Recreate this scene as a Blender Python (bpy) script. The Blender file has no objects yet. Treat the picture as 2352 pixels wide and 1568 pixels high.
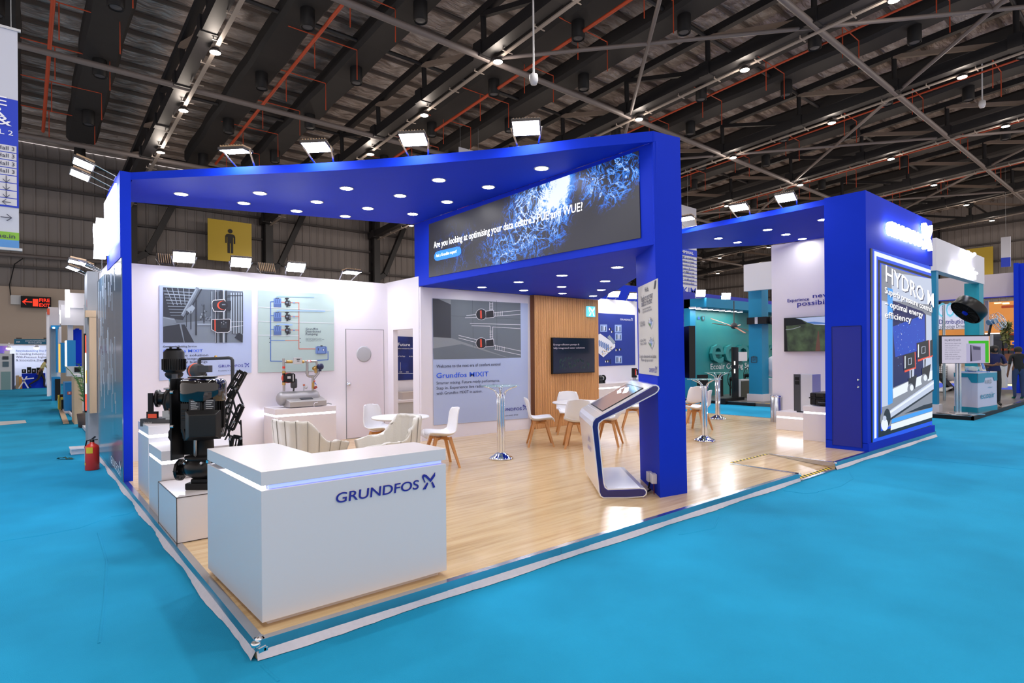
import bpy, bmesh, math, random
from mathutils import Vector, Matrix
random.seed(7)
PI = math.pi
D = bpy.data
SC = bpy.context.scene
COL = SC.collection

# ------------------------------------------------------------------ camera (level wide-angle lens) and the survey of the place
F = 1337.; YAW = math.radians(49.87); ROL = math.radians(-0.439); CX = 1176.; CY = 813.35
fw = (math.cos(YAW), math.sin(YAW), 0.); r0 = (math.sin(YAW), -math.cos(YAW), 0.)
_c, _s = math.cos(ROL), math.sin(ROL)
rt = (_c*r0[0], _c*r0[1], _s); up = (-_s*r0[0], -_s*r0[1], _c)
PZ = 0.1; CZ = 1.7
def ray(x, y):
    a = (x-CX)/F; b = -(y-CY)/F
    return tuple(fw[i]+a*rt[i]+b*up[i] for i in range(3))
_d = ray(588.5, 1473.6); _t = (PZ-CZ)/_d[2]
CAM = (-_t*_d[0], -_t*_d[1], CZ)
def G(x, y, z=PZ):                       # a point of the horizontal plane at height z
    d = ray(x, y); t = (z-CZ)/d[2]; return (CAM[0]+t*d[0], CAM[1]+t*d[1], z)
def WX(x, y, X):                         # a point of the wall plane at X
    d = ray(x, y); t = (X-CAM[0])/d[0]; return tuple(CAM[i]+t*d[i] for i in range(3))
def WY(x, y, Y):                         # a point of the wall plane at Y
    d = ray(x, y); t = (Y-CAM[1])/d[1]; return tuple(CAM[i]+t*d[i] for i in range(3))
def WL(x, y, A, B):                      # a point of the vertical plane through A and B
    nx, ny = -(B[1]-A[1]), B[0]-A[0]; d = ray(x, y)
    t = ((A[0]-CAM[0])*nx+(A[1]-CAM[1])*ny)/(d[0]*nx+d[1]*ny); return tuple(CAM[i]+t*d[i] for i in range(3))

cam = D.cameras.new('camera'); co = D.objects.new('camera', cam); COL.objects.link(co)
cam.sensor_width = 36; cam.lens = F/2352*36; cam.shift_y = (CY-784)/2352; cam.clip_end = 500; cam.clip_start = .05
co.matrix_world = Matrix(((rt[0], up[0], -fw[0], CAM[0]), (rt[1], up[1], -fw[1], CAM[1]), (rt[2], up[2], -fw[2], CAM[2]), (0, 0, 0, 1)))
SC.camera = co
w = D.worlds.new('hall_ambient'); SC.world = w; w.use_nodes = True
bg = w.node_tree.nodes['Background']; bg.inputs[0].default_value = (1., .90, .87, 1); bg.inputs[1].default_value = .95
vs = SC.view_settings; SC.display_settings.display_device = 'sRGB'
vs.view_transform = 'Standard'; vs.look = 'None'; vs.gamma = 1; vs.use_curve_mapping = False; vs.exposure = 0.0
SC.cycles.use_denoising = True; SC.cycles.max_bounces = 7; SC.cycles.diffuse_bounces = 4; SC.cycles.glossy_bounces = 3; SC.cycles.transmission_bounces = 4
SC.cycles.sample_clamp_indirect = 3.0; SC.cycles.caustics_reflective = False; SC.cycles.caustics_refractive = False
HB_W = 790.     # high-bay lamps of the hall
FLOOD_E, DOWN_E = 85., 85.

# ------------------------------------------------------------------ materials
def lin(c):
    return tuple(((v/255)/12.92 if v <= 10 else ((v/255+.055)/1.055)**2.4) for v in c)
MATS = {}
def mat(name, rgb, rough=.5, metal=0., emit=0., spec=.5, noise=0., nscale=8., bump=0., bscale=40., stretch=None, trans=0., alpha=1., coat=0., ecol=None, rgb2=None):
    if name in MATS: return MATS[name]
    m = D.materials.new(name); m.use_nodes = True; nt = m.node_tree; p = nt.nodes['Principled BSDF']
    c = (*lin(rgb), 1)
    p.inputs['Base Color'].default_value = c; p.inputs['Roughness'].default_value = rough; p.inputs['Metallic'].default_value = metal
    p.inputs['Specular IOR Level'].default_value = spec
    if coat: p.inputs['Coat Weight'].default_value = coat; p.inputs['Coat Roughness'].default_value = .08
    if trans: p.inputs['Transmission Weight'].default_value = trans
    if alpha < 1: p.inputs['Alpha'].default_value = alpha
    if emit:
        p.inputs['Emission Color'].default_value = (*lin(ecol or rgb), 1); p.inputs['Emission Strength'].default_value = emit
    if noise or bump:
        tc = nt.nodes.new('ShaderNodeTexCoord'); mp = nt.nodes.new('ShaderNodeMapping'); nt.links.new(tc.outputs['Object'], mp.inputs[0])
        if stretch: mp.inputs['Scale'].default_value = stretch
    if noise:
        n = nt.nodes.new('ShaderNodeTexNoise'); n.inputs['Scale'].default_value = nscale; n.inputs['Detail'].default_value = 5
        nt.links.new(mp.outputs[0], n.inputs[0])
        r = nt.nodes.new('ShaderNodeValToRGB'); nt.links.new(n.outputs[0], r.inputs[0])
        c2 = lin(rgb2) if rgb2 else tuple(max(0, v*(1-noise)) for v in c[:3])
        r.color_ramp.elements[0].position = .3; r.color_ramp.elements[1].position = .7
        r.color_ramp.elements[0].color = (*c2, 1); r.color_ramp.elements[1].color = c
        nt.links.new(r.outputs[0], p.inputs['Base Color'])
    if bump:
        n2 = nt.nodes.new('ShaderNodeTexNoise'); n2.inputs['Scale'].default_value = bscale; n2.inputs['Detail'].default_value = 3
        nt.links.new(mp.outputs[0], n2.inputs[0])
        b = nt.nodes.new('ShaderNodeBump'); b.inputs['Strength'].default_value = bump; b.inputs['Distance'].default_value = .01
        nt.links.new(n2.outputs[0], b.inputs['Height']); nt.links.new(b.outputs[0], p.inputs['Normal'])
    MATS[name] = m; return m

def planks(name, c1, c2, c3, scale, rough):   # laminate: long streaks along X with shifting tone
    m = D.materials.new(name); m.use_nodes = True; nt = m.node_tree; p = nt.nodes['Principled BSDF']; L = nt.links.new
    tc = nt.nodes.new('ShaderNodeTexCoord'); mp = nt.nodes.new('ShaderNodeMapping'); L(tc.outputs['Object'], mp.inputs[0]); mp.inputs['Scale'].default_value = scale
    n = nt.nodes.new('ShaderNodeTexNoise'); n.inputs['Scale'].default_value = 1; n.inputs['Detail'].default_value = 6; n.inputs['Roughness'].default_value = .6; n.inputs['Distortion'].default_value = .35; L(mp.outputs[0], n.inputs[0])
    r = nt.nodes.new('ShaderNodeValToRGB'); L(n.outputs[0], r.inputs[0])
    e = r.color_ramp.elements; e[0].position = .25; e[0].color = (*lin(c2), 1); e[1].position = .72; e[1].color = (*lin(c3), 1)
    k = e.new(.48); k.color = (*lin(c1), 1)
    br = nt.nodes.new('ShaderNodeTexBrick'); L(tc.outputs['Object'], br.inputs['Vector']); br.inputs['Scale'].default_value = 1
    br.inputs['Brick Width'].default_value = 1.25; br.inputs['Row Height'].default_value = .19; br.inputs['Mortar Size'].default_value = .0015
    br.inputs['Color1'].default_value = (1, 1, 1, 1); br.inputs['Color2'].default_value = (.93, .93, .92, 1); br.inputs['Mortar'].default_value = (.72, .7, .66, 1)
    mx = nt.nodes.new('ShaderNodeMix'); mx.data_type = 'RGBA'; mx.blend_type = 'MULTIPLY'; mx.inputs[0].default_value = .8
    L(r.outputs[0], mx.inputs[6]); L(br.outputs[0], mx.inputs[7]); L(mx.outputs[2], p.inputs['Base Color'])
    p.inputs['Roughness'].default_value = rough; p.inputs['Specular IOR Level'].default_value = .5
    MATS[name] = m; return m

M_carpet = mat('carpet_blue', (34, 158, 205), .95, noise=.22, nscale=.9, bump=.35, bscale=160., spec=.15)
M_wood = planks('laminate_oak', (212, 182, 138), (188, 154, 108), (224, 198, 158), (.9, 13, 1), .2)
M_blue = mat('blue_paint', (12, 50, 198), .6, noise=.05, nscale=2., spec=.12)
M_bluedoor = mat('blue_door_paint', (8, 30, 150), .4)
M_white = mat('white_paint', (236, 232, 240), .6, noise=.03, nscale=1.5)
M_lam = mat('white_laminate', (228, 222, 224), .28, coat=.2)
M_alu = mat('aluminium', (205, 208, 212), .22, metal=1., noise=.12, nscale=6)
M_chrome = mat('chrome', (235, 238, 242), .06, metal=1.)
M_steel = mat('brushed_steel', (190, 192, 195), .3, metal=1.)
M_tape = mat('white_skirting_tape', (214, 210, 220), .55, noise=.08, nscale=30)
M_black = mat('black_gloss', (9, 9, 11), .32, spec=.4)
M_blackm = mat('black_matt', (15, 15, 18), .55, spec=.3)
M_dgrey = mat('dark_grey', (58, 60, 66), .5)
M_grey = mat('mid_grey', (140, 142, 146), .5)
M_lgrey = mat('light_grey', (196, 197, 200), .5)
M_glass = mat('clear_glass', (235, 248, 246), .03, trans=1.)
M_led = mat('white_led', (255, 255, 255), .5, emit=20., ecol=(228, 236, 255))
M_ledb = mat('blue_led', (150, 170, 255), .5, emit=1.1, ecol=(150, 165, 255))
M_flood = mat('flood_face', (255, 255, 255), .5, emit=FLOOD_E, ecol=(244, 246, 255))
M_down = mat('downlight_face', (255, 255, 255), .5, emit=DOWN_E, ecol=(255, 252, 250))
M_housing = mat('lamp_housing', (70, 66, 66), .45, metal=.6)
M_lampback = mat('lamp_back_fins', (176, 146, 112), .6)
M_leather = mat('ivory_leather', (214, 210, 202), .42, bump=.25, bscale=60.)
M_shell = mat('white_shell', (238, 238, 240), .32)
M_pad = mat('white_seat_pad', (228, 229, 235), .5)
M_beech = mat('beech_wood', (206, 146, 88), .45, noise=.25, nscale=5, stretch=(6, 6, 1))
M_navy = mat('kiosk_navy', (22, 20, 130), .18, coat=.5)
M_kwhite = mat('kiosk_white', (240, 240, 244), .16, coat=.6)
M_ink = mat('print_ink', (52, 56, 80), .6)
M_pblue = mat('print_blue', (38, 96, 236), .6)
M_nblue = mat('print_navy_blue', (28, 34, 150), .5)
M_wtext = mat('print_white', (240, 242, 250), .6)
M_orange = mat('orange_pipe', (176, 66, 32), .55)
M_red = mat('red_enamel', (214, 46, 30), .35, coat=.3)
M_brass = mat('brass', (196, 160, 96), .3, metal=.9)
M_gpipe = mat('galvanised_pipe', (176, 172, 170), .35, metal=.7)
M_teal = mat('teal_paint', (0, 146, 168), .5)
M_teald = mat('teal_blue_paint', (0, 128, 170), .5)
M_truss = mat('black_truss_steel', (25, 24, 27), .5)
M_trussl = mat('taupe_truss_steel', (132, 116, 104), .6)
M_tie = mat('grey_tie_steel', (104, 96, 94), .55)
M_duct = mat('charcoal_duct_wrap', (27, 24, 25), .75, noise=.25, nscale=1.2)
M_tray = mat('galvanised_tray', (150, 140, 132), .45, metal=.3)
M_skin = mat('brown_skin', (120, 82, 62), .6)
M_hair = mat('black_hair', (16, 14, 14), .7)
M_shoe = mat('black_shoe', (18, 17, 18), .5)
M_yel = mat('yellow_tape', (232, 200, 40), .5)
M_leaf = mat('palm_leaf', (92, 132, 66), .5, noise=.3, nscale=9)

# ------------------------------------------------------------------ mesh building
class B:
    def __init__(s): s.v = []; s.f = []; s.m = []; s.sm = []
    def add(s, vs, fs, mi=0, sm=False):
        o = len(s.v); s.v += [tuple(v) for v in vs]
        for f in fs: s.f.append([i+o for i in f]); s.m.append(mi); s.sm.append(sm)
        return s
    def box(s, a, b, mi=0):
        x0, y0, z0 = (min(a[i], b[i]) for i in range(3)); x1, y1, z1 = (max(a[i], b[i]) for i in range(3))
        return s.add([(x0,y0,z0),(x1,y0,z0),(x1,y1,z0),(x0,y1,z0),(x0,y0,z1),(x1,y0,z1),(x1,y1,z1),(x0,y1,z1)],
                     [(3,2,1,0),(4,5,6,7),(0,1,5,4),(1,2,6,5),(2,3,7,6),(3,0,4,7)], mi)
    def obox(s, c, u, v, w, mi=0):         # centre and three half-axis vectors
        c, u, v, w = map(Vector, (c, u, v, w)); P = [c+a*u+b*v+d*w for d in (-1, 1) for (a, b) in ((-1,-1),(1,-1),(1,1),(-1,1))]
        fs = [(3,2,1,0),(4,5,6,7),(0,1,5,4),(1,2,6,5),(2,3,7,6),(3,0,4,7)]
        if u.cross(v).dot(w) < 0: fs = [f[::-1] for f in fs]
        return s.add(P, fs, mi)
    def bar(s, p, q, wx, wz=None, mi=0, upv=(0, 0, 1)):   # rectangular bar from p to q
        p, q = Vector(p), Vector(q); d = q-p; L = d.length
        if L < 1e-6: return s
        d.normalize(); h = Vector(upv)
        if abs(d.dot(h)) > .98: h = Vector((1, 0, 0))
        a = d.cross(h).normalized(); b = a.cross(d).normalized(); wz = wz or wx
        return s.obox((p+q)/2, d*L/2, a*wx/2, b*wz/2, mi)
    def cyl(s, p, q, r, r2=None, n=12, mi=0, cap=True, sm=True):
        p, q = Vector(p), Vector(q); r2 = r if r2 is None else r2; d = (q-p).normalized()
        h = Vector((0, 0, 1)) if abs(d.z) < .95 else Vector((1, 0, 0)); a = d.cross(h).normalized(); b = d.cross(a)
        vs = [c+(a*math.cos(t)+b*math.sin(t))*rr for c, rr in ((p, r), (q, r2)) for t in [2*PI*k/n for k in range(n)]]
        s.add(vs, [(k, (k+1) % n, n+(k+1) % n, n+k) for k in range(n)], mi, sm)
        if cap: s.add(vs[:n], [tuple(range(n))[::-1]], mi); s.add(vs[n:], [tuple(range(n))], mi)
        return s
    def lathe(s, prof, c=(0, 0, 0), ax=(0, 0, 1), n=24, mi=0, sm=True):   # prof = [(radius, height)]
        c, d = Vector(c), Vector(ax).normalized(); h = Vector((0, 0, 1)) if abs(d.z) < .95 else Vector((1, 0, 0))
        a = d.cross(h).normalized(); b = d.cross(a)
        vs = [c+d*z+(a*math.cos(2*PI*k/n)+b*math.sin(2*PI*k/n))*r for r, z in prof for k in range(n)]
        fs = [(j*n+k, j*n+(k+1) % n, (j+1)*n+(k+1) % n, (j+1)*n+k) for j in range(len(prof)-1) for k in range(n)]
        s.add(vs, fs, mi, sm); m = len(prof)
        if prof[0][0] > 1e-4: s.add(vs[:n], [tuple(range(n))[::-1]], mi)
        if prof[-1][0] > 1e-4: s.add(vs[(m-1)*n:], [tuple(range(n))], mi)
        return s
    def tube(s, pts, r, n=8, mi=0, sm=True):
        pts = [Vector(p) for p in pts]
        P = []; a = None
        for i, p in enumerate(pts):
            d = (pts[min(i+1, len(pts)-1)]-pts[max(i-1, 0)]).normalized()
            if a is None:
                h = Vector((0, 0, 1)) if abs(d.z) < .9 else Vector((1, 0, 0)); a = d.cross(h).normalized()
            else: a = (a-d*a.dot(d)).normalized()
            b = d.cross(a); P += [p+(a*math.cos(2*PI*k/n)+b*math.sin(2*PI*k/n))*r for k in range(n)]
        s.add(P, [(j*n+k, j*n+(k+1) % n, (j+1)*n+(k+1) % n, (j+1)*n+k) for j in range(len(pts)-1) for k in range(n)], mi, sm)
        s.add(P[:n], [tuple(range(n))[::-1]], mi); s.add(P[-n:], [tuple(range(n))], mi); return s
    def prism(s, poly, z0, z1, mi=0):      # poly of (x, y[, z offset])
        n = len(poly); lo = [(p[0], p[1], z0+(p[2] if len(p) > 2 else 0)) for p in poly]; hi = [(p[0], p[1], z1+(p[2] if len(p) > 2 else 0)) for p in poly]
        ar = sum(poly[i][0]*poly[(i+1) % n][1]-poly[(i+1) % n][0]*poly[i][1] for i in range(n))
        fs = [tuple(range(n))[::-1], tuple(range(n, 2*n))]+[(i, (i+1) % n, n+(i+1) % n, n+i) for i in range(n)]
        if ar < 0: fs = [f[::-1] for f in fs]
        return s.add(lo+hi, fs, mi)
    def extr(s, poly3, d, mi=0):           # extrude a 3-D polygon by vector d
        n = len(poly3); d = Vector(d); lo = [Vector(p) for p in poly3]; hi = [p+d for p in lo]
        nn = Vector((0, 0, 0))
        for i in range(n): nn += lo[i].cross(lo[(i+1) % n])
        fs = [tuple(range(n))[::-1], tuple(range(n, 2*n))]+[(i, (i+1) % n, n+(i+1) % n, n+i) for i in range(n)]
        if nn.dot(d) < 0: fs = [f[::-1] for f in fs]
        return s.add(lo+hi, fs, mi)
    def poly(s, pts, mi=0): return s.add(pts, [tuple(range(len(pts)))], mi)

WM = {}
def setp(o, label=None, cat=None, group=None, kind=None):
    if label: o['label'] = label
    if cat: o['category'] = cat
    if group: o['group'] = group
    if kind: o['kind'] = kind
def obj(name, b, mats, parent=None, label=None, cat=None, group=None, kind=None, bev=0., sub=0):
    me = D.meshes.new(name); me.from_pydata(b.v, [], b.f)
    mats = mats if isinstance(mats, (list, tuple)) else [mats]
    for m in mats: me.materials.append(m)
    me.polygons.foreach_set('material_index', b.m); me.polygons.foreach_set('use_smooth', b.sm); me.update()
    o = D.objects.new(name, me); COL.objects.link(o); link(o, parent); setp(o, label, cat, group, kind)
    if bev:
        md = o.modifiers.new('bevel', 'BEVEL'); md.width = bev; md.segments = 2; md.limit_method = 'ANGLE'; md.angle_limit = math.radians(50)
    return o
def link(o, parent):
    if parent is not None:
        o.parent = parent; o.matrix_parent_inverse = WM[parent.name].inverted()
    WM[o.name] = Matrix.Identity(4)
def thing(name, label, cat, loc=(0, 0, 0), rz=0., group=None, kind=None):
    o = D.objects.new(name, None); COL.objects.link(o); o.location = loc; o.rotation_euler = (0, 0, rz); o.empty_display_size = .1
    WM[o.name] = Matrix.Translation(Vector(loc)) @ Matrix.Rotation(rz, 4, 'Z'); setp(o, label, cat, group, kind); return o
def dup(root, loc, rz, label=None, group=None, scale=None, parent=None):
    r = root.copy(); COL.objects.link(r); r.location = loc; r.rotation_euler = (0, 0, rz)
    if scale: r.scale = (scale,)*3
    setp(r, label, None, group)
    for ch in list(root.children):
        c = ch.copy(); COL.objects.link(c); c.parent = r
        for g in ch.children:
            d = g.copy(); COL.objects.link(d); d.parent = c
    return r
def inter(a, b, t): return tuple(a[i]+(b[i]-a[i])*t for i in range(3))

def text(s, P0, P1, h, m, parent, depth=0., bold=0., name='lettering', shear=0., lift=.003, res=2, fit=True, align=None, upv=(0, 0, 1)):
    """lettering whose baseline runs from P0 to P1, cap height h"""
    cu = D.curves.new('t', 'FONT'); cu.body = s; cu.size = 1; cu.resolution_u = res; cu.offset = min(bold*.4, .006); cu.shear = shear
    if depth: cu.extrude = .5
    t = D.objects.new('t', cu); me = D.meshes.new_from_object(t); D.objects.remove(t); D.curves.remove(cu)
    P0, P1 = Vector(P0), Vector(P1); u = P1-P0; W = u.length; u.normalize(); upv = Vector(upv); n = u.cross(upv).normalized()
    xs = [v.co.x for v in me.vertices]
    if not xs: return None
    x0, x1 = min(xs), max(xs); k = h/.73; sx = (W/(x1-x0)) if fit else k
    for v in me.vertices:
        c = v.co; v.co = P0+u*((c.x-x0)*sx)+upv*(c.y*k)+n*(lift+(c.z+.5)*depth if depth else lift)
    me.materials.clear(); me.materials.append(m); me.name = name
    if depth:                                  # raised letters: every letter is a part of its own
        bm = bmesh.new(); bm.from_mesh(me); bmesh.ops.remove_doubles(bm, verts=bm.verts, dist=1e-5); seen = set()
        for f0 in bm.faces:
            if f0.index in seen: continue
            st = [f0]; isl = []; seen.add(f0.index)
            while st:
                f = st.pop(); isl.append(f)
                for e in f.edges:
                    for g in e.link_faces:
                        if g.index not in seen: seen.add(g.index); st.append(g)
            q = B(); ix = {}
            for f in isl:
                fi = []
                for v in f.verts:
                    if v.index not in ix: ix[v.index] = len(q.v); q.v.append(tuple(v.co))
                    fi.append(ix[v.index])
                q.f.append(fi); q.m.append(0); q.sm.append(False)
            obj('letter', q, m, parent)
        bm.free(); return None
    o = D.objects.new(name, me); COL.objects.link(o); link(o, parent); return o

class Flat:      # flat printed artwork lying on a plane; W maps survey pixels to the plane, n is the plane normal
    def __init__(s, W, n): s.W = W; s.n = Vector(n); s.b = B(); s.k = 0; s.mats = []
    def mi(s, m):
        if m not in s.mats: s.mats.append(m)
        return s.mats.index(m)
    def P(s, pts, m):
        s.k += 1; q = [Vector(s.W(*p))+s.n*(.0065+.0002*s.k) for p in pts]
        a = Vector((0, 0, 0))
        for i in range(len(q)): a += q[i].cross(q[(i+1) % len(q)])
        a = sum(((q[i]-q[0]).cross(q[(i+1) % len(q)]-q[0]) for i in range(len(q))), Vector((0, 0, 0)))
        if a.dot(s.n) < 0: q.reverse()
        s.b.poly(q, s.mi(m)); return s
    def R(s, x0, y0, x1, y1, m): return s.P([(x0, y0), (x1, y0), (x1, y1), (x0, y1)], m)
    def Ln(s, pts, wd, m):
        for (a, b) in zip(pts, pts[1:]):
            dx, dy = b[0]-a[0], b[1]-a[1]; L = math.hypot(dx, dy) or 1; nx, ny = -dy/L*wd/2, dx/L*wd/2
            ex, ey = dx/L*wd/2, dy/L*wd/2
            s.P([(a[0]+nx-ex, a[1]+ny-ey), (b[0]+nx+ex, b[1]+ny+ey), (b[0]-nx+ex, b[1]-ny+ey), (a[0]-nx-ex, a[1]-ny-ey)], m)
            s.k -= .9
        s.k += .9; return s
    def C(s, x, y, rx, ry, m, n=16): return s.P([(x+rx*math.cos(2*PI*i/n), y+ry*math.sin(2*PI*i/n)) for i in range(n)], m)
    def out(s, name, parent, **k): return obj(name, s.b, s.mats, parent, **k)

def logo_mark(P0, size, u, m, parent, depth=0., lift=.003, name='logo_mark'):
    """ribbon-shaped X mark: unit square mapped to size, lower left at P0"""
    u = Vector(u); n = u.cross(Vector((0, 0, 1))).normalized()
    shapes = [
        [(.10,.62),(.02,.74),(.0,.86),(.06,.96),(.18,.98),(.34,.90),(.52,.72),(.62,.60),(.98,1.0),(.98,.76),(.64,.40),(.46,.58),(.30,.74),(.18,.82),(.12,.80),(.13,.70),(.20,.56),(.24,.48),(.20,.40)],
        [(.38,.42),(.46,.34),(.26,.0),(.04,.0)],
        [(.70,.34),(.78,.42),(.92,.16),(.98,.02),(.82,.0),(.78,.16)]]
    b = B()
    for sh in shapes:
        q = [Vector(P0)+u*(x*size)+Vector((0, 0, y*size))+n*lift for x, y in sh]
        if depth: b.extr(q, n*depth)
        else: b.poly(q[::-1])
    # concave outlines face both ways safely
    return obj(name, b, m, parent)

# ================================================================== THE HALL
SL = .065
def zr(z0, y): return z0-SL*y            # the roof slopes down towards the back wall
b = B(); b.box((-7, -8, -.1), (79, 46, -.012)); obj('floor', b, mat('concrete_floor', (170, 156, 146), .7, noise=.15, nscale=.5), kind='structure')
b = B(); b.box((-7, -8, -.012), (34, 10.5, 0)); b.box((-7, 10.5, -.012), (3.2, 44.9, 0)); obj('floor', b, M_carpet, kind='structure')
fl_c = D.objects['floor.001']
for pts in ([(225, 1225), (245, 1290), (240, 1380), (228, 1480)], [(0, 1245), (90, 1232), (180, 1215), (250, 1190)], [(255, 1188), (290, 1183), (320, 1170)], [(1880, 1130), (1930, 1118), (1960, 1100), (1952, 1085)],
            [(1800, 1128), (1850, 1135), (1878, 1132)], [(1560, 1230), (1640, 1215), (1652, 1190)], [(600, 1530), (640, 1568)], [(1100, 1330), (1160, 1322), (1230, 1300)], [(60, 1040), (120, 1030), (150, 1012)], [(2000, 1040), (2120, 1055), (2352, 1080)]):
    b = B(); b.tube([G(x, y, -.008) for x, y in pts], .013, n=8); obj('carpet_fold', b, M_carpet, fl_c)
M_hallwall = mat('corrugated_grey_sheet', (126, 120, 118), .6, noise=.08, nscale=.4)
M_beige = mat('beige_wall_paint', (176, 160, 146), .8)
M_girt = mat('dark_girt', (70, 66, 66), .6)
def ribbed(p, q, z0, z1, inward, pitch=.62, mats=M_hallwall):
    b = B(); p, q = Vector(p), Vector(q); L = (q-p).length; u = (q-p)/L; n = Vector(inward); k = int(L/pitch)
    for i in range(k):
        a = i*pitch
        for (s0, s1, d0, d1) in ((0, .44, 0, 0), (.44, .49, 0, .06), (.49, .57, .06, .06), (.57, .62, .06, 0)):
            A = p+u*(a+s0)+n*d0; Bq = p+u*(a+s1)+n*d1
            b.add([(A.x, A.y, z0), (Bq.x, Bq.y, z0), (Bq.x, Bq.y, z1(Bq)), (A.x, A.y, z1(A))], [(0, 1, 2, 3)])
    return b
WBY = 45.
wb = obj('wall_back', ribbed((-25, WBY, 0), (79, WBY, 0), 6.2, lambda P: zr(18.4, WBY), (0, -1, 0)), M_hallwall, kind='structure')
b = B(); b.box((-25, WBY-.25, 0), (79, WBY, 6.2)); obj('masonry', b, M_beige, wb)
for z in (7.4, 9.0, 10.9, 12.6, 14.4):
    b = B(); b.box((-25, WBY-.3, z), (79, WBY-.06, z+.16)); obj('girt', b, M_girt, wb)
b = B(); b.cyl((-25, WBY-.5, 8.15), (79, WBY-.5, 8.15), .12, n=8); obj('wall_pipe', b, M_tie, wb)
for x in (-13.9, 4.9, 14.0, 23.3, 32.6, 41.9, 51.2, 60.5, 69.8):
    b = B()
    b.box((x-.28, WBY-1.1, 0), (x+.28, WBY-.75, zr(17, WBY-1))); b.box((x-.28, WBY-.35, 0), (x+.28, WBY-.05, zr(17, WBY)))
    for i in range(7): 
        z = 1+i*1.9; b.bar((x, WBY-.9, z), (x, WBY-.2, z+.95), .12); b.bar((x, WBY-.2, z+.95), (x, WBY-.9, z+1.9), .12)
    obj('column', b, M_truss, wb)
    b = B(); b.bar((x+.9, WBY-.7, 9.0), (x+3.4, WBY-.7, 14.6), .4); b.bar((x+.9, WBY-.7, 9.0), (x, WBY-.7, 8.4), .4)
    obj('wall_brace', b, M_truss, wb)
wr = obj('wall_right', ribbed((78, 45, 0), (78, -14, 0), 6.2, lambda P: zr(18.4, P.y), (-1, 0, 0)), M_hallwall, kind='structure')
b = B(); b.box((77.9, -14, 0), (78.2, 45, 6.2)); obj('masonry', b, M_beige, wr)
for z in (7.4, 9.2, 11.1, 13.0, 15.0):
    b = B(); b.box((77.7, -14, z), (77.95, 45, z+.16)); obj('girt', b, M_girt, wr)
for y in (-2.9, 6.4, 15.7, 25, 34.3):
    b = B(); b.box((77.1, y-.2, 0), (77.5, y+.2, zr(16.5, y))); b.box((77.7, y-.2, 0), (77.95, y+.2, zr(16.5, y)))
    for i in range(7):
        z = 1+i*2.; b.bar((77.3, y, z), (77.85, y, z+1), .12); b.bar((77.85, y, z+1), (77.3, y, z+2), .12)
    obj('column', b, M_truss, wr)

# ceiling: foil-faced insulation over purlins
M_foil = D.materials.new('foil_insulation'); M_foil.use_nodes = True; nt = M_foil.node_tree; p = nt.nodes['Principled BSDF']; L = nt.links.new
tc = nt.nodes.new('ShaderNodeTexCoord'); mp = nt.nodes.new('ShaderNodeMapping'); mp.inputs['Scale'].default_value = (.5, 1.6, 1); L(tc.outputs['Object'], mp.inputs[0])
n1 = nt.nodes.new('ShaderNodeTexNoise'); n1.inputs['Scale'].default_value = 1.1; n1.inputs['Detail'].default_value = 7; n1.inputs['Distortion'].default_value = 1.2; L(mp.outputs[0], n1.inputs[0])
r = nt.nodes.new('ShaderNodeValToRGB'); L(n1.outputs[0], r.inputs[0]); e = r.color_ramp.elements
e[0].position = .3; e[0].color = (*lin((140, 126, 118)), 1); e[1].position = .75; e[1].color = (*lin((226, 218, 214)), 1)
k = e.new(.5); k.color = (*lin((190, 176, 168)), 1)
L(r.outputs[0], p.inputs['Base Color']); p.inputs['Metallic'].default_value = .35; p.inputs['Roughness'].default_value = .42
n2 = nt.nodes.new('ShaderNodeTexNoise'); n2.inputs['Scale'].default_value = 3.2; n2.inputs['Detail'].default_value = 4; L(mp.outputs[0], n2.inputs[0])
bp = nt.nodes.new('ShaderNodeBump'); bp.inputs['Strength'].default_value = .9; bp.inputs['Distance'].default_value = .25; L(n2.outputs[0], bp.inputs['Height']); L(bp.outputs[0], p.inputs['Normal'])
b = B()
xs = [-25+1.2*i for i in range(87)]; ys = [-14+1.55*j for j in range(39)]
for j in range(38):
    for i in range(86):
        x0, x1, y0, y1 = xs[i], xs[i+1], ys[j], ys[j+1]; s = .05*((i*7+j*3) % 5)/5
        b.add([(x0, y0, zr(18.4, y0)), (x1, y0, zr(18.4, y0)), (x1, y1, zr(18.4, y1)), (x0, y1, zr(18.4, y1)), ((x0+x1)/2, (y0+y1)/2, zr(18.33, (y0+y1)/2)-s)],
              [(1, 0, 4), (2, 1, 4), (3, 2, 4), (0, 3, 4)])
ceil = obj('ceiling', b, M_foil, kind='structure')
b = B(); b.box((-25, -14, 18.6+SL*14), (79, -13.9, 18.7+SL*14)); 
M_purlin = mat('purlin_steel', (110, 98, 90), .6)
for j, y in enumerate(ys[:-1]):
    b = B(); b.bar((-25, y, zr(18.28, y)), (79, y, zr(18.28, y)), .1, .16); obj('purlin', b, M_purlin, ceil)
TX = [-4.65+9.3*k for k in range(9)]
NY = [-12.2+4.65*j for j in range(13)]
for k, x in enumerate(TX):
    for nm, zz, wd, ht, dx in (('bottom_chord', 15.2, .5, .5, -.28), ('top_chord', 16.9, .3, .32, -.25)):
        b = B(); b.bar((x+dx, -13, zr(zz, -13)), (x+dx, 44.6, zr(zz, 44.6)), wd, ht); obj(nm, b, M_truss, ceil)
    for j, y in enumerate(NY):
        b = B(); b.cyl((x-.2, y, zr(15.2, y)), (x-.25, y, zr(16.9, y)), .12, n=8); obj('truss_post', b, M_truss, ceil)
        b = B(); b.box((x-.6, y-.25, zr(14.93, y)), (x+.02, y+.25, zr(15.55, y))); obj('node_plate', b, M_truss, ceil)
        b = B(); b.bar((x-.3, y, zr(16.75, y)), (x-.1, y-4.3, zr(15.4, y-4.3)), .2, .2); obj('web_diagonal', b, M_trussl if j % 3 else M_truss, ceil)
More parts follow.
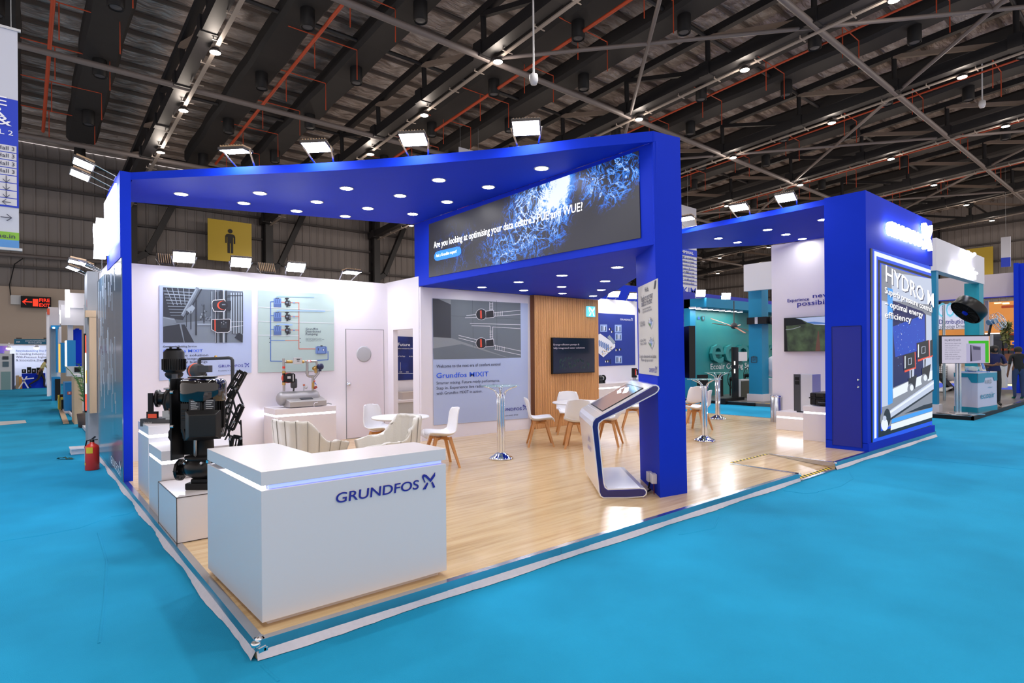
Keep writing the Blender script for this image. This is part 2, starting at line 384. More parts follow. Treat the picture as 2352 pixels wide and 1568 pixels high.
for y in NY[1::2]:
    b = B(); b.cyl((4.65, y, zr(16.8, y)), (79, y, zr(16.8, y)), .09, n=8); obj('top_strut', b, M_truss, ceil)
for y in (-2.9, 6.4, 15.7, 25., 34.3):
    b = B(); b.cyl((-25, y, zr(15, y)), (79, y, zr(15, y)), .13, n=8); obj('tie_tube', b, M_tie, ceil)
for (xa, ya) in ((13.95, 6.4), (23.25, -2.9), (23.25, 15.7), (32.55, 6.4), (41.85, -2.9), (32.55, 25), (51.15, 6.4), (41.85, 15.7), (60.45, 15.7), (60.45, -2.9)):
    for (a, c) in (((xa, ya), (xa+9.3, ya+9.3)), ((xa, ya+9.3), (xa+9.3, ya))):
        b = B(); b.cyl((a[0], a[1], zr(15.02, a[1])), (c[0], c[1], zr(15.02, c[1])), .085, n=8); obj('wind_brace', b, M_tie, ceil)

ORD = ['first', 'second', 'third', 'fourth', 'fifth', 'sixth', 'seventh', 'eighth', 'ninth', 'tenth', 'eleventh', 'twelfth', 'thirteenth', 'fourteenth', 'fifteenth', 'sixteenth', 'seventeenth', 'eighteenth']
hb_fill = D.lights.new('roof_warm_fill', 'POINT'); hb_fill.energy = HB_W*.115; hb_fill.shadow_soft_size = .2; hb_fill.color = (1., .86, .74)  # warm fill added beside each lamp to offset blue carpet bounce on the roof
# cable trays with their lamps
M_hb = mat('high_bay_face', (255, 255, 255), .5, emit=22., ecol=(255, 246, 226))
hb_light = D.lights.new('high_bay', 'SPOT'); hb_light.energy = HB_W*.85; hb_light.shadow_soft_size = .16; hb_light.color = (1., .965, .93); hb_light.spot_size = math.radians(150); hb_light.spot_blend = .5
for k, x in enumerate(TX):
    b = B(); b.bar((x+.12, -13, zr(14.86, -13)), (x+.12, 44, zr(14.86, 44)), .16, .05)
    tray = thing('cable_tray', f'long pale cable tray hung under the {ORD[k]} roof truss from the left', 'cable tray', (x, 6, 14)); obj('rail', b, M_tray, tray)
    b = B()
    for j in range(30):
        y = -12+1.9*j; b.bar((x-.14, y, zr(14.85, y)), (x+.4, y, zr(14.85, y)), .04, .03); b.bar((x-.1, y, zr(14.85, y)), (x-.1, y, zr(15.2, y)), .03)
    obj('hanger', b, M_tray, tray, kind='stuff')
Y0 = [-7.7+5.72*j for j in range(9)]
for k, x in enumerate(TX):
    for j, y in enumerate(Y0[:9 if k > 1 else 8]):
        if k == 0 and j > 2: continue
        c = (x+.1, y, zr(14.72, y))
        t = thing('ceiling_lamp', f'round ceiling lamp, {ORD[j]} from the front on the {ORD[k]} roof rail from the left', 'lamp', c, group=f'lamps on the {ORD[k]} roof rail')
        b = B(); b.lathe([(.05, .16), (.12, .14), (.2, .05), (.22, 0), (.2, -.02)], c, n=14); obj('lamp_housing', b, M_housing, t)
        b = B(); b.lathe([(.001, -.035), (.19, -.03), (.195, -.01)], c, n=14); obj('lamp_face', b, M_hb, t)
        l = D.objects.new('lamp_light', hb_light); COL.objects.link(l); l.location = (c[0], c[1], c[2]-.28)
        l = D.objects.new('roof_fill', hb_fill); COL.objects.link(l); l.location = (c[0], c[1], c[2]-.3)
# ducts wrapped in dark cloth, with drum nozzles
kd = 0
for k, xc in enumerate([9.3*i for i in range(-1, 8)]):
    for dx in (-1.65, 1.7):
        x = xc+dx
        if x < -3: continue
        kd += 1
        t = thing('air_duct', f'wide charcoal-wrapped air duct under the roof, {ORD[kd-1]} from the left', 'air duct', (x, 12, zr(16.8, 12)))
        b = B(); pts = [-13+1.5*i for i in range(35)]
        ring = lambda y, i: [(x+.72*cx+.03*math.sin(i*2.1+cx), y, zr(16.9, y)+.42*cz+.035*math.cos(i*1.7)) for cx, cz in ((-1, -.6), (-.8, -1), (.8, -1), (1, -.6), (1, .6), (.8, 1), (-.8, 1), (-1, .6))]
        P = []
        for i, y in enumerate(pts): P += ring(y, i)
        b.add(P, [(i*8+q, (i+1)*8+q, (i+1)*8+(q+1) % 8, i*8+(q+1) % 8) for i in range(len(pts)-1) for q in range(8)])
        b.add(P[-8:], [tuple(range(8))])
        obj('duct_wrap', b, M_duct, t)
        for j in range(7):
            y = 2.+5.7*j+(2.8 if dx > 0 else 0)
            b = B(); b.lathe([(.28, -.1), (.28, -.82), (.25, -.84), (.25, -.74), (.22, -.74)], (x, y, zr(16.6, y)), n=14); obj('nozzle', b, M_blackm, t)
            b = B(); b.lathe([(.05, -.82), (.2, -.8)], (x, y, zr(16.6, y)), n=14); obj('nozzle_core', b, M_dgrey, t)
# orange sprinkler mains with drops
for k, xc in enumerate([9.3*i for i in range(0, 7)]):
    x = [-.05, 8.3, 17.0, 26.6, 36.2, 46., 56.][k]
    t = thing('sprinkler_pipe', f'orange sprinkler pipe running under the roof, {ORD[k]} from the left', 'pipe', (x, 12, zr(16, 12)))
    b = B(); b.cyl((x, -13, zr(16, -13)), (x, 36, zr(16, 36)), .075 if k < 3 else .05, n=8); obj('main_pipe', b, M_orange, t)
    for j in range(14):
        y = -10.5+3.45*j
        b = B(); z = zr(16.5, y)
        b.tube([(x+2.1, y, z-1.3), (x+2.1, y, z), (x, y, z), (x-.9, y, z)], .024, n=5, sm=False); b.cyl((x+.2, y, z), (x+.2, y, z-1.4), .022, n=5)
        obj('sprinkler_branch', b, M_orange, t)
# two cctv / wifi pods on poles
for (px, py0, py1, y, lb) in ((1226, 30, 172, 12., 'white camera pod hanging on a thin pole above the blue canopy'), (2256, 135, 232, 4., 'white camera pod hanging on a thin pole at the right of the roof')):
    P = WY(px, py1, y); Q = WY(px, py0, y); t = thing('camera_pod', lb, 'camera', P)
    b = B(); b.cyl(P, (P[0], P[1], Q[2]+.8), .035, n=8); obj('pole', b, M_lgrey, t)
    b = B(); b.lathe([(.06, .05), (.15, 0), (.16, -.2), (.11, -.34), (.001, -.36)], P, n=14); obj('pod_body', b, M_lgrey, t)
# yellow restroom signs
M_ysign = mat('yellow_sign', (182, 156, 34), .5); M_pict = mat('sign_black', (30, 27, 24), .6)
def restroom(W, c, wd, n, u, lb):
    t = thing('restroom_sign', lb, 'sign', c); u = Vector(u); n = Vector(n); c = Vector(c)
    for s_ in (-.4, .4):
        b = B(); q_ = c+u*s_*wd-n*.05; b.bar(q_, q_-n*(1.3 if abs(n.y) > .5 else 1.), .08); obj('sign_bracket', b, M_truss, t)
    b = B(); b.obox(c, u*wd/2, (0, 0, wd/2), n*.04); obj('sign_board', b, M_ysign, t)
    b = B(); f = lambda x, z: c+u*x*wd+Vector((0, 0, z*wd))+n*.06
    b.poly([f(.055*math.cos(a), .25+.055*math.sin(a)) for a in [2*PI*i/16 for i in range(16)]])
    for q in ([(-.05, .18), (.05, .18), (.09, .165), (.115, .12), (.115, -.05), (.08, -.05), (.08, .1), (.065, .1), (.065, -.29), (.01, -.29), (.01, -.05), (-.01, -.05), (-.01, -.29), (-.065, -.29), (-.065, .1), (-.08, .1), (-.08, -.05), (-.115, -.05), (-.115, .12), (-.09, .165)],):
        b.poly([f(x, z) for x, z in q])
    obj('man_pictogram', b, M_pict, t)
P = WY(528.5, 559, WBY-1.4); restroom(None, (P[0], WBY-1.4, P[2]+.15), 3.05, (0, -1, 0), (1, 0, 0), 'yellow square sign with standing man pictogram on the back wall')
P = WX(2236, 606, 77); restroom(None, (77, P[1], P[2]), 3.3, (-1, 0, 0), (0, -1, 0), 'yellow square sign with man pictogram half hidden on the right wall')
# fire exit sign and junction box on the beige wall
P = WY(83, 694, WBY-.6); t = thing('exit_sign', 'black fire exit sign with red lit arrow on the beige wall', 'sign', P)
b = B(); b.box((P[0]-.75, WBY-.7, P[2]-.36), (P[0]+.75, WBY-.55, P[2]+.36)); obj('sign_case', b, M_blackm, t)
M_redl = mat('red_sign_light', (255, 40, 20), .5, emit=2.2)
text('\u2190', (P[0]-.68, WBY-.71, P[2]-.2), (P[0]-.2, WBY-.71, P[2]-.2), .45, M_redl, t, bold=.04, name='arrow')
b = B(); b.box((P[0]-.16, WBY-.72, P[2]-.26), (P[0]+.1, WBY-.715, P[2]+.2)); obj('running_man_panel', b, M_redl, t)
text('FIRE', (P[0]+.16, WBY-.71, P[2]+.04), (P[0]+.68, WBY-.71, P[2]+.04), .22, M_redl, t, bold=.03)
text('EXIT', (P[0]+.16, WBY-.71, P[2]-.28), (P[0]+.68, WBY-.71, P[2]-.28), .22, M_redl, t, bold=.03)
P = WY(39, 687, WBY-.4); t = thing('junction_box', 'grey junction box with cable on the beige wall beside exit sign', 'box', P)
b = B(); b.box((P[0]-.3, WBY-.5, P[2]-.32), (P[0]+.28, WBY-.27, P[2]+.25)); obj('case', b, M_lgrey, t)
b = B(); b.tube([(P[0]-.3, WBY-.4, P[2]+.2), (P[0]-.35, WBY-.4, P[2]+.9), (P[0]-.1, WBY-.4, P[2]+2.2), (P[0]+.3, WBY-.4, P[2]+2.6)], .03); obj('cable', b, M_blackm, t)

# ================================================================== HANGING BANNERS
def arrow(t, P, Q, s, kind, m):
    u = (Vector(Q)-Vector(P)).normalized(); c = (Vector(P)+Vector(Q))/2; n = u.cross(Vector((0, 0, 1))); b = B()
    d, e = {'d': (Vector((0, 0, -1)), u), 'l': (-u, Vector((0, 0, 1))), 'r': (u, Vector((0, 0, 1)))}[kind]
    c = c+n*.012; w = .09*s
    b.poly([c-d*s+e*w, c-d*s-e*w, c+d*s*.8-e*w, c+d*s*.8+e*w])
    for sg in (-1, 1):
        b.poly([c+d*s+n*.001, c+d*s-d*w*2.6+n*.001, c+e*sg*s*.75-d*w*0+d*s*.15-d*w*2.6+n*.001, c+e*sg*s*.75+d*s*.15+n*.001])
    obj('arrow', b, m, t)
M_ban = mat('banner_pale', (196, 200, 214), .7); M_banb = mat('banner_blue', (24, 58, 190), .6); M_bang = mat('banner_green', (130, 182, 60), .6); M_banl = mat('banner_light_blue', (84, 144, 206), .6)
M_cell = mat('banner_cell', (206, 206, 214), .7)
W = lambda x, y: WY(x, y, 12.)
xr = W(42, 300)[0]; zt_ = W(42, 73)[2]; zb_ = W(42, 571)[2]; xl = xr-1.15
t = thing('hanging_banner', 'long hanging hall guide banner cut by the left picture edge', 'banner', (xr-.5, 12, zb_))
b = B(); b.box((xl, 12, zb_), (xr, 12.03, zt_)); obj('banner_cloth', b, M_ban, t)
H = zt_-zb_; zz = lambda y: zt_-(y-73)/(571-73)*H
b = B(); b.box((xl, 11.985, zz(232)), (xr, 12, zz(478))); b2 = B()
obj('blue_field', b, M_banb, t)
b = B()
for j in range(8):
    for c0, c1 in ((xr-.36, xr-.03), (xl+.02, xr-.39)): b.box((c0, 11.978, zz(338+17.3*(j+1)-2)), (c1, 11.986, zz(338+17.3*j)))
obj('table_cells', b, M_cell, t)
b = B(); b.box((xl, 11.985, zz(553)), (xr, 12, zz(535))); obj('green_band', b, M_bang, t)
b = B(); b.box((xl, 11.985, zb_), (xr, 12, zz(553))); obj('light_blue_band', b, M_banl, t)
for z in (zt_+.02, zb_-.02):
    b = B(); b.bar((xl, 12, z), (xr+.05, 12, z), .05); obj('rod', b, M_lgrey, t)
def hang(x, y, z, t):
    b = B(); b.cyl((x, y, z), (x, y, zr(18.2, y)), .008, n=5); obj('suspension_wire', b, M_grey, t)
hang(xr-.1, 12.015, zt_+.03, t); hang(xl+.1, 12.015, zt_+.03, t)
for s, x0, x1, y, h in (('LE', xr-.62, xr-.17, 247, .19), ('R', xr-.42, xr-.2, 271, .19), ('B &', xr-.7, xr-.1, 291, .19), ('HALL 2', xr-.62, xr-.08, 312, .1), ('Hall 3', xr-.33, xr-.06, 332+17.5, .08), ('Hall 3', xr-.33, xr-.06, 349+17.5, .08), ('Hall 3', xr-.33, xr-.06, 367+17.5, .08), ('Hall 3', xr-.33, xr-.06, 384+17.5, .08)):
    text(s, (x0, 11.975, zz(y+(0 if s.startswith('Hall 3') else 3))-.0), (x1, 11.975, zz(y+(0 if s.startswith('Hall 3') else 3))), h, M_ink if s == 'Hall 3' else M_wtext, t, bold=.02)
text('chrae.in', (xr-.52, 11.98, zz(549)), (xr-.06, 11.98, zz(549)), .09, M_ink, t, bold=.02)
text('i', (xr-.5, 11.98, zz(150)), (xr-.45, 11.98, zz(150)), .14, M_ink, t, bold=.02); text('a', (xr-.52, 11.98, zz(131)), (xr-.4, 11.98, zz(131)), .14, M_ink, t, bold=.02)
b = B(); b.box((xr-.62, 11.98, zz(518)), (xr-.36, 11.985, zz(513))); b.box((xr-.62, 11.98, zz(492)), (xr-.36, 11.985, zz(487))); obj('blue_bars', b, M_banb, t)
for j in range(4): arrow(t, (xr-.3, 11.97, zz(347+17.3*(j+4))), (xr-.08, 11.97, zz(347+17.3*(j+4))), .07, 'dddl'[j], M_ink)
arrow(t, (xr-.3, 11.97, zz(503)), (xr-.08, 11.97, zz(503)), .09, 'r', M_ink)
# middle banner behind the canopy
Yb = 20.; xa, za = WY(1560, 473, Yb)[0], WY(1598, 479, Yb)[2]; xb, zbm = WY(1601, 690, Yb)[0], WY(1601, 690, Yb)[2]
t = thing('hanging_banner', 'hall guide banner with letters K and M hanging behind the tall blue column', 'banner', ((xa+xb)/2, Yb, zbm))
b = B(); b.box((xa, Yb, zbm), (xb, Yb+.04, za)); obj('banner_cloth', b, M_ban, t)
zy = lambda y: WY(1590, y, Yb)[2]
hang((xa+xb)/2, Yb+.02, za, t)
b = B(); b.box((xa, Yb-.03, zy(588)), (xb, Yb, zy(574))); 
for j in range(9): b.box((xa, Yb-.03, zy(589+8.2*j)), (xb, Yb, zy(588+8.2*j)))
obj('blue_field', b, M_banb, t)
for j, s in enumerate(('VIP Lounge', 'Insignia Lounge', 'Innovation Zone', 'Demo Zone', 'Office', 'Conference Hall', 'Toilets', 'Emergency Exit')):
    text(s, (xa+.15, Yb-.02, zy(596+8.2*j)), (xb-.35, Yb-.02, zy(596+8.2*j)), .14, M_ink, t, bold=.01, res=1)
text('IMPERIAL', (xa+.1, Yb-.05, zy(585)), (xb-.5, Yb-.05, zy(585)), .2, M_wtext, t, bold=.02)
text('K|M', (xa+.35, Yb-.02, zy(676)), (xb-.15, Yb-.02, zy(676)), .5, M_banb, t, bold=.01)
b = B(); b.box((xa, Yb-.02, zbm), (xb, Yb, zy(681))); obj('green_band', b, M_bang, t)
P = WX(2311, 613, 60.); Q = WX(2305, 545, 60.); t = thing('hanging_banner', 'narrow pale banner with blue foot hanging at the far right', 'banner', P)
b = B(); b.box((59.9, P[1]-.3, P[2]), (60, P[1]+.3, Q[2])); obj('banner_cloth', b, M_ban, t); hang(59.95, P[1], Q[2], t)
b = B(); b.box((59.86, P[1]-.3, P[2]), (59.9, P[1]+.3, P[2]+.75)); obj('blue_field', b, M_banb, t)
P = WY(1054, 337, 24.); t = thing('hanging_banner', 'tip of a pale banner showing above the curved blue canopy', 'banner', P)
b = B(); b.box((P[0], 24, P[2]-1.6), (P[0]+1.5, 24.03, P[2])); obj('banner_cloth', b, M_ban, t); hang(P[0]+.1, 24.015, P[2], t); hang(P[0]+1.4, 24.015, P[2], t)

# ================================================================== THE STAND
# platform with the ramp notch
RX0, RX1, RY = 6.83, 7.97, .97
pf = thing('stand_platform', 'raised oak laminate stand floor with metal edging on the blue carpet', 'platform', (6, 3.5, 0))
b = B(); b.prism([(0, 0), (RX0, 0), (RX0, RY), (RX1, RY), (RX1, 0), (12.9, 0), (12.9, 8.6), (0, 8.6)], .005, PZ); obj('deck', b, M_wood, pf)
def edging(p, q, out):     # aluminium angle: top flange and nose
    p, q, o = Vector(p), Vector(q), Vector(out); b = B(); u = (q-p).normalized(); L = (q-p).length
    c = (p+q)/2
    b.obox(c-o*.022+Vector((0, 0, PZ+.0025)), u*L/2, o*.026, (0, 0, .0022)); b.obox(c+o*.0025+Vector((0, 0, PZ-.026)), u*L/2, o*.0022, (0, 0, .03))
    b.obox(c+o*.004+Vector((0, 0, PZ+.003)), u*L/2, o*.0035, (0, 0, .0035))
    return b
for nm, p, q, o in (('edging', (0, 0, 0), (2.4, 0, 0), (0, -1, 0)), ('edging', (2.402, 0, 0), (4.9, 0, 0), (0, -1, 0)), ('edging', (4.902, 0, 0), (RX0, 0, 0), (0, -1, 0)), ('edging', (RX1, 0, 0), (9.3, 0, 0), (0, -1, 0)), ('edging', (9.302, 0, 0), (12.9, 0, 0), (0, -1, 0)),
                    ('edging', (0, 2.0, 0), (0, 0, 0), (-1, 0, 0)), ('edging', (0, 3.9, 0), (0, 2.002, 0), (-1, 0, 0)), ('edging', (0, 8.6, 0), (0, 3.902, 0), (-1, 0, 0)), ('edging', (RX0, 0, 0), (RX0, RY, 0), (1, 0, 0)), ('edging', (RX1, RY, 0), (RX1, 0, 0), (-1, 0, 0)), ('edging', (12.9, 0, 0), (12.9, 8.6, 0), (1, 0, 0))):
    obj(nm, edging(p, q, o), M_alu, pf)
rnd = random.Random(3)
def skirt(p, q, out):      # torn masking strip between the edging and the carpet
    p, q, o = Vector(p), Vector(q), Vector(out); L = (q-p).length; n = max(2, int(L/.07)); b = B(); P = []
    for i in range(n+1):
        c = p+(q-p)*i/n; s = .012+.012*math.sin(i*.31)+.008*rnd.random()
        P += [c+o*.003+Vector((0, 0, PZ-.05)), c+o*(.006+s*.5)+Vector((0, 0, .03)), c+o*(.012+s)+Vector((0, 0, .004))]
    b.add(P, [(3*i+k, 3*i+3+k, 3*i+4+k, 3*i+1+k) for i in range(n) for k in (0, 1)]); return b
for p, q, o in (((0, 0, 0), (RX0, 0, 0), (0, -1, 0)), ((RX1, 0, 0), (12.9, 0, 0), (0, -1, 0)), ((0, 8.6, 0), (0, 0, 0), (-1, 0, 0))):
    obj('skirting_strip', skirt(p, q, o), M_tape, pf)
b = B(); b.lathe([(.001, 0), (.022, .004), (.03, .02), (.02, .034), (.001, .038)], (-.004, -.004, PZ-.028), n=14); b.lathe([(.001, 0), (.018, .004), (.024, .016), (.001, .03)], (.012, .0, PZ-.002), n=12)
b.obox((.03, -.008, PZ-.05), (.02, 0, .004), (0, .003, 0), (0, 0, .013)); b.obox((.05, -.008, PZ-.056), (.01, 0, 0), (0, .003, 0), (0, 0, .012)); b.obox((.02, .02, PZ+.012), (.02, .012, .004), (-.006, .01, 0), (0, 0, .003)); obj('corner_clip', b, M_chrome, pf)
for x in (RX0-.01, RX1+.01):
    b = B(); b.lathe([(.001, -.03), (.02, -.02), (.026, 0), (.02, .018), (.001, .022)], (x, .0, PZ-.01), n=12); obj('corner_clip', b, M_chrome, pf)
ramp = thing('access_ramp', 'sloping oak ramp with yellow and black hazard tape let into the stand floor', 'ramp', (7.4, .4, .01))
b = B(); b.add([(RX0+.01, 0, .012), (RX1-.01, 0, .012), (RX1-.01, RY, PZ), (RX0+.01, RY, PZ), (RX0+.01, 0, .0), (RX1-.01, 0, 0), (RX1-.01, RY, 0), (RX0+.01, RY, 0)], [(0, 1, 2, 3), (0, 4, 5, 1), (1, 5, 6, 2), (3, 7, 4, 0)]); obj('ramp_board', b, M_wood, ramp)
for y0, y1, z0, z1 in ((.03, .09, .016, .022), (RY, RY+.045, PZ+.003, PZ+.003)):
    b = B(); n = 22
    for i in range(n):
        xa = RX0+.02+(RX1-RX0-.04)*i/n; xb = RX0+.02+(RX1-RX0-.04)*(i+1)/n; sk = .03
        b.add([(xa, y0, z0), (xb, y0, z0), (min(xb+sk, RX1-.01), y1, z1), (xa+sk, y1, z1)], [(0, 1, 2, 3)], i % 2)
    obj('hazard_tape', b, [M_yel, M_blackm], ramp)
b = B(); b.box((RX0+.02, -.02, .0), (RX1-.02, .03, .014)); obj('ramp_nose', b, M_alu, ramp)

# walls of the stand
def wall(nm, a, c, m=M_white): 
    b = B(); b.box(a, c); return obj(nm, b, m, kind='structure')
w1 = wall('wall_back', (.1, 7.15, PZ), (4.65, 7.25, 3.14))
wl = wall('wall_left', (.012, 5.512, PZ), (.1, 8.55, 3.12))
b = B(); b.box((0, 5.5, PZ), (.1, 5.512, 2.98)); b.box((-.02, 5.5, 2.98), (.1, 7.0, 4.09)); obj('blue_end_board', b, M_blue, wl)
b = B(); b.box((4.65, 5.95, PZ), (4.75, 6.17, 3.16)); b.box((4.65, 6.93, PZ), (4.75, 7.25, 3.16)); b.box((4.65, 6.17, 2.2), (4.75, 6.93, 3.16)); wside = obj('wall_side', b, M_white, kind='structure')
w3 = wall('wall_front', (4.66, 5.9, PZ), (7.385, 6.0, 2.96))
wall('wall_rear', (.1, 8.45, PZ), (9.4, 8.55, 3.1))
w5 = wall('wall_back', (9.3, 7.15, PZ), (12.85, 7.25, 3.2))
w4 = wall('wall_right', (12.3, .64, PZ), (12.42, 3.0, 4.17))
b = B(); b.box((10.5, 8.6, 3.2), (15.5, 8.7, 3.9)); t = thing('blue_fascia', 'bright blue fascia strip behind the floodlights above the far white wall', 'fascia', (12, 8.6, 3.2)); obj('board', b, M_blue, t)
b = B()
for x in (10.6, 15.4): b.box((x-.05, 8.6, 0), (x+.05, 8.7, 3.2))
obj('support', b, M_blue, t)
for p in ((.1, 7.14), ):
    pass
# door in the back wall
d1 = obj('door_1', B().box((3.762, 7.135, PZ+.012), (4.545, 7.15, 2.2)), mat('door_white', (228, 220, 230), .5), kind='structure')
b = B(); b.box((3.75, 7.139, PZ), (3.762, 7.15, 2.21)); b.box((4.545, 7.139, PZ), (4.557, 7.15, 2.21)); b.box((3.75, 7.139, 2.2), (4.557, 7.15, 2.212)); b.box((3.76, 7.138, PZ), (4.55, 7.15, PZ+.012)); obj('door_gap', b, M_grey, d1)
P = WY(836, 813, 7.13); b = B(); b.lathe([(.155, 0), (.155, .006), (.13, .008), (.001, .008)], (P[0], 7.135, P[2]), (0, -1, 0), n=32); obj('round_window', b, mat('frosted_pane', (176, 178, 184), .25), d1)
P = WY(802, 882, 7.1); b = B(); b.lathe([(.034, 0), (.034, .008), (.014, .012), (.014, .04), (.03, .05), (.032, .068), (.001, .076)], (P[0], 7.135, P[2]), (0, -1, 0), n=20); obj('door_knob', b, M_chrome, d1)

# slatted timber partition with screen and small light box
part = thing('slatted_partition', 'timber partition of narrow vertical oak slats carrying the dark television', 'partition', (8.4, 5.75, PZ))
b = B(); b.box((7.385, 5.775, PZ), (9.42, 5.95, 2.965)); obj('backing_board', b, mat('slat_backing', (110, 66, 34), .6), part)
M_slat = mat('oak_slat', (226, 170, 112), .45, noise=.2, nscale=3, stretch=(14, 14, .6))
b = B(); n = 62
for i in range(n):
    x = 7.39+(9.42-7.39)*i/n; b.box((x, 5.75, PZ+.003), (x+.021, 5.776, 2.96))
obj('slats', b, M_slat, part, kind='stuff')
def tv(lb, c0, c1, Y, name='television'):
    t = thing(name, lb, 'television', ((c0[0]+c1[0])/2, Y, c1[2]))
    b = B(); b.box((c0[0], Y-.07, c1[2]), (c1[0], Y-.012, c0[2])); obj('casing', b, M_black, t, bev=.004)
    b = B(); b.box((c0[0]+.014, Y-.073, c1[2]+.02), (c1[0]-.014, Y-.0695, c0[2]-.014)); return t, b
a = WY(1264, 775, 5.75); c = WY(1361, 855, 5.75)
t, b = tv('dark wall television with faint white heading on the slatted timber partition', a, c, 5.75)
obj('screen', b, mat('tv_dark_screen', (20, 30, 46), .12, emit=.05, ecol=(40, 60, 90), coat=.3), t)
M_dimtext = mat('dim_text', (170, 160, 170), .5, emit=.25)
text('Energy-efficient pumps &', WY(1271, 793, 5.67), WY(1330.5, 792.5, 5.67), .04, M_dimtext, t, bold=.02)
text('fully integrated water solutions', WY(1271, 801, 5.67), WY(1343, 800, 5.67), .04, M_dimtext, t, bold=.02)
b = B(); rnd = random.Random(5)
for i in range(70):
    x = a[0]+.2+.95*rnd.random(); z = c[2]+.08+.26*rnd.random()*(.6+.4*math.sin((x-a[0])*3)); b.poly([(x, 5.676, z), (x+.02, 5.676, z), (x+.014, 5.676, z+.04), (x+.004, 5.676, z+.04)])
obj('reed_picture', b, mat('dim_green', (30, 62, 52), .5, emit=.05), t, kind='stuff')
a = WY(1346, 706, 5.75); c = WY(1366.5, 728, 5.75)
t = thing('logo_light_box', 'small square lit light box with white ribbon mark high on the timber partition', 'light box', (a[0], 5.75, c[2]))
b = B(); b.box((a[0], 5.70, c[2]), (a[0]+.26, 5.748, c[2]+.24)); obj('box', b, mat('lightbox_cyan', (90, 190, 240), .5, emit=1.2), t)
logo_mark((a[0]+.03, 5.699, c[2]+.02), .2, (1, 0, 0), mat('lit_white', (255, 255, 255), .5, emit=3.), t)

# ------------------------------------------------------------------ main column (parallelogram, leaning a little)
A_, B_, D_, C_ = (4.397, .448), (4.81, .375), (5.45, 1.13), (5.036, 1.206)
lean = (-.040, .034)
col = thing('blue_column', 'tall cobalt blue column at the front carrying the video beam and a grey notice', 'column', (4.9, .8, PZ))
b = B(); lo = [(p[0], p[1], PZ) for p in (A_, B_, D_, C_)]; hi = [(p[0]+lean[0], p[1]+lean[1], 4.158) for p in (A_, B_, D_, C_)]
b.add(lo+hi, [(3, 2, 1, 0), (4, 5, 6, 7), (0, 1, 5, 4), (1, 2, 6, 5), (2, 3, 7, 6), (3, 0, 4, 7)]); obj('shaft', b, M_blue, col)
_a0, _a1, _a2 = Vector((A_[0], A_[1], PZ)), Vector((C_[0], C_[1], PZ)), Vector((A_[0]+lean[0], A_[1]+lean[1], 4.158)); _an = (_a1-_a0).cross(_a2-_a0).normalized()
def WA(x, y):
    d = Vector(ray(x, y)); o_ = Vector(CAM); q_ = _a0-_an*(.004 if _an.dot(o_-_a0) < 0 else -.004); return tuple(o_+d*((q_-o_).dot(_an)/d.dot(_an)))
nA = Vector((-.76, .65, 0))
t = thing('notice_panel', 'tall grey notice with challenge pictures on the side of the blue column', 'poster', WA(1490, 860))
q = [Vector(WA(x, y)) for x, y in ((1466.5, 660), (1511.5, 639), (1513.5, 863), (1468.5, 857))]
b = B(); b.extr(q, nA*.006); obj('panel', b, mat('notice_grey', (200, 198, 192), .6), t)
uA = (Vector(WA(1511, 700))-Vector(WA(1467, 705))); uA.z = 0; uA.normalize()
def tA(s, x0, y0, x1, y1, h, m=M_ink, bold=0.): text(s, WA(x0, y0), WA(x1, y1), h, m, t, lift=.012, bold=bold)
tA('Hello,', 1483, 670.5, 1492, 668, .06, bold=.01); tA('Ready to put your', 1474.5, 694, 1501, 682, .075, bold=.02); tA('skills to the test?', 1475.5, 705, 1500, 695, .075, bold=.02)
tA('Join us for the online simulation', 1478, 713, 1497, 706, .03); tA('and get hands on with the pumps', 1478, 719, 1499, 712, .03)
tA('> The Data Centre', 1471.5, 745, 1483, 741.5, .035); tA('Racing Challenge', 1473, 750, 1484, 747, .035)
tA('> The District Cooling', 1471.5, 786, 1485, 782.5, .035); tA('Mash Up Challenge', 1473, 793, 1487, 790, .035)
tA('To stand a chance to win cool prizes', 1470, 822, 1509, 822, .045, bold=.01); tA('Please sign up to start', 1475, 829, 1502, 830, .035)
tA('GRUNDFOS', 1493, 854, 1508, 855.5, .05, M_nblue, .02)
logo_mark(Vector(WA(1508, 856))+nA*.012, .075, uA, M_nblue, t)
fl = Flat(WA, nA); fl.k = 4
for cx, cy, s in ((1496, 740, 1.), (1497.5, 786, 1.)):
    fl.P([(cx-7, cy+6*s-4), (cx-1, cy-12), (cx+8, cy-2), (cx+2, cy+17)], M_lgrey); fl.P([(cx-7, cy+2), (cx+2, cy+17), (cx+2, cy+12), (cx-6, cy-2)], M_grey)
    fl.P([(cx-4, cy+1), (cx, cy-8), (cx+4, cy-1), (cx+1, cy+8)], mat('print_steel_blue', (110, 140, 190), .6)); fl.P([(cx-5, cy+3), (cx-1, cy+2), (cx+1, cy+9), (cx-1, cy+10)], mat('print_leaf_green', (96, 138, 80), .6))
    for i in range(7): fl.R(cx-4+i*1.4, cy-6-(i % 3)*3, cx-3.2+i*1.4, cy-2+(i % 2)*4, M_wtext if i % 2 else M_dgrey)
fl.P([(1468, 707), (1471, 712), (1470.5, 720), (1467.6, 714)], M_dgrey); fl.P([(1506, 645), (1509, 643), (1506.5, 662), (1503.5, 664)], M_dgrey); fl.out('challenge_pictures', t)
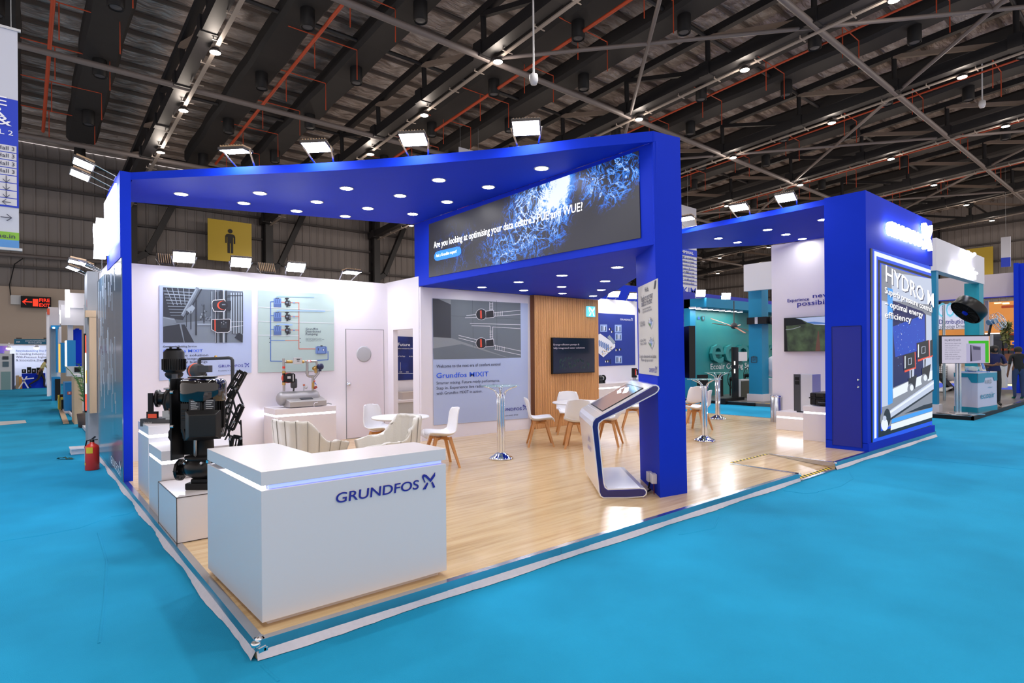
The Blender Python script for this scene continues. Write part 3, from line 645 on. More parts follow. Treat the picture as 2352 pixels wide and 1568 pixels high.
# television on the hidden side of the column
t = thing('television', 'black television seen edge-on behind the tall blue column', 'television', (5.25, .72, 1.2))
ub = Vector((D_[0]-B_[0], D_[1]-B_[1], 0)).normalized(); nb = Vector((ub.y, -ub.x, 0)); cB = Vector((B_[0], B_[1], 0))+ub*.52
zt0 = 1.98; b = B(); b.obox(cB+nb*.075+Vector((0, 0, 1.71)), ub*.5, nb*.035, (0, 0, .30)); obj('casing', b, M_black, t)
b = B(); b.obox(cB+nb*.112+Vector((0, 0, 1.71)), ub*.485, nb*.003, (0, 0, .285)); obj('screen', b, mat('black_screen', (6, 6, 10), .1, coat=.3), t)
b = B(); b.obox(cB+nb*.02+Vector((0, 0, 1.71)), ub*.15, nb*.022, (0, 0, .12)); obj('wall_bracket', b, M_dgrey, t)
# power sockets at the foot of the column
for k, (x, y) in enumerate(((1499, 1094), (1508, 1098))):
    P = Vector(WL(x, y, A_, C_)); uc = Vector((C_[0]-A_[0], C_[1]-A_[1], 0)).normalized()
    t = thing('power_socket', ('white surface socket, farther of two at the foot of the blue column', 'white surface socket, nearer of two at the foot of the blue column')[k], 'socket', P)
    b = B(); b.obox(P+nA*.035, uc*.05, nA*.03, (0, 0, .055)); obj('socket_box', b, mat('socket_white', (220, 212, 214), .4), t, bev=.006)
    if k == 0:
        Q = Vector(G(1489, 1131)); b = B(); b.tube([P+nA*.03+Vector((0, 0, -.05)), P+nA*.05+Vector((0, 0, -.13)), (P+Q)/2+Vector((0, 0, -.06)), Q+Vector((0, 0, .02)), Q+Vector((-.1, -.02, .012))], .011); obj('power_cable', b, M_blackm, t)
    else:
        b = B(); b.tube([P+nA*.03+Vector((0, 0, -.05)), P+nA*.03+Vector((0, 0, -.2)), P+nA*.06+Vector((-.02, 0, -.26))], .006); obj('power_cable', b, mat('dark_red_wire', (110, 30, 30), .5), t)

# ------------------------------------------------------------------ canopy and video beam
ZA, ZE = 2.91, 2.985
cv = [(.1, 5.5), (1.18, 4.4), (1.74, 3.85), (2.5, 3.0), (3.39, 1.88), (3.93, 1.05), (4.37, .47)]
def crom(P, n):
    out = []
    for i in range(len(P)-1):
        p0, p1, p2, p3 = P[max(i-1, 0)], P[i], P[i+1], P[min(i+2, len(P)-1)]
        for k in range(n):
            t = k/n; out.append(tuple(.5*((2*p1[j])+(-p0[j]+p2[j])*t+(2*p0[j]-5*p1[j]+4*p2[j]-p3[j])*t*t+(-p0[j]+3*p1[j]-3*p2[j]+p3[j])*t**3) for j in range(len(p1))))
    return out+[tuple(P[-1])]
cv = crom(cv, 4)
can = thing('blue_canopy', 'large cobalt blue canopy with a curved front edge over the seating area', 'canopy', (2.5, 4.5, 4.0))
E_ = (4.62, 6.08)
zs = lambda x: 4.0+(x-.1)*.012
sofpts = [(x+.02, y+.03, zs(x)) for x, y in cv]+[(E_[0], E_[1], 4.14), (.1, 6.85, 4.0)]
b = B(); n = len(sofpts); b.add(sofpts+[(x, y, z+.09) for x, y, z in sofpts], [tuple(range(n)), tuple(range(n, 2*n))[::-1]]+[(i, n+i, n+(i+1) % n, (i+1) % n) for i in range(n)]); obj('soffit', b, M_blue, can)
b = B(); P = []
for i, (x, y) in enumerate(cv):
    zt = 4.09+(x-.1)/4.3*.068; zb = 4.0+(x-.1)/4.3*.045
    P += [(x, y, zb-.004), (x, y, zt), (x+.025, y+.035, zt), (x+.025, y+.035, zb-.004)]
b.add(P, [(4*i+k, 4*i+(k+1) % 4, 4*i+4+(k+1) % 4, 4*i+4+k) for i in range(len(cv)-1) for k in range(4)]); obj('fascia', b, M_blue, can)
beam = thing('video_beam', 'deep blue overhead beam framing the long video screen', 'beam', (4.6, 3.3, 2.9))
dB = Vector((E_[0]-A_[0]+.04, E_[1]-A_[1], 0)).normalized(); nB = Vector((-dB.y, dB.x, 0))   # n points to -X
def bz(y, f): return ZA+(ZE-ZA)*(y-.45)/5.6 if f == 0 else 4.05+.1*(y-.45)/5.6
b = B(); xA = lambda y: A_[0]+(4.66-A_[0])*(y-.448)/5.65
P = []
for y in (.47, 6.1):
    x = xA(y)+.0; P += [(x, y, bz(y, 0)), (x+.42, y-.02, bz(y, 0)), (x+.42, y-.02, bz(y, 1)), (x, y, bz(y, 1))]
b.add(P, [(0, 1, 2, 3), (7, 6, 5, 4)]+[(4+k, 4+(k+1) % 4, (k+1) % 4, k) for k in range(4)]); obj('box_beam', b, M_blue, beam)
sof2 = [(4.42, .5, ZA), (4.66, 5.95, 2.975)]
edge = [G(1376, 687, 2.95), G(1398, 675, 2.95), G(1419.6, 665, 2.95), G(1434.5, 655, 2.95), G(1450, 645, 2.95), G(1462, 638, 2.95)]
sof2 += [(7.38, 5.89, 2.97), (9.42, 5.75, 2.965)]+[(p[0], p[1], 2.955) for p in edge[1:]]+[(D_[0], D_[1], 2.93), (B_[0], B_[1]+.05, 2.92)]
b = B(); n = len(sof2); b.add(sof2+[(x, y, z+.16) for x, y, z in sof2], [tuple(range(n))[::-1], tuple(range(n, 2*n))]+[(i, (i+1) % n, n+(i+1) % n, n+i) for i in range(n)])
can2 = thing('blue_canopy', 'lower cobalt blue canopy behind the video beam above the timber partition', 'canopy', (7, 4, 2.95)); obj('soffit', b, M_blue, can2)
# video screen
M_scr = D.materials.new('video_water'); M_scr.use_nodes = True; nt = M_scr.node_tree; p = nt.nodes['Principled BSDF']; L = nt.links.new
tc = nt.nodes.new('ShaderNodeTexCoord'); sp = nt.nodes.new('ShaderNodeSeparateXYZ'); L(tc.outputs['Object'], sp.inputs[0])
def mth(op, a, b_=None, clamp=False):
    m = nt.nodes.new('ShaderNodeMath'); m.operation = op; m.use_clamp = clamp
    for i, v in enumerate((a, b_)):
        if v is None: continue
        if isinstance(v, (int, float)): m.inputs[i].default_value = v
        else: L(v, m.inputs[i])
    return m.outputs[0]
def blob(cy, cz, ry, rz):
    a = mth('MULTIPLY', mth('SUBTRACT', sp.outputs[1], cy), 1/ry); c = mth('MULTIPLY', mth('SUBTRACT', sp.outputs[2], cz), 1/rz)
    d = mth('ADD', mth('MULTIPLY', a, a), mth('MULTIPLY', c, c)); return mth('SUBTRACT', 1., d, True)
nz = nt.nodes.new('ShaderNodeTexNoise'); nz.inputs['Scale'].default_value = 2.1; nz.inputs['Detail'].default_value = 9; nz.inputs['Roughness'].default_value = .66; nz.inputs['Distortion'].default_value = 1.2; L(tc.outputs['Object'], nz.inputs[0])
def veins(scale, det, dist, width):
    q = nt.nodes.new('ShaderNodeTexNoise'); q.inputs['Scale'].default_value = scale; q.inputs['Detail'].default_value = det; q.inputs['Roughness'].default_value = .6; q.inputs['Distortion'].default_value = dist; L(tc.outputs['Object'], q.inputs[0])
    return mth('SUBTRACT', 1., mth('MULTIPLY', mth('ABSOLUTE', mth('SUBTRACT', q.outputs[0], .5)), width), True)
msk = mth('MAXIMUM', mth('MAXIMUM', mth('MULTIPLY', blob(2.55, 3.62, .95, .75), 1.), mth('MULTIPLY', blob(1.15, 3.82, .75, .5), .85)), mth('MAXIMUM', mth('MULTIPLY', blob(3.3, 3.3, .9, .55), .75), mth('MULTIPLY', blob(4.7, 3.5, 1.2, .7), .38)))
rid = mth('MAXIMUM', mth('MULTIPLY', veins(2.4, 5, 1.6, 26.), .75), mth('MULTIPLY', veins(5.2, 5, 1.8, 16.), .5))
core = mth('MULTIPLY', blob(2.05, 3.95, .42, .40), 1.3)
v = mth('ADD', mth('MULTIPLY', mth('ADD', rid, mth('MULTIPLY', mth('SUBTRACT', nz.outputs[0], .40), 1.9)), mth('MULTIPLY', msk, 1.35)), mth('MULTIPLY', core, mth('ADD', nz.outputs[0], .15)))
rp = nt.nodes.new('ShaderNodeValToRGB'); L(v, rp.inputs[0]); e = rp.color_ramp.elements
e[0].position = .18; e[0].color = (*lin((28, 28, 38)), 1); e[1].position = 1.; e[1].color = (*lin((240, 250, 255)), 1)
for ps, c in ((.34, (22, 40, 88)), (.50, (14, 92, 205)), (.72, (52, 150, 245))):
    k = e.new(ps); k.color = (*lin(c), 1)
L(rp.outputs[0], p.inputs['Emission Color']); p.inputs['Emission Strength'].default_value = 1.0; p.inputs['Base Color'].default_value = (.01, .01, .012, 1); p.inputs['Roughness'].default_value = .5
WB = lambda x, y: WL(x, y, (xA(.45)-.012, .45), (xA(6.1)-.012, 6.1))
q = [WB(985, 515), WB(985, 637), WB(1471, 546), WB(1466, 346)]
vsn = thing('video_screen', 'long glowing video screen showing blue water splashes and a question', 'screen', q[1])
b = B(); nBv = Vector((-1, -.04, 0)).normalized(); b.extr([Vector(p_) for p_ in q], -nBv*.03); obj('led_surface', b, M_scr, vsn)
M_vt = mat('video_text', (255, 255, 255), .5, emit=1.6)
text("Are you looking at optimising your data centre's PUE and WUE?", WB(997, 570), WB(1339, 483), .115, M_vt, vsn, bold=.035, lift=.006)
fl = Flat(WB, nBv); fl.k = 2
rr = [(998, 587), (1001, 580), (1006, 577), (1050, 566.5), (1057, 567), (1060, 572), (1060, 581), (1056, 586), (1050, 588.5), (1006, 598.5), (1001, 598), (998, 593)]
fl.P(rr, mat('button_blue', (40, 122, 240), .5, emit=.8)); fl.out('blue_button', vsn)
text('Ask a Grundfos expert!', WB(1002.5, 591), WB(1050, 580), .055, M_vt, vsn, lift=.012, bold=.01)

# second canopy, tower
rc = thing('blue_canopy', 'right-hand cobalt blue canopy joining the light box tower', 'canopy', (10.5, 3, 4.17))
b = B(); b.prism([(9.37, .66), (12.3, .66), (12.3, 2.0), (12.17, 2.97), (11.09, 4.51), (10.2, 5.6), (9.52, 6.4), (9.47, 3.44)], 4.17, 4.25); obj('soffit', b, M_blue, rc)
b = B(); b.prism([(9.34, .65), (9.37, .65), (9.48, 3.44), (9.53, 6.4), (9.5, 6.4), (9.45, 3.44)], 4.165, 4.262); obj('fascia', b, M_blue, rc)
b = B(); b.box((9.5, 6.3, PZ), (9.6, 6.4, 4.17)); obj('rear_support', b, M_blue, rc)
tw = thing('light_box_tower', 'cobalt blue tower block at the right end holding the lit pump advert', 'tower', (11, .3, PZ))
b = B(); b.box((9.3, .02, 3.385), (12.84, .65, 4.27)); obj('header', b, M_blue, tw)
b = B(); b.box((9.3, .02, .23), (12.63, .65, 3.385)); obj('tower_body', b, M_blue, tw)
b = B(); b.box((9.3, .0, PZ), (12.84, .65, .235)); obj('plinth', b, M_blue, tw)
dr = obj('door_2', B().box((9.292, .10, .16), (9.3, .535, 2.11)), M_bluedoor, kind='structure')
b = B()
for a, c in (((9.288, .095, .155), (9.3, .102, 2.118)), ((9.288, .533, .155), (9.3, .54, 2.118)), ((9.288, .095, 2.11), (9.3, .54, 2.118))): b.box(a, c)
obj('door_gap', b, mat('dark_blue_gap', (12, 18, 70), .6), dr)
for z in (1.245, 1.13):
    b = B(); b.lathe([(.02, 0), (.02, .01), (.012, .02), (.001, .022)], (9.292, .145, z), (-1, 0, 0), n=12); obj('lock', b, M_chrome, dr)
# lit advert
T0 = lambda x, y: WY(x, y, .012)
ad = thing('light_box_advert', 'tall lit advert with pumps, steel pipes and white headline on the tower', 'light box', (11, .01, .23))
b = B(); b.box((9.46, .006, .235), (12.62, .02, 3.36)); obj('lit_sheet', b, mat('ad_lit_base', (20, 26, 36), .4, emit=.3, ecol=(40, 52, 70)), ad)
def em(nm, c, s=1.): return mat('ad_'+nm, (22, 22, 26), .45, emit=s, ecol=c, spec=.2)
a_blue, a_cyan, a_wht, a_dk, a_sky, a_pale, a_gry, a_dg, a_or = em('blue', (30, 84, 235), 1.), em('cyan', (70, 160, 245), 1.), em('white', (236, 244, 255), 1.), em('dark', (34, 42, 52), .6), em('deep', (10, 26, 92), .9), em('pale', (196, 206, 228), 1.), em('grey', (150, 155, 168), .8), em('darkgrey', (50, 52, 60), .6), em('orange', (235, 80, 50), 1.)
fl = Flat(T0, (0, -1, 0)); fl.k = 1
fl.P([(2003, 571), (2137, 612), (2140, 975), (2004, 1018)], a_blue)
fl.P([(2007, 576), (2137, 620), (2137, 634), (2007, 590)], a_wht); fl.P([(2007, 576), (2012, 578), (2012, 1005), (2007, 1007)], a_wht)
fl.P([(2012, 588), (2138, 628), (2140, 962), (2013, 1008)], a_blue); fl.P([(2015, 596), (2138, 634), (2140, 966), (2016, 1005)], a_dk)
fl.P([(2020, 603), (2138, 640), (2140, 952), (2022, 990)], a_blue); fl.P([(2023, 606), (2138, 643), (2140, 950), (2024, 984)], a_gry)
fl.P([(2047, 625), (2138, 640), (2140, 700), (2047, 690)], a_pale)
fl.P([(2024, 690), (2040, 694), (2040, 930), (2024, 935)], a_pale); fl.P([(2037, 660), (2049, 664), (2049, 925), (2038, 930)], a_cyan)
fl.P([(2049, 690), (2118, 715), (2125, 722), (2126, 857), (2050, 890)], a_sky); fl.P([(2049, 750), (2122, 722), (2125, 800), (2055, 820)], em('glow', (16, 70, 190), 1.))
fl.P([(2126, 722), (2138, 726), (2140, 860), (2127, 858)], a_pale)
rnd = random.Random(11)
for i in range(60):
    x, y = 2055+65*rnd.random(), 740+100*rnd.random(); fl.R(x, y, x+.9, y+1.3, a_cyan if i % 3 else a_wht); fl.k -= .95
fl.P([(2049, 893), (2140, 850), (2140, 870), (2050, 915)], a_wht)
fl.P([(2050, 925), (2140, 895), (2140, 945), (2070, 960)], a_gry); fl.P([(2075, 950), (2120, 930), (2140, 925), (2140, 935)], a_dg)
fl.P([(2047, 962), (2140, 935), (2140, 943), (2046, 972)], a_cyan); fl.P([(2045, 974), (2140, 944), (2140, 958), (2044, 988)], a_wht)
fl.P([(2022, 975), (2031, 950), (2143, 872), (2143, 893), (2040, 962)], a_pale); fl.P([(2040, 962), (2143, 893), (2143, 897), (2042, 966)], a_dg); fl.P([(2034, 950), (2143, 876), (2143, 881), (2035, 955)], a_wht)
fl.C(2031, 962, 11, 22, a_gry); fl.C(2036, 958, 8, 20, a_dg); fl.C(2030, 975, 8, 14, a_wht); fl.C(2030, 960, 4, 6, a_pale)
for cx, cy, s in ((2088, 832, 1.), (2119, 806, 1.06)):
    fl.P([(cx-15*s, cy-16*s), (cx+13*s, cy-24*s), (cx+14*s, cy+14*s), (cx-12*s, cy+23*s)], a_or); fl.P([(cx-15*s, cy-17*s), (cx+11*s, cy-24*s), (cx+12*s, cy+11*s), (cx-14*s, cy+19*s)], a_dk)
    fl.P([(cx-4*s, cy-9*s), (cx+4*s, cy-11*s), (cx+4*s, cy+4*s), (cx-4*s, cy+6*s)], a_pale); fl.P([(cx-3*s, cy-8*s), (cx+3*s, cy-10*s), (cx+3*s, cy+3*s), (cx-3*s, cy+5*s)], a_dk); fl.P([(cx-12*s, cy-14*s), (cx-10*s, cy-14.6*s), (cx-10*s, cy+13*s), (cx-12*s, cy+14*s)], a_wht)
    fl.P([(cx-1, cy+18*s), (cx+10*s, cy+14*s), (cx+9, cy+40*s), (cx, cy+46*s)], a_pale); fl.P([(cx+2, cy+18*s), (cx+5*s, cy+17*s), (cx+4, cy+42*s), (cx+2, cy+44*s)], a_dg)
    fl.P([(cx-4, cy+38*s), (cx+16*s, cy+28*s), (cx+12, cy+60*s), (cx-3, cy+68*s)], a_dg); fl.C(cx+2, cy+62*s, 8, 14, a_gry); fl.C(cx+4, cy+58*s, 4, 7, a_wht)
fl.P([(2134, 782), (2140, 779), (2140, 815), (2134, 818)], a_dk); fl.P([(2134, 818), (2140, 815), (2140, 818), (2134, 821)], a_or)
fl.out('printed_picture', ad)
a_sh = em('shadow', (18, 34, 96), .5); a_txt = em('headline', (255, 255, 255), 1.5)
for dx, m_, lf in ((2.2, a_sh, .05), (0, a_txt, .055)):
    text('HYDRO M', T0(2026+dx, 646+dx), T0(2137+dx, 706+dx), .285, m_, ad, bold=.03, lift=lf)
    text('Superb pressure control', T0(2024+dx, 673+dx), T0(2133+dx, 717.7+dx), .11, m_, ad, bold=.03, lift=lf); text('\u2013 optimal energy', T0(2024+dx, 702+dx), T0(2112+dx, 729.5+dx), .11, m_, ad, bold=.03, lift=lf); text('efficiency', T0(2024+dx, 729+dx), T0(2085+dx, 740.5+dx), .11, m_, ad, bold=.03, lift=lf)
# illuminated lettering
M_sign = mat('sign_light', (255, 255, 255), .5, emit=14., ecol=(236, 238, 255))
sg = thing('illuminated_sign', 'glaring white illuminated lettering with ribbon mark on the tower header', 'sign', T0(2080, 545))
P0, P1 = T0(2031, 539), T0(2109, 563); text('GRUNDFOS', P0, (P1[0], P1[1], P0[2]), P0[2]*0+.24, M_sign, sg, depth=.06, bold=.03, lift=.02)
logo_mark((T0(2111, 562)[0], 0, P0[2]-.03), .50, (1, 0, 0), M_sign, sg, depth=.06, lift=.02)
sg = thing('illuminated_sign', 'overexposed white illuminated lettering on the outer left side of the stand', 'sign', (-.05, 6.2, 3.4))
text('GRUNDFOS', (-.02, 6.55, 3.28), (-.02, 5.72, 3.28), .2, M_sign, sg, depth=.08, bold=.03, lift=.04)
logo_mark((-.02, 6.85, 3.12), .5, (0, -1, 0), M_sign, sg, depth=.14, lift=.04)
b = B(); b.box((-.06, 5.62, 3.2), (-.04, 6.9, 3.95)); obj('lit_backing', b, M_sign, sg)
# outside picture panel on the left wall
op = thing('outside_panel', 'blue grey picture panel with white city drawing on the outer left wall', 'panel', (0, 7, PZ))
M_op = mat('outer_picture', (96, 122, 150), .22, noise=.5, nscale=1.6, stretch=(1, 2.2, .35), rgb2=(52, 96, 120), coat=.3)
b = B(); b.box((-.012, 5.505, PZ), (.0, 8.55, 2.98)); obj('panel_sheet', b, M_op, op)
b = B(); rnd = random.Random(8)
for i in range(46):
    y = 6.0+2.4*rnd.random(); z = .9+1.9*rnd.random(); h = .1+.5*rnd.random(); wd = .01+.02*rnd.random()
    b.box((-.015, y, z), (-.012, y+wd, z+h))
    if i % 2: b.box((-.015, y, z+h), (-.012, y+.1*rnd.random(), z+h+.012))
obj('city_drawing', b, mat('drawing_pale', (190, 196, 204), .5), op, kind='stuff')
text('GRUNDFOS', WX(255, 1062, -.014), WX(274, 1090, -.014), .12, M_wtext, op, bold=.03); logo_mark(WX(274.5, 1091, -.014), .2, (0, -1, 0), M_wtext, op)

# ================================================================== POSTERS
pr = {n: mat('print_'+n, c, .6) for n, c in dict(sky=(176, 192, 228), photo=(88, 98, 110), photodk=(44, 50, 60), photolt=(150, 164, 178), photomd=(116, 128, 142), conc=(106, 116, 126), concd=(62, 66, 74), conclt=(138, 146, 152), sage=(178, 200, 198), sagew=(214, 222, 226), unit=(108, 138, 196), unitd=(78, 104, 160), pipe_b=(54, 104, 190), pipe_r=(206, 108, 90), mist=(150, 186, 240), blk=(34, 34, 42), oran=(224, 84, 60), lblue=(150, 176, 230)).items()}
N_ = (0, -1, 0)
def poster(lb, W, q, m, n=N_, th=.005, cat='poster', name='wall_poster'):
    p = [Vector(W(*k)) for k in q]; t = thing(name, lb, cat, p[-1]); b = B(); b.extr(p, Vector(n)*th); obj('sheet', b, m, t); return t
# poster with plant room photograph
W7 = lambda x, y: WY(x, y, 7.143)
W7f = lambda x, y: WY(x, y, 7.143)
t = poster('pale blue poster with grey plant room photograph on the white back wall', W7, [(366, 654.5), (577.3, 666), (577.3, 855.4), (366, 874)], pr['sky'])
fl = Flat(W7, N_); fl.k = 4
fl.P([(374.5, 659.5), (557.6, 669), (557.6, 786.5), (374.5, 786.5)], pr['photo'])
fl.P([(374.5, 745), (470, 736), (557.6, 752), (557.6, 786.5), (374.5, 786.5)], pr['photomd']); fl.P([(374.5, 750), (412, 744), (422, 786.5), (374.5, 786.5)], pr['photodk']); fl.P([(416, 745), (424, 745), (446, 786.5), (424, 786.5)], pr['photodk'])
fl.P([(374.5, 659.5), (455, 664), (420, 735), (374.5, 730)], pr['photodk'])
for i in range(9): fl.Ln([(376+i*2, 668+i*7), (446-i*4, 672+i*6.5)], 2.2-.15*i, pr['photolt'] if i % 2 else pr['photomd'])
for i in range(5): fl.Ln([(382+i*13, 662), (398+i*9, 700)], 1.4, pr['photolt'])
fl.Ln([(452, 664), (420, 722)], 8, pr['photomd']); fl.Ln([(450, 664), (419, 720)], 2.4, pr['photolt']); fl.Ln([(462, 665), (430, 722)], 3, pr['photodk'])
fl.P([(427, 711), (441, 700), (448, 707), (438, 722)], pr['photolt'])
fl.P([(374.5, 727), (400, 731), (405, 741), (374.5, 748)], pr['photomd']); fl.Ln([(375, 729), (400, 734)], 1.4, pr['photolt'])
for x, y0, y1, wd, m in ((450, 690, 768, 3.6, 'photodk'), (438, 715, 755, 2.2, 'photodk'), (428, 715, 750, 1.6, 'photodk'), (486, 670, 742, 2., 'photolt'), (468, 700, 742, 2, 'photodk'), (496, 672, 786, 3, 'photodk')):
    fl.Ln([(x, y0), (x, y1)], wd, pr[m])
for i in range(26):
    rnd = random.Random(i); x, y = 455+30*rnd.random(), 695+45*rnd.random(); fl.R(x, y, x+1+3*rnd.random(), y+1+4*rnd.random(), pr[('photolt', 'photodk', 'photomd')[i % 3]]); fl.k -= .9
fl.R(453, 743, 484, 746, pr['photolt'])
for i in range(5): fl.R(529+i*5.8, 672, 533.4+i*5.8, 766 if i else 760, pr['photolt']); fl.R(532.5+i*5.8, 672, 534.4+i*5.8, 766, pr['photodk'])
fl.R(522, 678, 557, 680, pr['photodk']); fl.R(504, 666.5, 510, 786.5, pr['photodk']); fl.R(512, 667, 516, 786.5, pr['photolt']); fl.R(517, 667, 521, 786.5, pr['photodk'])
fl.P([(538, 775), (548, 764), (557, 770), (556, 786)], pr['photodk'])
for x in (494.5, 512.5): fl.Ln([(x, 666), (x, 786.4)], .7, M_wtext)
fl.Ln([(527, 739), (557.5, 738)], .7, M_wtext); fl.Ln([(528, 751), (557.5, 748)], .7, M_wtext)
fl.P([(489, 689), (515, 687), (518, 692), (518, 712), (514, 716), (490, 715), (486, 705), (486, 695)], M_wtext); fl.P([(490, 690), (514, 688.3), (517, 693), (517, 711), (513, 715), (491, 714), (487, 705), (487, 695)], pr['photodk'])
fl.C(511, 701, 13, 10.2, pr['oran'], 20); fl.C(513.5, 701, 11.6, 9.6, pr['blk'], 20); fl.R(518, 691, 530, 712, pr['photodk']); fl.C(514, 701, 9, 8, pr['blk'])
fl.R(509, 698, 517, 701, pr['photomd'])
fl.P([(485, 733), (527, 732), (529, 735), (528, 760), (523, 763.5), (498, 764), (485, 757)], M_wtext); fl.P([(486.2, 734), (526.5, 733), (528, 735.5), (527, 759.5), (522.5, 762.5), (498, 763), (486.2, 756.5)], pr['blk']); fl.P([(492, 734), (494.5, 734), (494.5, 760), (492, 758.5)], pr['oran'])
fl.R(506, 737, 521, 753, pr['photodk']); 
for x, y in ((508, 741), (513, 737.5), (518, 741), (513, 744)): fl.C(x, y, .7, .7, M_wtext, 8)
fl.out('photo_print', t)
tt = lambda s, x0, y0, x1, y1, h, m, bold=0.: text(s, W7(x0, y0), W7(x1, y1), h, m, t, lift=.012, bold=bold)
tt('Commercial Building Services', 374.5, 797.5, 452, 797, .032, M_ink, .015)
tt('Grundfos MIXIT', 374.5, 809.5, 465.5, 808.5, .05, M_pblue, .035); tt('All-in-one solution', 374.5, 819, 478, 817.5, .04, M_ink, .03); tt('for mixing loops in', 374.5, 827.5, 465.5, 825.5, .04, M_ink, .03); tt('commercial buildings', 374.5, 835.5, 476, 832.5, .04, M_ink, .03); tt('Solution for you', 390, 844, 436, 842, .03, M_pblue, .0)
tt('GRUNDFOS', 501, 843.5, 558, 842, .045, M_nblue, .035); logo_mark(Vector(W7(561, 843))+Vector((0, -.012, 0)), .075, (1, 0, 0), M_nblue, t); tt('Possibility in every drop', 501, 852.5, 550, 851, .02, M_ink)
# distributed pumping diagram
t = poster('sage green poster with a piping diagram beside the white door', W7, [(592.6, 666.4), (767, 676), (767.1, 850.7), (592.6, 855.3)], pr['sage'])
fl = Flat(W7, N_); fl.k = 4
for y0, y1, x1 in ((705, 713, 760), (737.5, 742, 765), (769.5, 771, 686)): fl.Ln([(593, y0), (x1, y1)], 1.6, pr['sagew'])
Bp = 621.3
fl.Ln([(628.5, 692.5), (Bp, 693), (Bp, 829), (649, 829.3)], 1.7, pr['pipe_b']); fl.Ln([(753, 807), (753, 826), (725, 827.5)], 1.7, pr['pipe_b'])
fl.Ln([(644, 693.5), (686.3, 695), (686.3, 801), (724, 801)], 1.5, pr['pipe_r']); fl.Ln([(Bp, 781.5), (655, 781.5)], 1.4, pr['pipe_b']); fl.Ln([(655, 781.5), (686, 781.5)], 1.4, pr['pipe_r'])
for i, y in enumerate((694, 726, 757.5)):
    if i: fl.Ln([(Bp, y-1.5), (629, y-1.5)], 1.5, pr['pipe_b']); fl.Ln([(645, y), (686, y+.4)], 1.4, pr['pipe_r'])
    fl.Ln([(636, y-9), (636.5, y-13), (640, y-13.5), ((720, 745, 670)[i], y-11.5)], 2.2, pr['mist'])
    fl.R(628.4, y-9, 645.5, y+11.5, pr['unit']); fl.R(628.4, y+3, 645.5, y+11.5, pr['unitd'])
    for k in range(3): fl.R(630.6+k*4.6, y-7, 633.8+k*4.6, y+2, pr['unitd'])
    fl.R(632, y-10, 641, y-8.4, pr['blk'])
    fl.C(658.5, y-8.5, 5.3, 1.6, pr['blk']); fl.R(656.6, y-8, 660.6, y-2, pr['blk']); fl.P([(655, y-3), (664, y-4), (667, y-2), (667, y+8), (663, y+9), (655, y+6), (653, y+1)], pr['blk']); fl.P([(657, y+6), (661, y+6), (662, y+9), (658.5, y+12), (657.5, y+11)], pr['blk'])
    fl.R(656, y-1, 661.5, y+2.5, pr['photomd']); fl.R(664.6, y-2, 665.8, y+6, pr['photolt'])
    fl.R(672, y-.2, 676.8, y+2, pr['unit'])
fl.P([(724, 796), (750, 796), (751, 811), (724, 811.5)], pr['unit']); fl.R(727, 795, 747.5, 812.5, pr['unitd']); fl.R(728.6, 797, 746, 810.5, pr['unit']); fl.R(730, 799, 731.5, 805, pr['blk']); fl.R(739, 800, 745, 806, pr['unitd']); fl.C(742, 803.4, 1.5, 1.7, M_wtext); fl.R(735, 793, 740, 795, pr['blk'])
for x, y in ((618.6, 776.6), (618.6, 786), (688.4, 777), (688.4, 786)): fl.R(x-1, y-1, x+1, y+1, pr['blk'])
fl.out('diagram_print', t)
tt('Grundfos', 701.5, 757.5, 729.8, 757, .04, M_ink, .03); tt('Distributed', 701.5, 763.5, 736, 763.3, .04, M_ink, .03); tt('Pumping', 701.5, 769.5, 729, 769.3, .04, M_ink, .03)
tt('Award-winning hydraulic system', 701.6, 777.5, 738, 777.3, .016, M_ink); tt('design that simplifies operation while', 701.6, 780.5, 744, 780.3, .016, M_ink); tt('increasing efficiency and comfort', 701.6, 783.5, 739, 783.3, .016, M_ink)
# welcome poster
W6 = lambda x, y: WY(x, y, 5.893)
t = poster('large blue grey welcome poster with pump photograph facing the seating area', W6, [(993, 685), (1212.2, 697), (1212.5, 960), (996, 976)], pr['sky'])
fl = Flat(W6, N_); fl.k = 4
fl.P([(993, 685), (1194.8, 696), (1196, 821), (995, 825)], pr['conc']); fl.P([(993, 685), (1035, 687), (1035.5, 777), (995, 778)], pr['concd']); fl.P([(993, 685), (1005, 685.8), (1035, 699), (1035, 687)], pr['conclt'])
fl.P([(994, 774), (1036, 776), (1170, 822), (995, 825)], pr['conclt']); fl.P([(994, 800), (1060, 790), (1168, 822), (995, 825)], pr['conc'])
for x in (1085, 1140): fl.Ln([(x, 690), (x+1, 800)], .5, pr['concd'])
fl.Ln([(1036, 725), (1195, 733)], .5, pr['concd'])
for a in ([(1071, 724.5), (1095, 722)], [(1068, 729.5), (1095, 728.5)], [(1133, 718), (1194, 712.5)], [(1135, 726), (1194, 722)], [(1079, 742.5), (1194, 745.5)], [(1083, 748), (1125, 749), (1125, 776)], [(1194, 754.5), (1131, 750.5), (1131, 778)], [(1053, 770), (1094, 780)], [(1053, 776), (1092, 786)], [(1135, 793), (1195, 806)], [(1135, 802), (1195, 815)], [(1124, 694), (1124, 712)], [(1131, 694.5), (1131, 712)]): fl.Ln(a, .9, M_wtext)
for i in range(5):
    fl.Ln([(1124, 697+i*3.4), (1131, 697.3+i*3.4)], .7, M_wtext); fl.Ln([(1124, 760+i*4), (1131, 760.4+i*4)], .7, M_wtext); fl.Ln([(1137+i*4, 716.5-i*.4), (1137+i*4, 726.3-i*.4)], .7, M_wtext); fl.Ln([(1137+i*5, 792+i*1.1), (1137+i*5, 802.5+i*1.1)], .7, M_wtext)
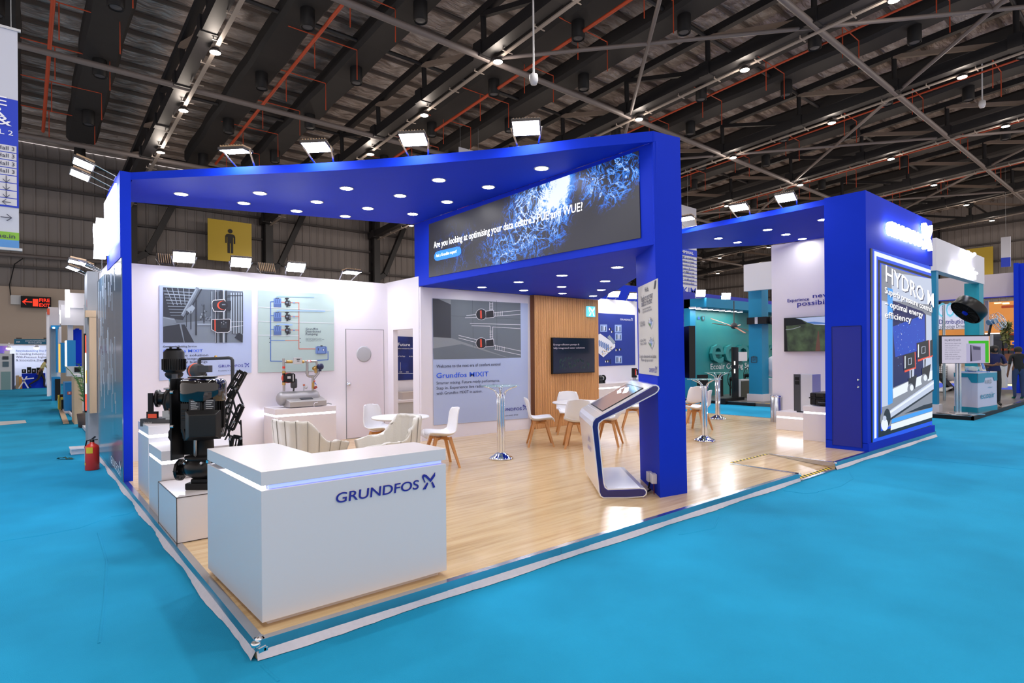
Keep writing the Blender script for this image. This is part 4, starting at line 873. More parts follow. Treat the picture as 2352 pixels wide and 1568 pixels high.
for cy in (722, 788):
    fl.C(1104.5, cy, 13, 13, M_wtext, 20); fl.C(1104.5, cy, 12.2, 12.2, pr['blk'], 20); fl.P([(1114, cy-8), (1133, cy-10), (1134, cy+7), (1115, cy+9)], M_wtext); fl.P([(1115, cy-7), (1132, cy-9), (1133, cy+6), (1115, cy+8)], pr['blk']); fl.P([(1101.5, cy-9), (1105, cy-9.4), (1106, cy+9), (1102, cy+9.4)], pr['oran'])
fl.out('photo_print', t)
tt = lambda s, x0, y0, x1, y1, h, m, bold=0.: text(s, W6(x0, y0), W6(x1, y1), h, m, t, lift=.012, bold=bold)
tt('Welcome to the next era of comfort control', 1001.5, 844.5, 1148.5, 839, .06, M_ink, .018)
tt('Grundfos MIXIT', 1001.5, 868, 1121.5, 863.5, .10, M_pblue, .045)
tt('Smarter mixing. Future-ready performance.', 1001.8, 882.8, 1147.5, 876, .058, M_ink); tt('Step in. Experience live radiant cooling', 1001.8, 894.5, 1142, 887, .058, M_ink); tt('with Grundfos MIXIT in action.', 1001.8, 906.5, 1107, 900.5, .058, M_ink)
tt('GRUNDFOS', 1140.5, 944.8, 1197.5, 941, .062, M_nblue, .03); logo_mark(Vector(W6(1200, 941))+Vector((0, -.012, 0)), .11, (1, 0, 0), M_nblue, t); tt('Possibility in every drop', 1140.8, 957, 1189, 953, .03, M_ink)
# blue site poster on the far wall, seen to the right of the partition
W9 = lambda x, y: WY(x, y, 7.143)
t = poster('deep blue poster with a cut-away plant picture beyond the timber partition', W9, [(1362, 718), (1457.7, 723.2), (1459, 837.5), (1362, 841.5)], mat('poster_navy', (30, 54, 150), .5))
fl = Flat(W9, N_); fl.k = 4
for x0, y0, x1, y1 in ((1378, 745, 1394, 762), (1411.5, 745.5, 1427, 763), (1412, 764.5, 1427.5, 781.5), (1412.5, 817, 1428, 834)):
    fl.R(x0, y0, x1, y1, pr['lblue']); w_ = x1-x0
    for i in range(4): fl.R(x0+w_*(.2+.17*i), y0+3+2*(i % 2), x0+w_*(.31+.17*i), y1-2-(i % 3), (pr['blk'], pr['photolt'], M_wtext, pr['photodk'])[i])
for x, y in ((1401, 755), (1406, 761), (1416, 803), (1424, 802), (1392, 829), (1397, 829)): fl.C(x, y, 2.4, 3, pr['blk'], 10); fl.R(x-3, y-1, x-1, y+3, M_wtext)
fl.R(1401.5, 824, 1403, 836, pr['photodk'])
fl.P([(1368, 770), (1378, 766), (1412, 790), (1412, 797), (1385, 820), (1368, 806)], M_wtext); fl.P([(1394, 774), (1399, 769), (1413, 786), (1408, 791)], pr['photolt'])
for i in range(7): fl.P([(1370+i*4, 782-2+i*2), (1373+i*4, 780-2+i*2), (1374+i*4, 792+i*2), (1371+i*4, 794+i*2)], pr['unit'])
for i in range(30):
    rnd = random.Random(i+50); u, v_ = rnd.random(), rnd.random(); x = 1380+24*u; y = 800+14*v_-6*u; fl.R(x, y, x+1.6, y+1.6, (pr['photodk'], pr['unit'], mat('print_yellow', (220, 180, 60), .6))[i % 3]); fl.k -= .9
fl.out('plant_print', t)
text('GRUNDFOS', W9(1423.7, 735.2), W9(1447.6, 736.6), .05, M_wtext, t, lift=.012, bold=.03); logo_mark(Vector(W9(1448.5, 736.5))+Vector((0, -.012, 0)), .08, (1, 0, 0), M_wtext, t)
# poster in the back room
W8 = lambda x, y: WY(x, y, 8.44)
t = poster('dark blue poster about the future glimpsed through the open doorway', W8, [(895, 771), (955, 774), (955, 871), (895, 874)], mat('poster_dark_blue', (14, 22, 70), .5, noise=.5, nscale=2.5, rgb2=(24, 48, 130)))
text('Grundfos', W8(876+20, 783.5), W8(912.5, 784.2), .07, M_wtext, t, lift=.01, bold=.02); text('to Future', W8(900, 794), W8(941.5, 794.5), .075, M_wtext, t, lift=.01, bold=.03); text('net zero carbon emission by 2050', W8(898, 801), W8(949, 801.5), .03, M_wtext, t, lift=.01)
text('Near Term Target', W8(911, 819), W8(930, 819.3), .03, M_wtext, t, lift=.01); text('Net Zero Target', W8(939, 819.4), W8(954, 819.6), .03, M_wtext, t, lift=.01); text('2030', W8(917, 855), W8(923, 855), .025, M_wtext, t, lift=.01); text('2050', W8(932, 855), W8(938, 855), .025, M_wtext, t, lift=.01)
fl = Flat(W8, N_); fl.k = 4; fl.Ln([(896, 857), (954, 857.5)], .5, M_wtext); fl.Ln([(919.5, 832), (919.5, 850)], .5, M_wtext); fl.out('chart_lines', t)
t = thing('grey_chest', 'pale grey chest standing in the back room behind the doorway', 'chest', (5.6, 8.1, PZ)); a = W8(893, 916); b = B(); b.box((a[0]-.2, 7.9, .0+PZ), (a[0]+1.5, 8.38, a[2]-.05)); obj('chest_body', b, M_lgrey, t); b = B(); b.box((a[0]-.22, 7.88, a[2]-.05), (a[0]+1.52, 8.4, a[2])); obj('chest_top', b, M_white, t)
b = B(); b.box((a[0]+.1, 8.0, a[2]), (a[0]+1.3, 8.35, a[2]+.16)); t = thing('paper_bundle', 'flat beige bundle lying on the chest in the back room', 'bundle', (a[0]+.6, 8.2, a[2])); obj('bundle', b, mat('beige_paper', (196, 184, 176), .7), t)
# right wall lettering and television
WR = lambda x, y: WX(x, y, 12.296)
t = thing('wall_lettering', 'dark blue slogan letters on the right-hand white wall', 'lettering', WR(1850, 700))
text('Experience', WR(1809, 694), WR(1858.5, 689.5), .075, M_nblue, t, bold=.012, depth=.004); text('new', WR(1867, 684), WR(1908, 680.5), .10, M_nblue, t, bold=.03, depth=.004); text('possibilities', WR(1831.5, 703), WR(1939, 694), .11, M_nblue, t, bold=.03, depth=.004)
t = thing('television', 'wide television showing forested mountains on the right-hand white wall', 'television', WR(1850, 770))
q = [Vector(WX(x, y, 12.24)) for x, y in ((1802.8, 730.2), (1808, 807))]; y0, y1 = q[0].y+.02, q[0].y-1.28; z0, z1 = q[1].z, q[0].z
b = B(); b.box((12.235, y1, z0), (12.29, y0, z1)); obj('casing', b, M_black, t)
WT = lambda x, y: WX(x, y, 12.23)
M_for = mat('forest_image', (70, 92, 60), .4, emit=.38, noise=.6, nscale=5., rgb2=(24, 34, 26)); nt = M_for.node_tree; nt.links.new(nt.nodes['Color Ramp'].outputs[0], nt.nodes['Principled BSDF'].inputs['Emission Color'])
fl = Flat(WT, (-1, 0, 0)); fl.P([(1805, 731.5), (1935, 723), (1935, 806), (1809.5, 806)], M_for)
fl.P([(1827, 730.5), (1935, 724), (1935, 742), (1893, 746), (1870, 745), (1852, 739), (1840, 733)], em('sky', (176, 190, 230), .9)); fl.P([(1852, 740), (1870, 738.5), (1896, 741), (1896, 744), (1870, 744)], em('lake', (90, 130, 200), .8))
fl.P([(1805, 731.5), (1827, 730.5), (1842, 735), (1853, 744), (1830, 746), (1806, 748)], em('hill', (34, 42, 44), .4)); fl.Ln([(1806, 757), (1822, 755), (1838, 750)], 1.6, em('mist', (170, 178, 186), .6)); fl.P([(1879, 760), (1881, 760), (1885, 806), (1873, 806)], em('road', (120, 84, 74), .6)); fl.out('screen_picture', t)

# ================================================================== FURNITURE
# reception counter
ct = thing('reception_counter', 'white L-shaped reception counter with glowing blue line and blue lettering', 'counter', (.7, .7, PZ))
z0, z1, z2, z3 = .108+.025, .908, .936, 1.02
outer = lambda e: [(.075+e, .14+e), (1.36-e, .125+e), (1.35-e, .56-e), (.55-e*0-e, .585-e), (.52-e, 1.27-e), (.05+e, 1.325-e)]
b = B(); b.prism(outer(0), z0, z1); obj('body', b, M_lam, ct, bev=.003)
b = B(); b.prism(outer(.04), z1, z2); obj('shadow_gap', b, M_lgrey, ct)
b = B(); b.prism(outer(0), z2, z3); obj('worktop', b, M_lam, ct, bev=.003)
b = B(); b.prism(outer(.045), PZ, z0); obj('plinth', b, mat('plinth_cream', (224, 214, 210), .5), ct)
b = B(); b.box((.12, .158, z1+.003), (1.34, .166, z2-.004)); obj('light_strip', b, M_ledb, ct)
b = B(); b.box((.096, .18, z1+.003), (.104, 1.30, z2-.004)); obj('light_strip', b, M_led, ct)
b = B(); b.bar((.06, 1.30, z1+.015), (.055, 1.34, z1+.015), .02); obj('strip_end', b, M_chrome, ct)
Wc = lambda x, y: WL(x, y, (.075, .139), (1.36, .124))
P0 = Wc(771.5, 1155); P1 = Wc(961.5, 1127); text('GRUNDFOS', P0, (P1[0], P1[1], P0[2]), .066, M_nblue, ct, depth=.003, bold=.035, lift=.002, res=6, shear=.08)
P0 = Wc(969, 1124); logo_mark(P0, Wc(998, 1100)[0]-P0[0]+.004, (.9999, -.0117, 0), M_nblue, ct, depth=.004, lift=.003)
# pedestals
def pedestal(lb, x0, y0, x1, y1, zt, strip=True, edge=False, mm=M_lam):
    t = thing('display_plinth', lb, 'plinth', ((x0+x1)/2, (y0+y1)/2, PZ)); zs_ = zt-.10
    if strip:
        b = B(); b.box((x0, y0, PZ), (x1, y1, zs_-.03)); obj('body', b, mm, t, bev=.003); b = B(); b.box((x0, y0, zs_), (x1, y1, zt)); obj('top_board', b, mm, t, bev=.003)
        b = B(); b.box((x0+.012, y0+.012, zs_-.03), (x1-.012, y1-.012, zs_)); obj('light_strip', b, M_led, t)
    else:
        b = B(); b.box((x0, y0, PZ), (x1, y1, zt)); obj('body', b, mm, t, bev=.003)
    if edge:
        b = B(); c = [(x0, y0), (x1, y0), (x1, y1), (x0, y1)]
        for i in range(4):
            b.bar((*c[i], zt), (*c[(i+1) % 4], zt), .006); b.bar((*c[i], PZ+.004), (*c[(i+1) % 4], PZ+.004), .006); b.bar((*c[i], PZ), (*c[i], zt), .006)
        obj('edge_profile', b, mat('dark_edge', (70, 60, 56), .5), t)
    return t
pedestal('low white plinth under the large black pump beside the reception counter', .0+.01, 2.23, .86, 3.10, .493, False, True)
pedestal('middle white plinth with glowing line, second in the row along the left edge', .03, 2.93+.55*0, .03+.75, 3.9, .78) if 0 else pedestal('middle white plinth with glowing line, second in the row along the left edge', .04, 3.12, .80, 3.85, .78)
pedestal('tall white plinth with glowing line nearest the blue side wall', .09, 4.22, .72, 4.98, .92)
x0 = WY(630, 935, 6.55)[0]; x1 = WY(769.5, 925, 6.55)[0]
pedestal('wide white plinth with glowing line under the small pipe rig', x0, 6.5, x1, 7.1, .815)
pedestal('low white plinth with glowing line against the right-hand wall', 11.0, 1.5, 11.62, 2.3, .475)
pedestal('taller white plinth with glowing line carrying the black case', 9.88, .70, 10.7, 1.27, .72)
pedestal('long white shelf plinth with glowing line under the blue plant poster', 9.5, 6.55, 12.3, 7.1, .92)

# shell chair prototype (faces +Y), four tapered legs
def surf(P, nu, nv, th, b, mi=0):       # P[i][j] grid, thickened
    P = [[Vector(q) for q in r] for r in P]; N = []
    for i in range(nu):
        N.append([])
        for j in range(nv):
            du = P[min(i+1, nu-1)][j]-P[max(i-1, 0)][j]; dv = P[i][min(j+1, nv-1)]-P[i][max(j-1, 0)]; N[i].append(du.cross(dv).normalized())
    vs = [P[i][j] for i in range(nu) for j in range(nv)]+[P[i][j]-N[i][j]*th for i in range(nu) for j in range(nv)]; o = nu*nv; fs = []
    for i in range(nu-1):
        for j in range(nv-1):
            a = i*nv+j; fs += [(a, a+nv, a+nv+1, a+1), (o+a, o+a+1, o+a+nv+1, o+a+nv)]
    for i in range(nu-1): fs += [(i*nv, o+i*nv, o+(i+1)*nv, (i+1)*nv), (i*nv+nv-1, (i+1)*nv+nv-1, o+(i+1)*nv+nv-1, o+i*nv+nv-1)]
    for j in range(nv-1): fs += [(j, j+1, o+j+1, o+j), ((nu-1)*nv+j, o+(nu-1)*nv+j, o+(nu-1)*nv+j+1, (nu-1)*nv+j+1)]
    b.add(vs, fs, mi, True); return b
def shell_chair(label, group):
    t = thing('shell_chair', label, 'chair', group=group)
    prof = crom([(.235, .428, .19), (.20, .452, .215), (.08, .445, .235), (-.06, .43, .24), (-.155, .45, .24), (-.205, .53, .235), (-.235, .64, .225), (-.262, .74, .208), (-.285, .815, .18), (-.292, .835, .15)], 3)
    G_ = []; nv = 13
    for i, (y, z, hw) in enumerate(prof):
        f = i/(len(prof)-1); row = []
        for j in range(nv):
            u = -1+2*j/(nv-1); au = abs(u)**2.4
            if f < .5: q = (u*hw, y-.01*au, z+.055*au*(1 if f > .12 else f/.12))
            else:
                g = min(1, (f-.5)*3.4); q = (u*hw, y+.055*au*g, z+.055*au*(1-g)+(.012*(1-math.cos(u*PI*1.))*-.5 if f > .95 else 0)+(.012*abs(u) if f > .93 and abs(u) < .75 else 0))
            row.append(q)
        G_.append(row)
    b = B(); surf(G_, len(prof), nv, -.014, b); obj('seat_shell', b, M_shell, t)
    b = B(); k1 = int(len(prof)*.52); Pd = [[(q[0]*.86, q[1]-.004 if i > 1 else q[1]-.012, q[2]+.012+.012*math.sin(PI*min(1, j/(nv-1)))) for j, q in enumerate(r)] for i, r in enumerate(G_[1:k1])]
    surf(Pd, len(Pd), nv, .012, b); obj('seat_pad', b, M_pad, t)
    for sx in (-1, 1):
        for sy, yy in ((1, .19), (-1, -.2)):
            b = B(); top = Vector((sx*.13, .10*sy-.01, .425)); bot = Vector((sx*.235, yy*1.12, 0)); d = (bot-top).normalized(); a = Vector((1, 0, 0)); c = d.cross(a).normalized(); a = c.cross(d)
            P = [top+a*s*.032+c*r*.022 for s, r in ((-1, -1), (1, -1), (1, 1), (-1, 1))]+[bot+a*s*.018+c*r*.015 for s, r in ((-1, -1), (1, -1), (1, 1), (-1, 1))]
            for q in P[4:]: q.z = 0
            b.add(P, [(3, 2, 1, 0), (4, 5, 6, 7), (0, 1, 5, 4), (1, 2, 6, 5), (2, 3, 7, 6), (3, 0, 4, 7)]); obj('leg', b, M_beech, t)
    b = B(); b.bar((-.15, .10, .405), (.15, -.11, .405), .045, .035); b.bar((-.15, -.11, .405), (.15, .10, .405), .045, .034); b.lathe([(.05, 0), (.05, .02)], (0, 0, .395), n=12); obj('cross_frame', b, M_beech, t)
    return t
GA, GB = 'white shell chairs around the round tables', 'white shell chairs right of the column'
chairs = [
    (G(1010, 998, .55), 72, 'white shell chair with wooden legs to the right of the front round table', GA),
    (G(880, 986, .55), -155, 'white shell chair behind the front round table before the doorway', GA),
    (G(1241, 963, .55), -128, 'white shell chair seen in profile left of the rear round table', GA),
    (G(1327, 966, .55), -42, 'white shell chair with its back to the viewer in front of the rear round table', GA),
    (G(1306, 944, .55), 138, 'white shell chair behind the rear round table against the timber slats', GA),
    (G(1396, 962, .55), 30, 'white shell chair half hidden behind the leaning touch kiosk', GA),
    (G(1452, 936, .55), 40, 'white shell chair glimpsed between kiosk and blue column', GA),
    (G(1602, 938, .55), 10, 'white shell chair right of the blue column, nearer of the two', GB),
    (G(1586, 924, .55), -20, 'white shell chair right of the blue column, farther of the two', GB)]
proto = None
for (xy, rz, lb, gp) in chairs:
    xy = xy[:2]; rz = math.radians(rz)
    if proto is None: proto = shell_chair(lb, gp); c = proto; c.location = (*xy, PZ); c.rotation_euler = (0, 0, rz)
    else: c = dup(proto, (*xy, PZ), rz, lb, gp)
# round tables
def round_table(label, xy, rz):
    t = thing('round_table', label, 'table', group='white round tables')
    b = B(); b.lathe([(.001, .712), (.38, .712), (.40, .72), (.40, .735), (.395, .74), (.001, .74)], n=48); obj('table_top', b, M_shell, t)
    for k in range(4):
        a = PI/4+k*PI/2; ca, sa = math.cos(a), math.sin(a)
        b = B(); P, Q = Vector((.14*ca, .14*sa, .62)), Vector((.30*ca, .30*sa, 0)); b.cyl(Q, P, .012, .021, n=8); obj('leg', b, M_beech, t)
        b = B(); b.cyl(P-(Vector((.02*ca, .02*sa, -.05))*0), (.10*ca, .10*sa, .712), .007, n=6); b.bar((.10*ca, .10*sa, .705), (0, 0, .705), .03, .012); b.cyl((.17*ca, .17*sa, .5), (0, 0, .42), .004, n=5); obj('steel_strut', b, M_blackm, t)
    t.location = (*xy, PZ); t.rotation_euler = (0, 0, rz); return t
rt1 = round_table('round white table nearest the doorway, between two shell chairs', (3.17, 3.98)[:2], .3)
rt1.location = (G(920, 956, .84)[0], G(920, 956, .84)[1], PZ)
q = G(1333, 922.5, .84); rt2 = dup(rt1, (q[0]-.0, q[1], PZ), .9, 'round white table in front of the timber partition'); rt2.scale = (1.25, 1.25, 1)
rt1.scale = (1, 1, 1)
# armchairs
def armchair(label):
    t = thing('armchair', label, 'armchair', group='ivory armchairs behind the counter')
    nu, nv = 61, 14; Gd = []
    for i in range(nu):
        a = math.radians(-128+256*i/(nu-1)); f = abs(a)/math.radians(128)     # a = 0 at the back (-Y)
        hb = .42 if f < .36 else .42-.255*(.5-.5*math.cos(PI*min(1, (f-.36)/.34)))
        hb -= .05*max(0, (f-.8)/.2)
        rx, ry = .33+.02*(f > 1), .31
        ch = abs(math.sin(PI*i/4.62)); row = []
        for j in range(nv):
            g = j/(nv-1); z = .44+(hb)*g-.10*(1-g)*0; fl_ = .035*g*(1-.2*f)
            th = .018*ch*(1 if .05 < g < .97 else .2)*(1 if f < .8 else .2)
            yext = -.0 if f < .62 else (f-.62)*.42
            r_ = 1+fl_/.3+th/.33
            row.append((math.sin(a)*rx*r_ if f < .7 else math.copysign(rx*r_*(.985-.08*(f-.7)), a), -math.cos(a)*ry*r_+yext*.55, z))
        Gd.append(row)
    b = B(); surf(Gd, nu, nv, .055, b); obj('channelled_back', b, M_leather, t)
    for k in range(1, 13):
        i_ = k*4.62; i0 = int(i_); fr = i_-i0
        for d_, nm in ((.002, 'seam'),):
            pts = [Vector(Gd[i0][j])*(1-fr)+Vector(Gd[min(i0+1, nu-1)][j])*fr for j in range(1, nv)]; pts = [Vector((q.x*1.012, q.y*1.012, q.z)) for q in pts]
            b = B(); b.tube(pts, .0035, n=5); obj(nm, b, mat('seam_grey', (150, 146, 140), .6), t)
    b = B(); b.lathe([(.001, .36), (.25, .36), (.30, .39), (.31, .44), (.30, .475), (.26, .49), (.001, .495)], (0, .02, 0), n=28); obj('seat_cushion', b, M_leather, t)
    for k in range(4):
        a = PI/4+k*PI/2; b = B(); b.cyl((.17*math.cos(a), .17*math.sin(a), .37), (.24*math.cos(a), .24*math.sin(a), 0), .016, .01, n=8); obj('leg', b, M_blackm, t)
    return t
ac = armchair('ivory leather armchair with channelled back, left of the pair behind the counter')
q = G(705, 1038, .55); ac.location = (q[0], q[1], PZ); ac.rotation_euler = (0, 0, math.radians(-70)); ac.scale = (1.08, 1.08, 1.0)
q = G(895, 1034, .55); ac2 = dup(ac, (q[0], q[1], PZ), math.radians(82), 'ivory leather armchair with channelled back, right of the pair behind the counter'); ac2.scale = (1.08, 1.08, 1.0)
# bar tables
def bar_table(label):
    t = thing('bar_table', label, 'bar table', group='glass bar tables on chrome columns')
    b = B(); b.lathe([(.001, 1.115), (.30, 1.115), (.303, 1.12), (.30, 1.125), (.001, 1.125)], n=40); obj('glass_top', b, mat('glass_top_tint', (170, 214, 214), .05, alpha=.38, coat=.5), t)
    b = B(); b.lathe([(.001, .0), (.185, .0), (.19, .012), (.17, .03), (.12, .055), (.08, .085), (.06, .10), (.001, .105)], n=32); obj('base', b, M_chrome, t)
    for k in range(4):
        a = PI/4+k*PI/2; ca, sa = math.cos(a), math.sin(a)
        b = B(); b.cyl((.035*ca, .035*sa, .09), (.035*ca, .035*sa, 1.0), .026, n=14); obj('column_tube', b, M_chrome, t)
        b = B(); b.tube([(.05*ca, .05*sa, .93), (.066*ca, .066*sa, .98), (.08*ca, .08*sa, 1.03), (.13*ca, .13*sa, 1.07), (.2*ca, .2*sa, 1.095), (.25*ca, .25*sa, 1.11)], .009, n=8); b.tube([(.045*ca, .045*sa, 1.0), (.08*ca, .08*sa, 1.045), (.16*ca, .16*sa, 1.07)], .006, n=6); obj('support_arm', b, M_chrome, t)
    b = B(); b.lathe([(.07, .96), (.07, .99)], n=20); obj('collar', b, M_chrome, t)
    return t
bt = bar_table('glass bar table on chrome column in front of the welcome poster'); P = G(1151, 1053); bt.location = (P[0], P[1], PZ)
P = G(1618.5, 1012); dup(bt, (P[0], P[1], PZ), .4, 'glass bar table on chrome column, nearer of two right of the blue column')
P = G(1649, 962); dup(bt, (P[0], P[1], PZ), .1, 'glass bar table on chrome column, farther of two right of the blue column')
P = G(1785, 968); t = thing('waste_bin', 'brushed steel waste bin at the end of the right-hand white wall', 'bin', P)
b = B(); b.lathe([(.14, 0), (.14, .60), (.13, .605), (.12, .59), (.12, .3)], P, n=28); obj('bin_body', b, M_steel, t); b = B(); b.lathe([(.142, .57), (.145, .58), (.145, .60), (.142, .605)], P, n=28); obj('rim', b, M_chrome, t)

# ================================================================== TOUCH KIOSK
KA = G(1386, 1144.5)[:2]; KB = (KA[0]+.56*r0[0], KA[1]+.56*r0[1])
WK = lambda x, y: Vector(WL(x, y, KA, KB))
kd_ = Vector((.645, .764, 0)).normalized(); kw = 1.18
out_ = [(1386, 1145), (1379, 1140), (1375, 1131), (1371, 1090), (1362, 1010), (1358.5, 980), (1360, 968), (1366, 959), (1377, 953), (1440, 918), (1499, 884), (1507, 883), (1513, 886.5), (1515, 892), (1512, 899), (1505, 905), (1440, 939), (1384, 966), (1377, 972), (1375.5, 982), (1381, 1040), (1388, 1108), (1391, 1118), (1397, 1122.5), (1430, 1121.5), (1470, 1119.5), (1481, 1121), (1486.5, 1128), (1485, 1136), (1478, 1141.5), (1440, 1144.5)]
# thin shell: the inner loop follows the outer one
ks = thing('touch_kiosk', 'glossy white Z-shaped touch kiosk with navy side bands beside the blue column', 'kiosk', (4.4, 1.2, PZ))
K3 = [WK(x, y) for x, y in out_]
for p in K3: p.z = max(p.z, PZ+.002)
b = B(); b.extr([p+kd_*.0 for p in K3], kd_*kw); obj('shell_body', b, M_kwhite, ks)
def inset(P, d):
    n = len(P); o = Vector((KB[0]-KA[0], KB[1]-KA[1], 0)).normalized(); A2 = [(p.dot(o), p.z) for p in P]; ar = sum(A2[i][0]*A2[(i+1) % n][1]-A2[(i+1) % n][0]*A2[i][1] for i in range(n)); s = 1 if ar > 0 else -1; R = []
    for i in range(n):
        a, c, e_ = A2[i-1], A2[i], A2[(i+1) % n]
        d1 = Vector((c[0]-a[0], c[1]-a[1])); d2 = Vector((e_[0]-c[0], e_[1]-c[1])); d1.normalize(); d2.normalize()
        n1 = Vector((-d1.y, d1.x))*s; n2 = Vector((-d2.y, d2.x))*s; m = (n1+n2); m = m.normalized()*(d/max(.5, m.normalized().dot(n1))); R.append(P[i]+o*m.x+Vector((0, 0, m.y)))
    return R
I1 = inset(K3, .013)
b = B(); b.extr([p-kd_*.004 for p in I1], kd_*.004); obj('side_band', b, M_navy, ks)
I2 = inset(K3, .024)
b = B(); b.extr([p-kd_*.008 for p in I2], kd_*.004); obj('side_band_inner', b, mat('kiosk_navy_dark', (14, 12, 104), .2, coat=.5), ks)
pa, pb = WK(1385, 948.5), WK(1492, 888); sl = (pb-pa); nn = sl.cross(kd_).normalized(); nn = nn if nn.z > 0 else -nn
b = B(); s0 = pa+sl*.02+kd_*.11; s1 = pa+sl*.92+kd_*.11; s2 = pa+sl*.92+kd_*(kw-.12); s3 = pa+sl*.02+kd_*(kw-.12)
b.extr([v+nn*.002 for v in (s0, s1, s2, s3)], nn*.004); obj('screen_bezel', b, M_blackm, ks)
i0, i1, i2_, i3 = [s0+(s2-s0).normalized()*.02+nn*.0075, s1+(s3-s1).normalized()*.02+nn*.0075, s2+(s0-s2).normalized()*.02+nn*.0075, s3+(s1-s3).normalized()*.02+nn*.0075]
b = B(); b.poly([i0, i1, i2_, i3]); obj('touch_screen', b, mat('touch_glass', (120, 122, 140), .12, emit=.3, ecol=(150, 150, 172), coat=.8), ks)
b = B(); u_ = (i1-i0); v_ = (i3-i0); f = lambda a, c: i0+u_*a+v_*c+nn*.001
M_scl = mat('screen_logo_light', (230, 235, 255), .5, emit=2.)
b.poly([f(.66, .42), f(.74, .30), (f(.80, .36)), f(.72, .5)]); b.poly([f(.72, .5), f(.80, .36), f(.92, .62), f(.86, .74)]); b.poly([f(.60, .62), f(.68, .54), f(.76, .78), f(.68, .84)]); b.poly([f(.8, .78), f(.9, .82), f(.8, .9), f(.74, .86)]); obj('screen_logo', b, M_scl, ks)
b = B(); hp = WK(1369, 1000)+kd_*.5
obj('shell_seam', B().bar(pa+kd_*.01+nn*.001-sl*.04, pa+kd_*(kw-.01)+nn*.001-sl*.04, .004), M_lgrey, ks)
kn = Vector((-(kd_.y), kd_.x, 0)); c0 = WK(1362, 1010)+kd_*.35; 
P0 = WK(1366.3, 1045)+kn*.006+kd_*.52; P1 = WK(1366.3, 1045)+kn*.006+kd_*.2
text('GRUNDFOS', P0, (P1.x, P1.y, P0.z), .05, M_nblue, ks, lift=.008, bold=.03); logo_mark(P0-kd_*.1+Vector((0, 0, .1)), .16, tuple(-kd_), M_nblue, ks, lift=.014)

# ================================================================== LAMPS OF THE STAND
def downlight(label, group, x, y, z):
    t = thing('downlight', label, 'downlight', (x, y, z), group=group)
    b = B(); b.lathe([(.078, -.001), (.084, -.006), (.098, -.003), (.098, .0)], (x, y, z), n=24); obj('trim_ring', b, mat('downlight_ring', (210, 205, 200), .4), t)
    b = B(); n = 20; b.poly([(x+.079*math.cos(2*PI*i/n), y-.079*math.sin(2*PI*i/n), z-.004) for i in range(n)]); obj('lamp_disc', b, M_down, t)
def soffit_z(x, y):        # canopy underside found from its plan
    return 4.0+(x-.1)*.012+(.10*max(0, (y-(5.5-1.15*(x-.1))))/3.5 if False else 0)
# fit underside plane of the first canopy roughly: use its three supports
def plane_z(P1, P2, P3, x, y):
    P1, P2, P3 = Vector(P1), Vector(P2), Vector(P3); n = (P2-P1).cross(P3-P1); return P1.z-(n.x*(x-P1.x)+n.y*(y-P1.y))/n.z
dg = bpy.context.evaluated_depsgraph_get()
from mathutils.bvhtree import BVHTree
def bvh_of(o): return BVHTree.FromObject(o, bpy.context.evaluated_depsgraph_get())
bpy.context.view_layer.update()
bv1, bv2, bv3 = (bvh_of([q_ for q_ in c.children if q_.name.startswith('soffit')][0]) for c in (can, can2, rc))
def hit(bv, x, y):
    r_ = bv.ray_cast(Vector(CAM), Vector(ray(x, y))); return r_[0]
rows = (('front canopy', bv1, [(416, 445), (597, 443), (560, 466), (728, 463), (681, 484), (796, 432), (793, 496), (845, 478), (919, 449), (948, 491), (1008, 413), (1027, 463), (1122, 429), (1244, 386)]),
        ('low canopy behind the screen', bv2, [(1107, 659), (1191, 647), (1203, 666), (1291, 632), (1290, 658), (1292, 673), (1418, 613), (1390, 645), (1381, 665), (1362, 679)]),
        ('right canopy', bv3, [(1650, 547), (1694, 556), (1763, 527), (1805, 538), (1843, 548), (1890, 504)]))
for nm, bv, pts in rows:
    pts = sorted(pts)
    for i, (x, y) in enumerate(pts):
        h_ = hit(bv, x, y)
        if h_ is None: print('MISS', nm, x, y); continue
        downlight(f'glowing round downlight in the {nm}, {ORD[i]} from the left', f'downlights of the {nm}', h_.x, h_.y, h_.z-.003)

def flood(label, group, base, aim, tilt=35, s=1., arm=.22, lit=True, back=False):
    """floodlight on a short bracket: aim = horizontal direction the lamp looks to, tilted down"""
    base = Vector(base); a = Vector((aim[0], aim[1], 0)).normalized(); side = Vector((-a.y, a.x, 0))
    t = thing('floodlight', label, 'floodlight', base, group=group)
    T = math.radians(tilt); d = a*math.cos(T)+Vector((0, 0, -math.sin(T))); upv = side.cross(d).normalized(); upv = upv if upv.z > 0 else -upv
    c = base-a*arm*.2+Vector((0, 0, .13*s)) if back else base+a*arm+Vector((0, 0, .14*s))
    b = B(); b.obox(c, side*.165*s, upv*.12*s, d*.018*s); obj('housing', b, M_housing, t, bev=.006)
    b = B()
    for k in range(9): b.obox(c-d*.03*s+side*(-.14+.035*k)*s, side*.004, upv*.1*s, d*.014*s)
    obj('cooling_fins', b, M_lampback, t)
    b = B(); q = c+d*.0195*s; P = [q+side*sx*.15*s+upv*sy*.105*s for sx, sy in ((-1, -1), (1, -1), (1, 1), (-1, 1))]
    if (P[1]-P[0]).cross(P[2]-P[1]).dot(d) < 0: P.reverse()
    b.poly(P); obj('lamp_glass', b, M_flood if lit else M_lgrey, t)
    b = B()
    for sg in (-1, 1): b.bar(c+side*sg*.175*s, base+side*sg*.12*s, .02, .006)
    b.bar(base+side*.13*s, base-side*.13*s, .02, .006); obj('bracket', b, M_alu, t)
